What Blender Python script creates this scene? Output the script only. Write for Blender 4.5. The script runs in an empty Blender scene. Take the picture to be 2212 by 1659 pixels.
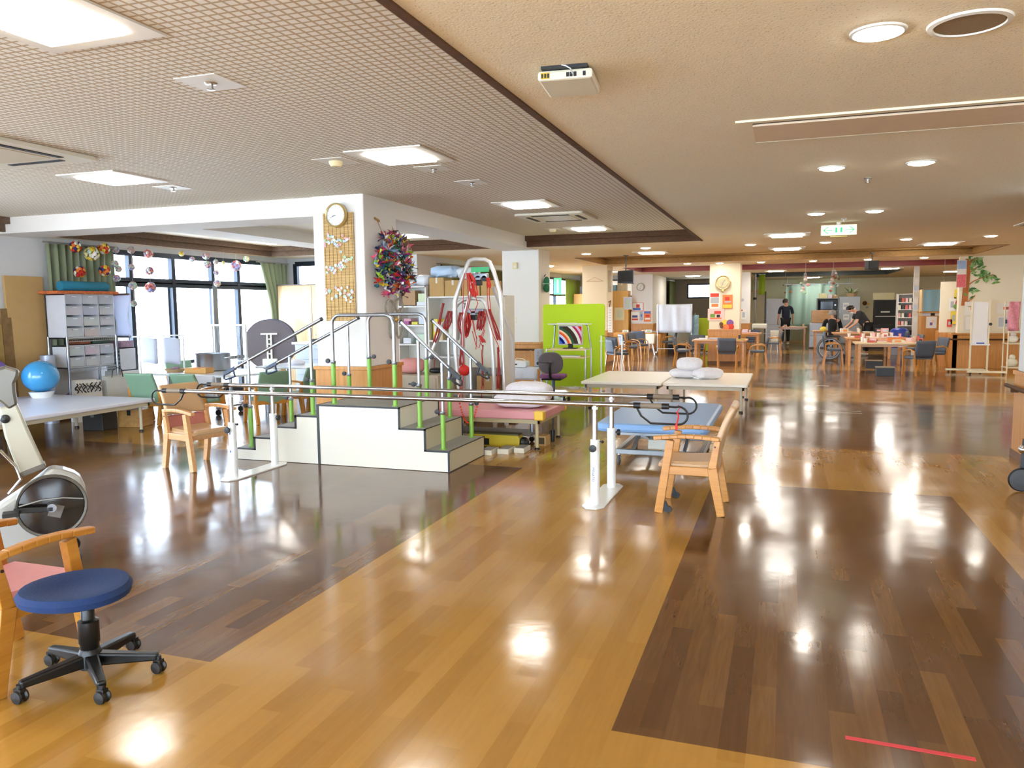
import bpy, math, random
from mathutils import Vector, Matrix, Quaternion
SC = bpy.context.scene
COL = SC.collection
R = math.radians
RND = random.Random(7)

# ---------------------------------------------------------------- camera
EYE = 1.5
F_PX = 1685.3
def _cam_matrix(yaw, pitch, roll):
    A = Matrix(((1, 0, 0), (0, 0, -1), (0, 1, 0)))
    cy, sy, cp, sp, cr, sr = math.cos(yaw), math.sin(yaw), math.cos(pitch), math.sin(pitch), math.cos(roll), math.sin(roll)
    Ry = Matrix(((cy, -sy, 0), (sy, cy, 0), (0, 0, 1)))
    Rp = Matrix(((1, 0, 0), (0, cp, -sp), (0, sp, cp)))
    Rr = Matrix(((cr, -sr, 0), (sr, cr, 0), (0, 0, 1)))
    return Rr @ Rp @ A @ Ry.transposed()
CM = _cam_matrix(R(19.2826), R(5.6361), R(-0.6053))
cam_data = bpy.data.cameras.new('camera')
cam = bpy.data.objects.new('camera', cam_data)
COL.objects.link(cam)
rot = Matrix((CM[0], -CM[1], -CM[2])).transposed()
cam.matrix_world = Matrix.Translation((0, 0, EYE)) @ rot.to_4x4()
cam_data.sensor_width = 36
cam_data.lens = 36 * F_PX / 2212
cam_data.clip_start = 0.05
cam_data.clip_end = 200
SC.camera = cam

def ray(u, v):
    return CM.transposed() @ Vector(((u - 1106) / F_PX, (v - 829.5) / F_PX, 1))
def onz(u, v, z=0.0):            # point of the plane z seen at that spot of the photograph
    d = ray(u, v); t = (z - EYE) / d.z
    return Vector((t * d.x, t * d.y, z))
def ony(u, v, Y):
    d = ray(u, v); t = Y / d.y
    return Vector((t * d.x, Y, EYE + t * d.z))
def onx(u, v, X):
    d = ray(u, v); t = X / d.x
    return Vector((X, t * d.y, EYE + t * d.z))

# ---------------------------------------------------------------- world, exposure
world = bpy.data.worlds.new('world')
SC.world = world
world.use_nodes = True
wn = world.node_tree.nodes; wl = world.node_tree.links
wn.clear()
wo = wn.new('ShaderNodeOutputWorld'); wb = wn.new('ShaderNodeBackground')
wb.inputs[0].default_value = (0.75, 0.87, 1.0, 1)
wb.inputs[1].default_value = 11.0
wl.new(wb.outputs[0], wo.inputs[0])
LAMP_W = 14.0                     # ceiling panels
SPOT_W = 55.0                     # round downlights
vs = SC.view_settings
SC.display_settings.display_device = 'sRGB'
vs.view_transform = 'Standard'
vs.look = 'None'
vs.exposure = 0.9
vs.gamma = 1.0
vs.use_curve_mapping = False
cy_ = SC.cycles
cy_.use_denoising = True
cy_.max_bounces = 7
cy_.diffuse_bounces = 4
cy_.glossy_bounces = 4
cy_.transmission_bounces = 4
cy_.transparent_max_bounces = 8
cy_.caustics_reflective = False
cy_.caustics_refractive = False
cy_.sample_clamp_indirect = 6.0
cy_.blur_glossy = 0.5

# ---------------------------------------------------------------- materials
MATS = {}
def _new(name):
    m = bpy.data.materials.new(name); m.use_nodes = True
    nt = m.node_tree; nt.nodes.clear()
    out = nt.nodes.new('ShaderNodeOutputMaterial')
    b = nt.nodes.new('ShaderNodeBsdfPrincipled')
    nt.links.new(b.outputs[0], out.inputs[0])
    MATS[name] = m
    return m, nt, b
def lin(c):
    return tuple(((x / 12.92) if x <= 0.04045 else ((x + 0.055) / 1.055) ** 2.4) for x in c)
def mat(name, rgb, rough=0.5, metal=0.0, vary=0.06, scale=8.0, bump=0.0, coat=0.0, emit=0.0, alpha=None, spec=None, srgb=True):
    """plain surface whose tone drifts a little with a noise texture"""
    if name in MATS: return MATS[name]
    m, nt, b = _new(name)
    c = lin(rgb) if srgb else rgb
    N = nt.nodes; L = nt.links
    tc = N.new('ShaderNodeTexCoord'); no = N.new('ShaderNodeTexNoise')
    no.inputs['Scale'].default_value = scale; no.inputs['Detail'].default_value = 3
    L.new(tc.outputs['Object'], no.inputs['Vector'])
    mx = N.new('ShaderNodeMix'); mx.data_type = 'RGBA'
    mx.inputs[6].default_value = (*[max(0, x * (1 - vary)) for x in c], 1)
    mx.inputs[7].default_value = (*[min(1, x * (1 + vary)) for x in c], 1)
    L.new(no.outputs['Fac'], mx.inputs[0]); L.new(mx.outputs[2], b.inputs['Base Color'])
    b.inputs['Roughness'].default_value = rough
    b.inputs['Metallic'].default_value = metal
    if coat: b.inputs['Coat Weight'].default_value = coat; b.inputs['Coat Roughness'].default_value = 0.08
    if spec is not None: b.inputs['Specular IOR Level'].default_value = spec
    if emit:
        b.inputs['Emission Color'].default_value = (*c, 1); b.inputs['Emission Strength'].default_value = emit
    if alpha is not None: b.inputs['Alpha'].default_value = alpha
    if bump:
        bp = N.new('ShaderNodeBump'); bp.inputs['Strength'].default_value = bump; bp.inputs['Distance'].default_value = 0.01
        L.new(no.outputs['Fac'], bp.inputs['Height']); L.new(bp.outputs[0], b.inputs['Normal'])
    return m
def wood(name, c1, c2, scale=(3, 30, 30), rough=0.4, coat=0.2):
    if name in MATS: return MATS[name]
    m, nt, b = _new(name); N = nt.nodes; L = nt.links
    tc = N.new('ShaderNodeTexCoord'); mp = N.new('ShaderNodeMapping'); mp.inputs['Scale'].default_value = scale
    no = N.new('ShaderNodeTexNoise'); no.inputs['Scale'].default_value = 1.0; no.inputs['Detail'].default_value = 4; no.inputs['Distortion'].default_value = 0.6
    cr = N.new('ShaderNodeValToRGB'); e = cr.color_ramp.elements
    e[0].position = 0.3; e[1].position = 0.7
    e[0].color = (*lin(c1), 1); e[1].color = (*lin(c2), 1)
    L.new(tc.outputs['Object'], mp.inputs[0]); L.new(mp.outputs[0], no.inputs['Vector']); L.new(no.outputs['Fac'], cr.inputs[0])
    L.new(cr.outputs[0], b.inputs['Base Color'])
    b.inputs['Roughness'].default_value = rough; b.inputs['Coat Weight'].default_value = coat; b.inputs['Coat Roughness'].default_value = 0.15
    return m
def emitter(name, rgb, strength):
    if name in MATS: return MATS[name]
    m, nt, b = _new(name)
    em = nt.nodes.new('ShaderNodeEmission'); em.inputs[0].default_value = (*rgb, 1); em.inputs[1].default_value = strength
    nt.links.new(em.outputs[0], nt.nodes['Material Output'].inputs[0])
    return m
def glass(name, tint=(1, 1, 1), mixf=0.92):
    if name in MATS: return MATS[name]
    m, nt, b = _new(name); N = nt.nodes; L = nt.links
    t = N.new('ShaderNodeBsdfTransparent'); t.inputs[0].default_value = (*tint, 1)
    g = N.new('ShaderNodeBsdfGlossy'); g.inputs['Roughness'].default_value = 0.02
    mx = N.new('ShaderNodeMixShader'); mx.inputs[0].default_value = 1 - mixf
    L.new(t.outputs[0], mx.inputs[1]); L.new(g.outputs[0], mx.inputs[2]); L.new(mx.outputs[0], N['Material Output'].inputs[0])
    return m
def milky(name, rgb, a=0.5, rough=0.35):
    """translucent plastic: part see-through, part solid"""
    if name in MATS: return MATS[name]
    m, nt, b = _new(name); N = nt.nodes; L = nt.links
    b.inputs['Base Color'].default_value = (*lin(rgb), 1); b.inputs['Roughness'].default_value = rough
    t = N.new('ShaderNodeBsdfTransparent')
    mx = N.new('ShaderNodeMixShader'); mx.inputs[0].default_value = a
    L.new(t.outputs[0], mx.inputs[1]); L.new(b.outputs[0], mx.inputs[2]); L.new(mx.outputs[0], N['Material Output'].inputs[0])
    return m
def cloth(name, rgb, rough=0.85, k=60, back=None):
    """woven cloth with a faint weave bump and some light passing through"""
    if name in MATS: return MATS[name]
    m = mat(name, rgb, rough=rough, vary=0.1, scale=k, bump=0.15)
    return m
def sheer(name, rgb, f=0.45):
    if name in MATS: return MATS[name]
    m, nt, b = _new(name); N = nt.nodes; L = nt.links
    b.inputs['Base Color'].default_value = (*lin(rgb), 1); b.inputs['Roughness'].default_value = 0.9
    t = N.new('ShaderNodeBsdfTranslucent'); t.inputs[0].default_value = (*lin(rgb), 1)
    mx = N.new('ShaderNodeMixShader'); mx.inputs[0].default_value = f
    L.new(b.outputs[0], mx.inputs[1]); L.new(t.outputs[0], mx.inputs[2]); L.new(mx.outputs[0], N['Material Output'].inputs[0])
    return m

# ---------------------------------------------------------------- mesh builder
class MB:
    def __init__(s): s.v = []; s.f = []; s.m = []
    def add(s, vs, fs, mi=0):
        o = len(s.v); s.v += [tuple(p) for p in vs]
        for f in fs: s.f.append(tuple(i + o for i in f)); s.m.append(mi)
        return s
    def box(s, x0, x1, y0, y1, z0, z1, mi=0):
        vs = [(x0, y0, z0), (x1, y0, z0), (x1, y1, z0), (x0, y1, z0), (x0, y0, z1), (x1, y0, z1), (x1, y1, z1), (x0, y1, z1)]
        return s.add(vs, [(0, 3, 2, 1), (4, 5, 6, 7), (0, 1, 5, 4), (1, 2, 6, 5), (2, 3, 7, 6), (3, 0, 4, 7)], mi)
    def obox(s, c, size, rot=(0, 0, 0), mi=0):
        from mathutils import Euler
        E = Euler(rot).to_matrix(); c = Vector(c); h = [x / 2 for x in size]
        vs = [c + E @ Vector((sx * h[0], sy * h[1], sz * h[2])) for sz in (-1, 1) for sx, sy in ((-1, -1), (1, -1), (1, 1), (-1, 1))]
        return s.add(vs, [(0, 3, 2, 1), (4, 5, 6, 7), (0, 1, 5, 4), (1, 2, 6, 5), (2, 3, 7, 6), (3, 0, 4, 7)], mi)
    def bar(s, p0, p1, w, d, w1=None, d1=None, side=(0, 1, 0), mi=0):
        """four-sided bar from p0 to p1; w along `side`, d across"""
        p0 = Vector(p0); p1 = Vector(p1); a = (p1 - p0).normalized(); sd = Vector(side)
        sd = (sd - a * sd.dot(a)).normalized(); t = a.cross(sd)
        w1 = w if w1 is None else w1; d1 = d if d1 is None else d1
        vs = [p0 + sd * (i * w / 2) + t * (j * d / 2) for i, j in ((-1, -1), (1, -1), (1, 1), (-1, 1))]
        vs += [p1 + sd * (i * w1 / 2) + t * (j * d1 / 2) for i, j in ((-1, -1), (1, -1), (1, 1), (-1, 1))]
        return s.add(vs, [(0, 3, 2, 1), (4, 5, 6, 7), (0, 1, 5, 4), (1, 2, 6, 5), (2, 3, 7, 6), (3, 0, 4, 7)], mi)
    def tube(s, pts, r, seg=8, closed=False, mi=0):
        P = [Vector(p) for p in pts]; n = len(P)
        rs = r if isinstance(r, (list, tuple)) else [r] * n
        up = None; rings = []
        for i in range(n):
            if closed: t = (P[(i + 1) % n] - P[i - 1])
            else: t = P[min(i + 1, n - 1)] - P[max(i - 1, 0)]
            if t.length < 1e-9: t = Vector((0, 0, 1))
            t.normalize()
            if up is None:
                up = Vector((0, 0, 1)) if abs(t.z) < 0.9 else Vector((1, 0, 0))
            up = up - t * up.dot(t)
            if up.length < 1e-6: up = t.orthogonal()
            up.normalize(); sd = t.cross(up)
            rings.append([P[i] + (up * math.cos(2 * math.pi * k / seg) + sd * math.sin(2 * math.pi * k / seg)) * rs[i] for k in range(seg)])
        vs = [p for rg in rings for p in rg]; fs = []
        for i in range(n if closed else n - 1):
            a = i * seg; b = ((i + 1) % n) * seg
            for k in range(seg): fs.append((a + k, a + (k + 1) % seg, b + (k + 1) % seg, b + k))
        if not closed:
            fs.append(tuple(range(seg))[::-1]); fs.append(tuple((n - 1) * seg + k for k in range(seg)))
        return s.add(vs, fs, mi)
    def cyl(s, p0, p1, r, r1=None, seg=16, mi=0):
        return s.tube([p0, p1], [r, r if r1 is None else r1], seg, mi=mi)
    def lathe(s, prof, c=(0, 0, 0), seg=24, axis='z', mi=0, cap=True):
        vs = []; fs = []; n = len(prof)
        for r, h in prof:
            for k in range(seg):
                a = 2 * math.pi * k / seg; x, y = r * math.cos(a), r * math.sin(a)
                p = (x, y, h) if axis == 'z' else ((h, x, y) if axis == 'x' else (y, h, x))
                vs.append((p[0] + c[0], p[1] + c[1], p[2] + c[2]))
        for i in range(n - 1):
            for k in range(seg):
                a = i * seg + k; b = i * seg + (k + 1) % seg
                fs.append((a, b, b + seg, a + seg))
        if cap and prof[0][0] > 0.0011: fs.append(tuple(range(seg))[::-1])
        if cap and prof[-1][0] > 0.0011: fs.append(tuple((n - 1) * seg + k for k in range(seg)))
        return s.add(vs, fs, mi)
    def sph(s, c, r, seg=16, rings=10, sc=(1, 1, 1), mi=0):
        vs = []; fs = []
        for i in range(rings + 1):
            th = math.pi * i / rings
            for k in range(seg):
                a = 2 * math.pi * k / seg
                vs.append((c[0] + r * sc[0] * math.sin(th) * math.cos(a), c[1] + r * sc[1] * math.sin(th) * math.sin(a), c[2] + r * sc[2] * math.cos(th)))
        for i in range(rings):
            for k in range(seg):
                a = i * seg + k; b = i * seg + (k + 1) % seg
                fs.append((a, a + seg, b + seg, b))
        return s.add(vs, fs, mi)
    def prism(s, poly, a, b, axis='y', mi=0):
        """extrude a 2-D outline between a and b along an axis"""
        def P(u, v, w):
            return {'y': (u, w, v), 'x': (w, u, v), 'z': (u, v, w)}[axis]
        n = len(poly)
        vs = [P(u, v, a) for u, v in poly] + [P(u, v, b) for u, v in poly]
        fs = [tuple(range(n)), tuple(range(2 * n - 1, n - 1, -1))]
        for i in range(n): fs.append((i, (i + 1) % n, n + (i + 1) % n, n + i))
        return s.add(vs, fs, mi)
    def grid(s, fn, nu, nv, mi=0):
        vs = [fn(i / nu, j / nv) for j in range(nv + 1) for i in range(nu + 1)]; fs = []
        for j in range(nv):
            for i in range(nu):
                a = j * (nu + 1) + i; fs.append((a, a + 1, a + nu + 2, a + nu + 1))
        return s.add(vs, fs, mi)
    def mesh(s, name, mats):
        me = bpy.data.meshes.new(name); me.from_pydata(s.v, [], s.f)
        for mm in (mats if isinstance(mats, (list, tuple)) else [mats]): me.materials.append(mm)
        if any(s.m):
            for p, k in zip(me.polygons, s.m): p.material_index = k
        import bmesh
        bm = bmesh.new(); bm.from_mesh(me); bmesh.ops.recalc_face_normals(bm, faces=bm.faces); bm.to_mesh(me); bm.free()
        me.update()
        return me
    def build(s, name, mats, parent=None, smooth=False, bevel=0, solid=0, sub=0, label=None):
        me = s.mesh(name, mats)
        o = bpy.data.objects.new(name, me); COL.objects.link(o)
        if parent is not None: o.parent = parent
        if smooth:
            me.polygons.foreach_set('use_smooth', [True] * len(me.polygons))
            try: me.set_sharp_from_angle(angle=R(40))
            except Exception: pass
        if solid:
            md = o.modifiers.new('solid', 'SOLIDIFY'); md.thickness = solid
        if bevel:
            md = o.modifiers.new('bevel', 'BEVEL'); md.width = bevel; md.segments = 2; md.limit_method = 'ANGLE'; md.angle_limit = R(40)
        if sub:
            md = o.modifiers.new('sub', 'SUBSURF'); md.levels = sub; md.render_levels = sub
        if label: o['label'] = label
        return o

def tag(o, label, cat, group=None, kind=None):
    o['label'] = label; o['category'] = cat
    if group: o['group'] = group
    if kind: o['kind'] = kind
    return o
def thing(name, label, cat, loc=(0, 0, 0), rz=0.0, group=None):
    o = bpy.data.objects.new(name, None); COL.objects.link(o)
    o.empty_display_size = 0.1
    o.location = loc; o.rotation_euler = (0, 0, rz)
    return tag(o, label, cat, group)
def struct(o):
    o['kind'] = 'structure'
    return o
def one(mb, name, mats, label, cat, loc=(0, 0, 0), rz=0.0, group=None, **k):
    """a thing that is a single mesh"""
    o = mb.build(name, mats, **k); o.location = loc; o.rotation_euler = (0, 0, rz)
    return tag(o, label, cat, group)
KIDS = {}
def dup(o, loc, rz=0.0, label=None, group=None):
    """copy a thing with its parts and their sub-parts"""
    def cp(src, par):
        c = src.copy(); COL.objects.link(c)
        if par is not None: c.parent = par
        for ch in [x for x in bpy.data.objects if x.parent == src and x is not c]: cp(ch, c)
        return c
    r = cp(o, None); r.location = loc; r.rotation_euler = (0, 0, rz)
    if label: r['label'] = label
    if group: r['group'] = group
    return r
def swap(o, old, new):
    """give a copied thing its own colour: replace one material by another on its parts"""
    for ch in bpy.data.objects:
        if ch.type == 'MESH' and (ch is o or ch.parent is o or (ch.parent and ch.parent.parent is o)):
            if any(sl.material is old for sl in ch.material_slots):
                for sl in ch.material_slots:
                    if sl.material is old: sl.link = 'OBJECT'; sl.material = new
def place(o, loc, rz=0.0):
    o.location = loc; o.rotation_euler = (0, 0, rz); return o
def rrect(w, h, r, n=4, cx=0, cy=0):
    out = []
    for sx, sy, a0 in ((1, 1, 0), (-1, 1, 90), (-1, -1, 180), (1, -1, 270)):
        for k in range(n + 1):
            a = R(a0 + 90 * k / n); out.append((cx + sx * (w / 2 - r) + r * math.cos(a), cy + sy * (h / 2 - r) + r * math.sin(a)))
    return out
def arc(c, r, a0, a1, n, plane='xz', w=0):
    out = []
    for k in range(n + 1):
        a = R(a0 + (a1 - a0) * k / n); u, v = c[0] + r * math.cos(a), c[1] + r * math.sin(a)
        out.append({'xz': (u, w, v), 'xy': (u, v, w), 'yz': (w, u, v)}[plane])
    return out

# ================================================================ setting
def math_node(nt, op, a, b=None, c=None):
    n = nt.nodes.new('ShaderNodeMath'); n.operation = op
    for i, x in enumerate((a, b, c)):
        if x is None: continue
        if isinstance(x, (int, float)): n.inputs[i].default_value = x
        else: nt.links.new(x, n.inputs[i])
    return n.outputs[0]

def floor_material():
    m, nt, b = _new('vinyl_plank_floor'); N = nt.nodes; L = nt.links
    tc = N.new('ShaderNodeTexCoord'); sp = N.new('ShaderNodeSeparateXYZ'); L.new(tc.outputs['Object'], sp.inputs[0])
    X, Y = sp.outputs[0], sp.outputs[1]
    M = lambda op, a, b_=None: math_node(nt, op, a, b_)
    def span(v, a, c): return M('MULTIPLY', M('GREATER_THAN', v, a), M('LESS_THAN', v, c))
    def boxm(x0, x1, y0, y1): return M('MULTIPLY', span(X, x0, x1), span(Y, y0, y1))
    dark = None
    for bx in ((-20, -2.29, 2.6, 6.83), (-20, -2.29, 8.65, 12.85), (-20, -2.29, 14.75, 19.0), (-0.55, 1.25, 2.6, 6.72), (-0.55, 3.1, 8.65, 12.85),
               (-0.55, 4.0, 14.75, 19.0), (-20, -2.29, 20.9, 25.1), (-0.55, 4.0, 20.9, 25.1), (-0.55, 4.0, 27.0, 33.0), (-20, -2.29, 27.0, 33.0)):
        k = boxm(*bx); dark = k if dark is None else M('MAXIMUM', dark, k)
    # planks: 0.09 m wide strips along Y, staggered joints
    col = M('FLOOR', M('DIVIDE', X, 0.092)); off = M('MULTIPLY', col, 0.377)
    row = M('FLOOR', M('ADD', M('DIVIDE', Y, 0.92), off))
    cmb = N.new('ShaderNodeCombineXYZ'); L.new(col, cmb.inputs[0]); L.new(row, cmb.inputs[1])
    wn_ = N.new('ShaderNodeTexWhiteNoise'); wn_.noise_dimensions = '2D'; L.new(cmb.outputs[0], wn_.inputs['Vector'])
    mp = N.new('ShaderNodeMapping'); mp.inputs['Scale'].default_value = (45, 3.0, 1); L.new(tc.outputs['Object'], mp.inputs[0])
    gr = N.new('ShaderNodeTexNoise'); gr.inputs['Scale'].default_value = 1; gr.inputs['Detail'].default_value = 5; gr.inputs['Distortion'].default_value = 0.8
    L.new(mp.outputs[0], gr.inputs['Vector'])
    fac = M('ADD', M('MULTIPLY', wn_.outputs['Value'], 0.55), M('MULTIPLY', gr.outputs['Fac'], 0.45))
    fac = M('SUBTRACT', fac, 0.0)
    def ramp(c1, c2, c3):
        r = N.new('ShaderNodeValToRGB'); e = r.color_ramp.elements
        e[0].position = 0.1; e[0].color = (*lin(c1), 1); e[1].position = 0.95; e[1].color = (*lin(c3), 1)
        k = e.new(0.55); k.color = (*lin(c2), 1); L.new(fac, r.inputs[0]); return r.outputs[0]
    lc = ramp((0.60, 0.43, 0.17), (0.66, 0.49, 0.22), (0.71, 0.54, 0.26)); dc = ramp((0.31, 0.20, 0.11), (0.39, 0.265, 0.15), (0.50, 0.36, 0.20))
    mx = N.new('ShaderNodeMix'); mx.data_type = 'RGBA'; L.new(dark, mx.inputs[0]); L.new(lc, mx.inputs[6]); L.new(dc, mx.inputs[7])
    L.new(mx.outputs[2], b.inputs['Base Color'])
    # waxed: patchy gloss and a faint waviness
    n2 = N.new('ShaderNodeTexNoise'); n2.inputs['Scale'].default_value = 1.6; n2.inputs['Detail'].default_value = 5; L.new(tc.outputs['Object'], n2.inputs['Vector'])
    rr = N.new('ShaderNodeMapRange'); rr.inputs[1].default_value = 0.3; rr.inputs[2].default_value = 0.7; rr.inputs[3].default_value = 0.09; rr.inputs[4].default_value = 0.19
    L.new(n2.outputs['Fac'], rr.inputs[0]); L.new(rr.outputs[0], b.inputs['Roughness'])
    n3 = N.new('ShaderNodeTexNoise'); n3.inputs['Scale'].default_value = 5.0; n3.inputs['Detail'].default_value = 3; L.new(tc.outputs['Object'], n3.inputs['Vector'])
    bp = N.new('ShaderNodeBump'); bp.inputs['Strength'].default_value = 0.10; bp.inputs['Distance'].default_value = 0.01
    L.new(n3.outputs['Fac'], bp.inputs['Height']); L.new(bp.outputs[0], b.inputs['Normal'])
    b.inputs['Specular IOR Level'].default_value = 0.62
    return m

def lattice_material():
    m, nt, b = _new('lattice_wallpaper'); N = nt.nodes; L = nt.links
    tc = N.new('ShaderNodeTexCoord'); sp = N.new('ShaderNodeSeparateXYZ'); L.new(tc.outputs['Object'], sp.inputs[0])
    M = lambda op, a, b_=None: math_node(nt, op, a, b_)
    def line(v):
        f = M('FRACT', M('DIVIDE', M('ADD', v, 50.0), 0.0515)); d = M('ABSOLUTE', M('SUBTRACT', f, 0.5))
        r = N.new('ShaderNodeMapRange'); r.interpolation_type = 'SMOOTHSTEP'; r.inputs[1].default_value = 0.30; r.inputs[2].default_value = 0.45; L.new(d, r.inputs[0]); return r.outputs[0]
    k = M('MAXIMUM', line(sp.outputs[0]), line(sp.outputs[1]))
    mx = N.new('ShaderNodeMix'); mx.data_type = 'RGBA'; mx.inputs[6].default_value = (*lin((0.91, 0.905, 0.865)), 1); mx.inputs[7].default_value = (*lin((0.72, 0.64, 0.51)), 1)
    L.new(k, mx.inputs[0]); L.new(mx.outputs[2], b.inputs['Base Color']); b.inputs['Roughness'].default_value = 0.8
    return m

def speckle_material(name, base, spot, scale=55):
    m, nt, b = _new(name); N = nt.nodes; L = nt.links
    tc = N.new('ShaderNodeTexCoord'); vo = N.new('ShaderNodeTexVoronoi'); vo.inputs['Scale'].default_value = scale
    no = N.new('ShaderNodeTexNoise'); no.inputs['Scale'].default_value = 90; no.inputs['Detail'].default_value = 2
    L.new(tc.outputs['Object'], vo.inputs['Vector']); L.new(tc.outputs['Object'], no.inputs['Vector'])
    r = N.new('ShaderNodeMapRange'); r.inputs[1].default_value = 0.10; r.inputs[2].default_value = 0.20; r.inputs[3].default_value = 0.65; r.inputs[4].default_value = 0.0
    L.new(vo.outputs['Distance'], r.inputs[0])
    mx = N.new('ShaderNodeMix'); mx.data_type = 'RGBA'; mx.inputs[6].default_value = (*lin(base), 1); mx.inputs[7].default_value = (*lin(spot), 1)
    L.new(r.outputs[0], mx.inputs[0]); L.new(mx.outputs[2], b.inputs['Base Color'])
    bp = N.new('ShaderNodeBump'); bp.inputs['Strength'].default_value = 0.4; bp.inputs['Distance'].default_value = 0.004
    L.new(no.outputs['Fac'], bp.inputs['Height']); L.new(bp.outputs[0], b.inputs['Normal']); b.inputs['Roughness'].default_value = 0.85
    return m

WHITE = mat('white_wallpaper', (0.90, 0.885, 0.86), 0.8, vary=0.02, scale=40, bump=0.05)
CREAM = mat('cream_wallpaper', (0.93, 0.89, 0.79), 0.8, vary=0.02, scale=40, bump=0.05)
GREYW = mat('pale_grey_wallpaper', (0.84, 0.84, 0.84), 0.8, vary=0.02, scale=40, bump=0.05)
CEIL = speckle_material('speckled_ceiling', (0.93, 0.885, 0.775), (0.60, 0.50, 0.36))
TRAYC = mat('tray_ceiling', (0.93, 0.91, 0.85), 0.8, vary=0.02)
LATT = lattice_material()
HONEY = wood('honey_wood_panel', (0.74, 0.50, 0.22), (0.82, 0.58, 0.29), (30, 30, 2.5), 0.42)
BROWN = wood('dark_brown_trim', (0.28, 0.17, 0.08), (0.36, 0.23, 0.11), (20, 20, 40), 0.8, 0.0)
GOLD = wood('golden_brown_trim', (0.50, 0.36, 0.16), (0.60, 0.44, 0.21), (20, 20, 40), 0.7, 0.0)
GREYB = wood('grey_brown_trim', (0.36, 0.28, 0.22), (0.46, 0.37, 0.29), (20, 20, 40), 0.8, 0.0)
REDT = mat('maroon_trim', (0.52, 0.20, 0.18), 0.5)
DGREY = mat('slate_trim', (0.24, 0.27, 0.25), 0.5)
SASH = mat('dark_bronze_sash', (0.17, 0.20, 0.24), 0.35, metal=0.5)
SKYG = glass('window_pane', (0.96, 0.98, 1.0), 0.93)
LOW, HIGH = 2.53, 2.70
WX, WB = -9.7, -6.75              # outer walls of the first and the second bay
FAR = 35.0

struct(MB().box(-12, 9, -5, 36, -0.1, 0).build('floor', floor_material()))
# low ceiling built as slabs around the raised trays: (x0,x1,y0,y1)
T2 = (-4.26, 3.77, 16.36, 19.2); T3 = (-4.2, 4.33, 21.3, 24.2); T4 = (-1.05, 3.4, 27.0, 31.0)
lo = MB()
for x0, x1, y0, y1 in ((-1.29, 9, -5, 12.9), (-9.8, -9.43, -5, 12.9), (-9.43, -1.29, -5, -4.2),
                       (-9.8, -6.9, 12.9, 13.9), (-6.9, 9, 12.9, T2[2]),
                       (-6.9, T2[0], T2[2], T3[2]), (T2[1], 9, T2[2], T3[2]), (T2[0], T2[1], T2[3], T3[2]),
                       (-6.9, T3[0], T3[2], T4[2]), (T3[1], 9, T3[2], T4[2]), (T3[0], T3[1], T3[3], T4[2]),
                       (-6.9, T4[0], T4[2], 36), (T4[1], 9, T4[2], 36), (T4[0], T4[1], T4[3], 36)):
    lo.box(x0, x1, y0, y1, LOW, LOW + 0.06)
struct(lo.build('ceiling', CEIL))
struct(MB().box(-9.43, -1.29, -4.2, 7.5, HIGH, HIGH + 0.05).box(-4.21, -1.29, 7.5, 12.98, HIGH, HIGH + 0.05).build('ceiling_lattice', LATT))
struct(MB().box(-9.43, -4.21, 7.5, 12.98, HIGH, HIGH + 0.05).box(*T2, 2.78, 2.83).box(*T3, 2.78, 2.83).box(*T4, 2.72, 2.77).build('ceiling_tray', TRAYC))
# beams that run between the columns
struct(MB().box(WX, -4.82, 7.40, 8.0, 2.50, HIGH + 0.05).box(-4.84, -4.22, 8.1, 13.5, 2.51, HIGH + 0.05)
       .box(-7.75, -7.15, 8.0, 12.95, 2.545, HIGH + 0.05).build('ceiling_beam', WHITE))
# stepped wooden edges of the trays
n_t = [0]
def edge(p, q, inward, m, z0=LOW, z1=HIGH, step=0.10):
    """two-step fascia from p to q; inward points from the rim into the tray"""
    n_t[0] += 1
    x0, x1 = sorted((p[0], q[0])); y0, y1 = sorted((p[1], q[1])); zm = (z0 + z1) / 2
    ix, iy = inward
    mb = MB()
    def bx(a, b, za, zb):
        if ix: mb.box(min(x0 + ix * a, x0 + ix * b), max(x0 + ix * a, x0 + ix * b), y0, y1, za, zb)
        else: mb.box(x0, x1, min(y0 + iy * a, y0 + iy * b), max(y0 + iy * a, y0 + iy * b), za, zb)
    if step: bx(-0.02, 0.03, z0 - 0.010, zm + 0.005); bx(-0.02, 0.03 + step, zm, z1 + 0.03)
    else: bx(-0.02, 0.02, z0 - 0.010, z1 + 0.03)
    struct(mb.build('trim_%d' % n_t[0], m))
edge((-1.29, -4.2), (-1.29, 12.98), (-1, 0), BROWN, step=0.0)
edge((-4.21, 12.9), (-1.29, 12.9), (0, -1), BROWN, step=0.09)
edge((-9.43, -4.2), (-9.43, 7.4), (1, 0), GREYB, step=0.09)
edge((-9.43, 8.0), (-9.43, 12.9), (1, 0), GREYB, step=0.09)
edge((-9.43, 12.9), (-7.75, 12.9), (0, -1), GREYB, step=0.09)
edge((-7.15, 12.9), (-4.84, 12.9), (0, -1), BROWN, step=0.09)
edge((-9.43, -4.2), (-1.29, -4.2), (0, 1), BROWN)
for T, m, z1 in ((T2, GOLD, 2.78), (T3, REDT, 2.78), (T4, DGREY, 2.72)):
    edge((T[0], T[3]), (T[1], T[3]), (0, -1), m, z1=z1, step=0.09)
    edge((T[0], T[2]), (T[0], T[3]), (1, 0), m, z1=z1, step=0.09)
    edge((T[1], T[2]), (T[1], T[3]), (-1, 0), m, z1=z1, step=0.09)
    edge((T[0], T[2]), (T[1], T[2]), (0, 1), m, z1=z1, step=0)

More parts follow.
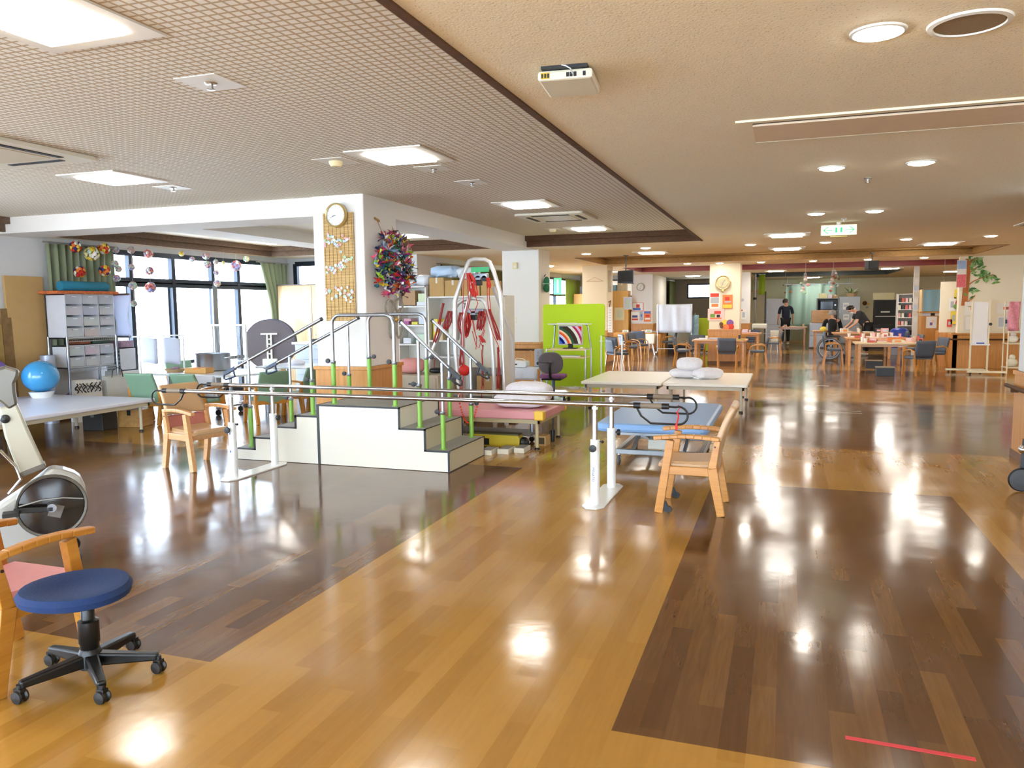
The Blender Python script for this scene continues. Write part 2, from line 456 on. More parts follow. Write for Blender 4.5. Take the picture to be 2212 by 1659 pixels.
# columns with a wooden dado
SKIRT = mat('brown_baseboard', (0.42, 0.28, 0.15), 0.5)
def column(name, x0, x1, y0, y1, top, m=WHITE, dado=0.88, rail=False):
    c = struct(MB().box(x0, x1, y0, y1, dado - 0.02, top).build(name, m, bevel=0.012))
    MB().box(x0 - 0.02, x1 + 0.02, y0 - 0.02, y1 + 0.02, 0, dado).box(x0 - 0.035, x1 + 0.035, y0 - 0.035, y1 + 0.035, dado - 0.04, dado).build('dado_panel', HONEY, parent=c, bevel=0.006)
    MB().box(x0 - 0.028, x1 + 0.028, y0 - 0.028, y1 + 0.028, 0, 0.07).build('baseboard', SKIRT, parent=c)
    if rail:
        h = MB()
        for p, q in (((x0 - .09, y0 - .09), (x1 + .09, y0 - .09)), ((x1 + .09, y0 - .09), (x1 + .09, y1 + .09))):
            h.cyl((p[0], p[1], dado - 0.13), (q[0], q[1], dado - 0.13), 0.018, seg=8)
        h.build('handrail', BROWN, parent=c)
        for q in (0.2, 0.8):
            MB().obox((x0 + (x1 - x0) * q, y0 - 0.055, dado - 0.14), (0.03, 0.08, 0.03)).build('rail_bracket', mat('cream_plastic', (0.86, 0.83, 0.74), 0.4), parent=c)
    return c
column('wall_pier_near', -4.83, -4.21, 7.36, 8.1, HIGH + 0.02, WHITE)
column('wall_pier_middle', -4.89, -4.19, 13.5, 14.2, LOW + 0.02, WHITE, 0.86, True)
column('wall_pier_green', -4.95, -4.30, 19.7, 20.4, LOW + 0.02, CREAM)
column('wall_pier_pictures', -1.83, -1.08, 20.5, 21.2, LOW + 0.02, CREAM)
column('wall_pier_papers', -1.85, -1.08, 26.2, 26.9, LOW + 0.02, WHITE, 0.9)
column('wall_pier_clock', -4.88, -4.17, 26.2, 29.3, LOW + 0.02, WHITE, 0.9)
column('wall_pier_right', 2.14, 2.9, 7.98, 8.72, LOW + 0.02, GREYW, 0.84)
h = MB().cyl((2.06, 8.78, 0.69), (2.06, 7.9, 0.69), 0.019, seg=10).obox((2.09, 8.6, 0.66), (0.06, 0.035, 0.05))
struct(h.build('trim_handrail', BROWN, smooth=True))

# outer walls
def wall(name, parts, m=WHITE):
    mb = MB()
    for p in parts: mb.box(*p)
    return struct(mb.build(name, m))
WIN1 = (9.17, 13.37)              # long window of the first bay, along y
ZT = 2.8
wall('wall_left', [(WX - 0.2, WX, -5, -4, 0, ZT), (WX - 0.2, WX, -4, 5.6, 0, 0.5), (WX - 0.2, WX, -4, 5.6, 2.35, ZT), (WX - 0.2, WX, 5.6, WIN1[0], 0, ZT),
                   (WX - 0.2, WX, WIN1[1], 14.1, 0, ZT), (WX - 0.2, WX, WIN1[0], WIN1[1], 2.40, ZT)], GREYW)
# wall that closes the first bay, with a small high window
wall('wall_bay', [(WX - 0.2, -9.5, 13.8, 14.0, 0, ZT), (-9.5, -8.9, 13.8, 14.0, 0, 1.93), (-9.5, -8.9, 13.8, 14.0, 2.42, ZT), (-8.9, WB, 13.8, 14.0, 0, ZT)], GREYW)
wall('wall_second_bay', [(WB - 0.2, WB, 14.0, 14.9, 0, ZT), (WB - 0.2, WB, 14.9, 25.4, 0, 0.02), (WB - 0.2, WB, 14.9, 25.4, 2.36, ZT), (WB - 0.2, WB, 25.4, 26.6, 0, ZT)], GREYW)
wall('wall_third', [(WB, -6.35, 26.6, 26.8, 0, ZT), (-6.35, -4.85, 26.6, 26.8, 0, 1.8), (-6.35, -4.85, 26.6, 26.8, 2.4, ZT)], GREYW)
TAUPE = mat('taupe_wall', (0.62, 0.58, 0.52), 0.8)
wall('wall_back_bay', [(-7, -3.72, 31.9, 32.1, 0, ZT), (-3.72, -1.85, 31.9, 32.1, 0, 1.76), (-3.72, -1.85, 31.9, 32.1, 2.35, ZT), (-1.9, -1.75, 29.6, 32.1, 0, ZT), (-4.5, -4.2, 29.3, 32.1, 0, ZT)], TAUPE)
wall('wall_far', [(-1.9, 9, FAR, FAR + 0.2, 0, ZT), (-1.9, -1.7, 27.0, FAR, 0, ZT)], mat('pale_yellow_wall', (0.93, 0.91, 0.80), 0.8))
wall('wall_right', [(6.9, 7.1, -5, 36, 0, ZT), (3.72, 6.9, 20.2, 20.4, 0.78, ZT)], CREAM)
wall('wall_back', [(-12, -9.2, -5.2, -5, 0, ZT), (-9.2, 6.4, -5.2, -5, 0, 0.3), (-9.2, 6.4, -5.2, -5, 2.35, ZT), (6.4, 9, -5.2, -5, 0, ZT)], WHITE)
d = MB().box(3.62, 6.9, 20.14, 20.2, 0, 0.80).box(3.6, 3.72, 20.14, 22.2, 0, 0.8).box(3.58, 6.9, 20.12, 20.22, 0.76, 0.80)
struct(d.build('trim_dado', HONEY, bevel=0.005))
struct(MB().cyl((3.56, 20.06, 0.66), (6.8, 20.06, 0.66), 0.02, seg=8).build('trim_rail', BROWN))
struct(MB().box(WX, WX + 0.03, -5, 9.1, 0, 0.08).box(WX, WB, 13.77, 13.8, 0, 0.08).build('baseboard_left', SKIRT))

# windows: frame, bars, panes
n_w = [0]
def window_y(x, ys, zs, mids=(), w=0.07):
    """window in a wall x = const: ys are the upright bars, zs sill, transoms, head"""
    n_w[0] += 1
    mb = MB()
    for y in ys: mb.box(x - 0.05, x + 0.03, y - w / 2, y + w / 2, zs[0], zs[-1])
    for z in zs: mb.box(x - 0.045, x + 0.025, ys[0], ys[-1], z - w / 2, z + w / 2)
    for y0, y1, z in mids: mb.box(x - 0.04, x + 0.02, y0, y1, z - 0.03, z + 0.03)
    o = struct(mb.build('window_%d' % n_w[0], SASH))
    MB().box(x - 0.02, x - 0.012, ys[0], ys[-1], zs[0], zs[-1]).build('pane', SKYG, parent=o)
    return o
def window_x(y, xs, zs, w=0.07):
    n_w[0] += 1
    mb = MB()
    for x in xs: mb.box(x - w / 2, x + w / 2, y - 0.03, y + 0.05, zs[0], zs[-1])
    for z in zs: mb.box(xs[0], xs[-1], y - 0.025, y + 0.045, z - w / 2, z + w / 2)
    o = struct(mb.build('window_%d' % n_w[0], SASH))
    MB().box(xs[0], xs[-1], y + 0.01, y + 0.018, zs[0], zs[-1]).build('pane', SKYG, parent=o)
    return o
o = window_y(WX, (9.17, 9.67, 10.57, 11.53, 12.22, 13.37), (0.04, 1.92, 1.98, 2.40), mids=((10.57, 11.53, 0.62), (11.53, 13.37, 0.62)), w=0.08)
# sliding sashes are doubled on the tall panes
MB().box(WX - 0.09, WX - 0.05, 9.62, 9.72, 0.04, 1.93).box(WX - 0.09, WX - 0.05, 10.50, 10.64, 0.04, 1.93).box(WX + 0.01, WX + 0.045, 11.48, 11.60, 0.04, 1.93).build('sash_stile', mat('grey_aluminium', (0.45, 0.49, 0.53), 0.3, metal=0.6), parent=o)
window_x(13.8, (-9.5, -8.9), (1.93, 2.42), w=0.09)
window_y(WB, (14.9, 16.5, 18.2, 20, 21.7, 23.4, 25.4), (0.04, 1.86, 2.36))
window_x(26.65, (-6.35, -5.75, -5.3, -4.85), (1.8, 2.4), w=0.09)
window_x(31.95, (-3.72, -2.8, -1.9), (1.76, 2.35), w=0.12)
window_y(WX, (-4, -2, 0, 2, 4, 5.6), (0.5, 2.35))  # unseen left windows, added so daylight reaches the ceiling
window_x(-5.1, (-9.2, -6, -3, 0, 3, 6.4), (0.3, 2.35))  # unseen window row added in the back wall to brighten the ceiling
# curtains
def curtain(name, x, y0, y1, z0, z1, m, label, folds=9, gather=None, group=None):
    def fn(u, v):
        yy = y0 + (y1 - y0) * u
        if gather:
            c, k = gather; yy = yy + (c - yy) * k * math.sin(math.pi * min(1, (1 - v) * 1.05)) ** 1.2 if v < 1 else yy
        return (x + 0.045 * math.sin(u * folds * 2 * math.pi) + 0.012 * math.sin(u * folds * 5 + 3 * v), yy, z0 + (z1 - z0) * v)
    t = one(MB().grid(fn, folds * 8, 10), name, m, label, 'curtain', smooth=True, group=group, solid=0.004)
    MB().cyl((x, y0 - 0.05, z1 + 0.02), (x, y1 + 0.05, z1 + 0.02), 0.012, seg=8).box(x - 0.13, x, y0, y0 + 0.02, z1 + 0.01, z1 + 0.03).box(x - 0.13, x, y1 - 0.02, y1, z1 + 0.01, z1 + 0.03).build('rail', mat('rail_grey', (0.6, 0.6, 0.58), 0.4), parent=t)
    return t
SAGE = sheer('sage_curtain_cloth', (0.60, 0.64, 0.52), 0.22)
curtain('curtain', WX + 0.07, 8.15, 9.3, 0.85, 2.44, SAGE, 'green curtain drawn beside the left wall behind the drawer tower', 10)
curtain('curtain', WX + 0.12, 12.75, 13.6, 0.15, 2.40, SAGE, 'green curtain gathered at the far end of the big window beside the wood cabinet', 6, gather=(13.5, 0.35))
curtain('curtain', WB + 0.12, 14.7, 20.8, 1.2, 2.38, sheer('olive_curtain_cloth', (0.46, 0.46, 0.28), 0.15), 'long olive pleated curtain above the cardboard boxes behind the red cord frames', 30)
curtain('curtain', WB + 0.12, 24.2, 26.1, 0.3, 2.36, sheer('lime_curtain_cloth', (0.66, 0.72, 0.40), 0.3), 'lime green curtain seen above the bright green partition', 8)
curtain('curtain', -4.06, 29.4, 30.7, 0.4, 2.4, sheer('dim_olive_cloth', (0.42, 0.45, 0.30), 0.2), 'dull olive curtain hanging beside the bay behind the white cloth screen', 7)

# ================================================================ near things
def onp(u, v, P, rz):
    """(along, height) of the spot seen at (u, v) on the upright plane through P that runs along angle rz"""
    d = ray(u, v); n = Vector((-math.sin(rz), math.cos(rz), 0)); a = Vector((math.cos(rz), math.sin(rz), 0))
    e = Vector((0, 0, EYE)); P = Vector((P[0], P[1], 0)); t = (P - e).dot(n) / d.dot(n)
    q = e + d * t
    return ((q - P).dot(a), q.z)
def text(s, size, m, parent, loc, rot, name='lettering', depth=0.0006):
    cu = bpy.data.curves.new(name, 'FONT'); cu.body = s; cu.size = size; cu.extrude = depth; cu.align_x = 'CENTER'; cu.align_y = 'CENTER'
    o = bpy.data.objects.new(name, cu); COL.objects.link(o); cu.materials.append(m)
    me = bpy.data.meshes.new_from_object(o); me.materials.clear(); me.materials.append(m)
    bpy.data.objects.remove(o); o = bpy.data.objects.new(name, me); COL.objects.link(o)
    o.location = loc; o.rotation_euler = rot; o.parent = parent
    return o

OAK = wood('golden_oak', (0.70, 0.46, 0.16), (0.78, 0.54, 0.22), (3, 40, 40), 0.35, 0.3)
BEECH = wood('pale_beech', (0.80, 0.58, 0.36), (0.85, 0.64, 0.42), (3, 40, 40), 0.35, 0.3)
CHROME = mat('chrome', (0.74, 0.75, 0.77), 0.16, metal=1.0, vary=0.02)
STEEL = mat('brushed_steel', (0.62, 0.64, 0.67), 0.28, metal=0.9, vary=0.04)
BLACK = mat('black_rubber', (0.07, 0.07, 0.075), 0.45)
BLACKM = mat('black_metal', (0.09, 0.095, 0.10), 0.35, metal=0.3)
WPAINT = mat('white_enamel', (0.90, 0.91, 0.91), 0.25, vary=0.015, coat=0.3)
GREEN = mat('lime_green_enamel', (0.50, 0.70, 0.26), 0.35, vary=0.03)
TAN = mat('tan_vinyl', (0.74, 0.60, 0.44), 0.32, vary=0.05, bump=0.05, scale=30)
ROSE = mat('rose_lower_back', (0.74, 0.45, 0.40), 0.35, vary=0.06, bump=0.05, scale=30)  # rosier tone for the lower part of one backrest
PINK = mat('pink_vinyl', (0.84, 0.57, 0.58), 0.4, vary=0.05, bump=0.05, scale=30)
MAUVE = mat('dusty_mauve_vinyl', (0.76, 0.58, 0.48), 0.4, vary=0.06, scale=30)

def armchair(wd, seat_m, back_m, low_m=None, casters=False, label='x', group=None):
    """wooden armchair that faces local +x; origin on the floor below the seat"""
    t = thing('armchair', label, 'chair', group=group)
    W = 0.225
    for s in (-1, 1):
        MB().bar((0.225, s * W, 0), (0.145, s * W, 0.535), 0.042, 0.060, 0.042, 0.055, (0, 1, 0)).build('leg', wd, t, bevel=0.004)
        MB().bar((-0.215, s * W, 0), (-0.150, s * W, 0.345), 0.040, 0.055, 0.042, 0.070, (0, 1, 0)).bar((-0.150, s * W, 0.340), (-0.185, s * W, 0.545), 0.036, 0.058, 0.032, 0.040, (0, 1, 0)).build('leg', wd, t, bevel=0.004)
        n = 8; pts = []
        for k in range(n + 1):
            u = k / n; pts.append((0.265 - 0.46 * u, s * (W + 0.006 - 0.004 * u), 0.545 + 0.022 * math.sin(math.pi * u * 0.9)))
        a = MB()
        for k in range(n):
            w = 0.050 if 0 < k < n - 1 else 0.044
            a.bar(pts[k], (pts[k + 1][0] - 0.002, pts[k + 1][1], pts[k + 1][2]), w, 0.030, 0.050 if k < n - 2 else 0.040, 0.030, (0, 1, 0))
        a.build('armrest', wd, t, bevel=0.006)
        MB().cyl((-0.168, s * (W + 0.017), 0.50), (-0.168, s * (W + 0.021), 0.50), 0.007, seg=10).build('screw_cap', mat('dark_cap', (0.2, 0.12, 0.08), 0.5), t)
    MB().box(-0.17, 0.185, -W - 0.012, -W + 0.012, 0.285, 0.345).box(-0.17, 0.185, W - 0.012, W + 0.012, 0.285, 0.345).box(0.165, 0.188, -W, W, 0.285, 0.345).box(-0.185, -0.16, -W, W, 0.285, 0.345).build('seat_rail', wd, t, bevel=0.003)
    def sf(u, v):
        x = -0.185 + 0.42 * u; y = (v - 0.5) * 2 * 0.208
        ed = min(u, 1 - u, 1) * 0.42; ey = min(v, 1 - v) * 0.416; r = 0.035
        dz = 0
        for e in (ed, ey):
            if e < r: dz += r - math.sqrt(max(0, r * r - (r - e) ** 2))
        return (x, y, 0.392 - 0.012 * math.sin(math.pi * u) - 0.01 * u - min(dz, 0.045))
    MB().grid(sf, 16, 14).box(-0.18, 0.23, -0.205, 0.205, 0.335, 0.36).build('seat', seat_m, t, smooth=True)
    def bk(u, v, off):
        y = (u - 0.5) * 2 * 0.215; q = v
        x = -0.168 - 0.03 * q - 0.11 * q * q - 0.018 * (1 - (2 * u - 1) ** 2) + off
        return (x, y, 0.30 + 0.475 * q)
    zz = (0.0, 1.0) if low_m is None else (0.0, 0.42, 1.0)
    for i in range(len(zz) - 1):
        a, b_ = zz[i], zz[i + 1]
        m = MB().grid(lambda u, v: bk(u, a + (b_ - a) * v, 0.0), 10, 8)
        mm = back_m if (low_m is None or i == 1) else low_m
        o = m.build('backrest' if i == len(zz) - 2 else 'lower_backrest', mm, t, smooth=True, solid=0.045)
        o.modifiers['solid'].offset = 1
        md = o.modifiers.new('bevel', 'BEVEL'); md.width = 0.015; md.segments = 3; md.angle_limit = R(50)
    if casters:
        for s in (-1, 1):
            c = MB().prism([(0.195, 0.015), (0.145, 0.01), (0.155, 0.045), (0.175, 0.085), (0.185, 0.09)], s * W - 0.015, s * W + 0.015, 'y').build('caster_fork', BLACKM, t)
            MB().lathe([(0.001, -0.012), (0.024, -0.012), (0.026, -0.006), (0.026, 0.006), (0.024, 0.012), (0.001, 0.012)], (0.155, s * W, 0.026), 16, 'y').build('caster_wheel', BLACK, c, smooth=True)
    return t
c = armchair(OAK, TAN, TAN, None, True, 'golden oak armchair with tan back and front casters at the right end of the bars')
place(c, (-0.615, 5.84, 0), R(180))
c = armchair(BEECH, TAN, TAN, ROSE, False, 'beech armchair with tan and rose back at the left end of the parallel bars')
place(c, (-5.33, 6.04, 0), R(-14))
c = armchair(OAK, PINK, PINK, None, False, 'wooden armchair with a pink seat, cut off by the left edge behind the stool')
place(c, (-3.09, 2.29, 0), R(90))

# ---- swivel stool
t = thing('swivel_stool', 'round navy blue swivel stool on a black five-star base in the bottom left corner', 'stool', (-2.66, 2.33, 0))
def seat_outline(k, n):
    a = 2 * math.pi * k / n
    r = 0.205 * (1 + 0.10 * math.cos(a - R(215)) ** 3 + 0.02 * math.cos(2 * a))
    return r * math.cos(a), r * math.sin(a)
mb = MB(); n = 32; prof = [(0.001, 0.405), (0.5, 0.408), (0.80, 0.420), (0.93, 0.418), (1.0, 0.398), (0.97, 0.375), (0.86, 0.366), (0.001, 0.366)]
vs_ = []
for f, z in prof:
    for k in range(n):
        x, y = seat_outline(k, n); vs_.append((x * f + 0.075, y * f - 0.09, z + 0.02))
fs_ = [(i * n + k, i * n + (k + 1) % n, (i + 1) * n + (k + 1) % n, (i + 1) * n + k) for i in range(len(prof) - 1) for k in range(n)]
mb.add(vs_, fs_).build('seat', cloth('navy_seat_cloth', (0.04, 0.17, 0.36), 0.85, 90), t, smooth=True)
MB().obox((0.035, -0.04, 0.378), (0.2, 0.07, 0.018), (0, 0, R(-50))).cyl((0.0, 0.0, 0.365), (0.0, 0.0, 0.39), 0.06).build('seat_plate', BLACKM, t)
MB().lathe([(0.036, 0.05), (0.036, 0.15), (0.040, 0.155), (0.040, 0.245), (0.030, 0.25), (0.026, 0.255), (0.026, 0.375)], seg=20).build('gas_column', BLACKM, t, smooth=True)
MB().lathe([(0.001, 0.045), (0.045, 0.05), (0.045, 0.11), (0.036, 0.13)], seg=16).build('hub', BLACKM, t, smooth=True)
for wx, wy in ((-2.745, 2.10), (-2.455, 2.19), (-2.405, 2.465), (-2.87, 2.36), (-2.70, 2.60)):
    dx, dy = wx + 2.66, wy - 2.33; L_ = math.hypot(dx, dy); dx, dy = dx / L_, dy / L_; r = 0.262
    sp = MB().bar((dx * 0.02, dy * 0.02, 0.085), (dx * r, dy * r, 0.072), 0.052, 0.055, 0.034, 0.03, (-dy, dx, 0)).build('star_leg', BLACKM, t, bevel=0.008)
    MB().lathe([(0.001, -0.022), (0.024, -0.02), (0.027, -0.012), (0.020, -0.006), (0.020, 0.006), (0.027, 0.012), (0.024, 0.02), (0.001, 0.022)], (dx * r, dy * r, 0.027), 16, 'y').build('caster', BLACK, sp, smooth=True)
    MB().cyl((dx * r, dy * r, 0.04), (dx * r, dy * r, 0.075), 0.012, seg=10).box(dx * r - 0.018, dx * r + 0.018, dy * r - 0.012, dy * r + 0.012, 0.045, 0.06).build('caster_stem', BLACK, sp)

# ---- exercise bike, its flank turned to the viewer
BP, BA = (-4.10, 3.48), R(49.5)
t = thing('exercise_bike', 'silver grey exercise bike with a black flywheel disc at the left edge', 'exercise bike', (BP[0], BP[1], 0), BA)
def bp(u, v): return onp(u, v, BP, BA)
SILV = mat('silver_plastic', (0.66, 0.66, 0.64), 0.35, metal=0.25, vary=0.03)
DSIL = mat('dark_silver_plastic', (0.40, 0.39, 0.36), 0.32, metal=0.4, vary=0.03)
body = [bp(*p) for p in ((-70, 1105), (0, 1087), (55, 1050), (102, 1013), (112, 1007), (136, 1010), (160, 1018), (173, 1027), (184, 1050), (190, 1083), (187, 1105), (177, 1125), (160, 1140), (136, 1155), (110, 1165), (70, 1178), (0, 1184), (-90, 1184))]
MB().prism(body, -0.075, 0.075, 'y').build('body_shell', SILV, t, bevel=0.02)
cx_, cz_ = bp(112, 1087)
def ringp(r0, r1, y, n=36):
    m = MB(); vs = []
    for k in range(n):
        a = 2 * math.pi * k / n
        vs += [(cx_ + r0 * math.cos(a), y, cz_ + r0 * math.sin(a)), (cx_ + r1 * math.cos(a), y, cz_ + r1 * math.sin(a))]
    m.add(vs, [(2 * k, 2 * k + 1, (2 * k + 3) % (2 * n), (2 * k + 2) % (2 * n)) for k in range(n)]); return m
MB().lathe([(0.172, -0.074), (0.172, -0.086), (0.184, -0.088), (0.190, -0.080), (0.190, -0.074)], (cx_, 0, cz_), 40, 'y', cap=False).build('disc_rim', DSIL, t, smooth=True)
MB().lathe([(0.001, -0.086), (0.168, -0.082), (0.172, -0.074)], (cx_, 0, cz_), 40, 'y').build('flywheel_disc', mat('smoked_black_plastic', (0.10, 0.09, 0.085), 0.12, coat=0.6), t, smooth=True)
MB().tube([(cx_ - 0.165, -0.088, cz_ + 0.02), (cx_ - 0.05, -0.092, cz_ + 0.045), (cx_ + 0.06, -0.092, cz_ + 0.045), (cx_ + 0.165, -0.086, cz_ + 0.025)], 0.004, 6).build('accent_line', SILV, t)
MB().obox((cx_ - 0.09, -0.13, cz_ - 0.0), (0.20, 0.02, 0.03), (0, R(4), 0)).obox((cx_ - 0.20, -0.17, cz_ + 0.0), (0.085, 0.09, 0.022)).build('pedal_crank', BLACK, t, bevel=0.004)
MB().cyl((cx_, -0.08, cz_), (cx_, -0.14, cz_), 0.025).build('crank_axle', STEEL, t)
MB().obox((cx_ + 0.02, -0.089, cz_ - 0.03), (0.07, 0.004, 0.075), (0, R(20), 0)).build('badge', mat('grey_badge', (0.48, 0.47, 0.45), 0.3), t, bevel=0.002)
post = [bp(*p) for p in ((42, 1024), (97, 1005), (60, 925), (37, 870), (-2, 880), (10, 940))]
MB().prism(post, -0.042, 0.042, 'y').build('front_post', mat('warm_silver', (0.68, 0.67, 0.60), 0.35, metal=0.2), t, bevel=0.012)
MB().prism([bp(*p) for p in ((40, 1030), (100, 1008), (96, 998), (44, 1018))], -0.055, 0.055, 'y').build('post_collar', DSIL, t, bevel=0.004)
head = [bp(*p) for p in ((-30, 812), (-5, 795), (12, 790), (42, 799), (40, 812), (33, 827), (34, 845), (39, 873), (20, 884), (2, 868), (-30, 850))]
MB().prism(head, -0.05, 0.05, 'y').build('post_head', DSIL, t, bevel=0.015)
kx, kz = bp(12, 903)
MB().lathe([(0.001, -0.075), (0.022, -0.07), (0.026, -0.05), (0.02, -0.04)], (kx, 0, kz), 16, 'y').build('height_knob', BLACK, t, smooth=True)
wq = bp(150, 1160); wf = bp(152, 1192)
MB().tube([(wq[0], -0.02, wq[1] + 0.02), (wf[0], -0.02, 0.06)], 0.022, 10).cyl((wf[0], -0.2, 0.06), (wf[0], 0.2, 0.06), 0.022, seg=12).build('stabiliser', CHROME, t, smooth=True)
for s in (-1, 1): MB().lathe([(0.001, -0.02), (0.042, -0.022), (0.046, -0.01), (0.046, 0.01), (0.042, 0.022), (0.001, 0.02)], (wf[0] + 0.015, s * 0.17, 0.046), 18, 'y').build('transport_wheel', BLACK, t, smooth=True)
MB().cyl((-0.75, -0.22, 0.03), (-0.75, 0.22, 0.03), 0.03, seg=12).bar((-0.75, 0, 0.04), (-0.35, 0, 0.1), 0.05, 0.05).build('rear_foot', BLACK, t)
q1, q2, q3 = bp(25, 985), bp(46, 1030), bp(20, 1062)
MB().tube([(q1[0] - 0.05, -0.07, q1[1] + 0.05), (q1[0] + 0.02, -0.07, q1[1] - 0.05), (q2[0], -0.07, q2[1]), (q3[0], -0.07, q3[1])], 0.008, 8).build('bottle_cage', CHROME, t, smooth=True)

# ---- parallel bars
t = thing('parallel_bars', 'chrome parallel walking bars on white posts crossing the middle of the room', 'parallel bars', (-2.98, 5.955, 0))
NEAR, FARY, ZB = -0.295, 0.295, 0.772
for y in (NEAR, FARY):
    MB().cyl((-2.36, y, ZB), (2.17, y, ZB), 0.0185, seg=16).build('bar', CHROME, t, smooth=True)
    for s, x0 in ((-1, -2.36), (1, 2.17)):
        # black loop handle that hangs below the bar end
        pts = [(x0 - s * 0.02, y, ZB)] + [(x0 + s * (0.10 + 0.065 * math.sin(R(a))), y, ZB - 0.065 + 0.065 * math.cos(R(a))) for a in range(-20, 200, 20)]
        pts += [(x0 - s * 0.10, y, ZB - 0.128), (x0 - s * 0.17, y, ZB - 0.075), (x0 - s * 0.20, y, ZB - 0.02)]
        h = MB().tube(pts, 0.008, 8).build('end_handle', BLACK, t, smooth=True)
        MB().cyl((x0 - s * 0.225, y, ZB), (x0 - s * 0.175, y, ZB), 0.023, seg=16).build('clamp', BLACK, h, smooth=True)
        MB().cyl((x0 - s * 0.02, y, ZB), (x0 + s * 0.03, y, ZB), 0.022, seg=16).build('clamp', BLACK, h, smooth=True)
        MB().cyl((x0 - s * 0.175, y, ZB), (x0 - s * 0.02, y, ZB), 0.0205, seg=16).build('grip_tape', mat('taupe_tape', (0.50, 0.44, 0.37), 0.6), h, smooth=True)
    for i, x in enumerate((-1.64, 1.655)):
        s_ = MB().lathe([(0.036, 0.012), (0.036, 0.50), (0.034, 0.505), (0.021, 0.505)], (x, y, 0), 24).build('post', WPAINT, t, smooth=True)
        MB().cyl((x, y, 0.50), (x, y, ZB - 0.01), 0.021, seg=18).build('inner_tube', CHROME, s_, smooth=True)
        MB().sph((x, y, ZB - 0.03), 0.024, 14, 8).build('bar_joint', WPAINT, s_, smooth=True)
        if y == NEAR:
            MB().lathe([(0.001, -0.075), (0.026, -0.072), (0.028, -0.058), (0.022, -0.050), (0.010, -0.048), (0.010, -0.03)], (x - 0.005, y, 0.445), 18, 'y').build('height_knob', BLACK, s_, smooth=True)
            MB().sph((x + 0.055, y, 0.49), 0.012, 10, 6).cyl((x + 0.02, y, 0.49), (x + 0.05, y, 0.49), 0.005, seg=8).build('lock_pin', BLACK, s_, smooth=True)
        else:
            MB().lathe([(0.010, 0.03), (0.010, 0.045), (0.025, 0.048), (0.028, 0.058), (0.024, 0.07), (0.001, 0.072)], (x, y, 0.47), 18, 'x').build('height_knob', BLACK, s_, smooth=True)
for x in (-1.64, 1.655):
    pl = [(x - 0.085, -0.36), (x - 0.04, -0.43), (x + 0.04, -0.43), (x + 0.085, -0.36), (x + 0.085, 0.36), (x + 0.04, 0.43), (x - 0.04, 0.43), (x - 0.085, 0.36)]
    MB().prism(pl, 0.0, 0.013, 'z').build('base_plate', WPAINT, t, bevel=0.004)
text('MINATO', 0.028, mat('navy_print', (0.12, 0.16, 0.35), 0.5), t, (1.655 - 0.006, NEAR - 0.0375, 0.245), (R(90), R(90), 0), 'maker_lettering')
mk = MB()
for z in (0.40, 0.24): mk.box(-1.64 - 0.006, -1.64 + 0.006, NEAR - 0.038, NEAR - 0.034, z, z + 0.02)
mk.build('scale_mark', mat('blue_print', (0.3, 0.4, 0.6), 0.5), t)
# strap and tag hanging from the near right handle
o = one(MB().tube([(0, 0, 0), (0.012, -0.01, -0.03), (0.004, 0.0, -0.07), (-0.008, 0.004, -0.10)], 0.006, 6).tube([(0, 0, 0), (0.02, 0.0, 0.03), (0.01, 0.01, 0.05)], 0.003, 6).box(-0.012, 0.004, -0.006, 0.002, -0.13, -0.09), 'cord_tag',
        mat('red_strap', (0.82, 0.12, 0.14), 0.6), 'short red and black strap tied to the right end handle of the near bar', 'strap', (-0.72, 5.655, 0.735))

# ---- training stairs
SX = -4.03
t = thing('training_stairs', 'white training stairs with grey treads, black edging and green handrail posts', 'stairs', (SX, 6.855, 0))
Y0, Y1 = -0.425, 0.425
PAN = mat('off_white_laminate', (0.88, 0.86, 0.80), 0.4, vary=0.015)
RIS = mat('cream_riser', (0.80, 0.76, 0.64), 0.5, vary=0.02)
TRD = mat('grey_tread', (0.55, 0.55, 0.53), 0.6, vary=0.05, scale=90)
EDG = mat('black_edging', (0.05, 0.055, 0.06), 0.4)
lx = [v - SX for v in (-5.20, -4.98, -4.735, -4.49, -4.235, -3.36, -3.10, -2.86)]
hz = [0.118, 0.236, 0.354, 0.472, 0.585, 0.392, 0.198]
for i, nm in enumerate(('small_step', 'small_step', 'small_step', 'small_step', 'platform', 'large_step', 'large_step')):
    s_ = MB().box(lx[i], lx[i + 1], Y0, Y1, 0.004, hz[i] - 0.006).build(nm, RIS if i > 4 else PAN, t)
    MB().box(lx[i] + 0.001, lx[i + 1] - 0.001, Y0 + 0.001, Y1 - 0.001, hz[i] - 0.006, hz[i]).build('tread', TRD, s_)
fp = [(lx[0], 0.004), (lx[0], hz[0])]
for i in range(1, 5): fp += [(lx[i], hz[i - 1]), (lx[i], hz[i])]
fp += [(lx[5], hz[4]), (lx[5], hz[5]), (lx[6], hz[5]), (lx[6], hz[6]), (lx[7], hz[6]), (lx[7], 0.004)]
for y in (Y0, Y1):
    sgn = -1 if y < 0 else 1
    MB().prism(fp, y, y + sgn * 0.006, 'y').build('side_panel', PAN, t)
    e = MB()
    for (xa, za), (xb, zb) in zip(fp[1:-2], fp[2:-1]):
        w = 0.011
        e.box(min(xa, xb) - (w if xa != xb else w), max(xa, xb) + w, min(y + sgn * 0.0065, y + sgn * 0.010), max(y + sgn * 0.0065, y + sgn * 0.010), min(za, zb) - w * 1.4, max(za, zb) + 0.001)
    e.box(lx[4] - 0.012, lx[4] + 0.014, min(y + sgn * 0.006, y + sgn * 0.011), max(y + sgn * 0.006, y + sgn * 0.011), 0.004, hz[4])
    e.box(lx[7] - 0.014, lx[7] + 0.004, min(y + sgn * 0.006, y + sgn * 0.011), max(y + sgn * 0.006, y + sgn * 0.011), 0.004, hz[6])
    e.build('edging', EDG, t)
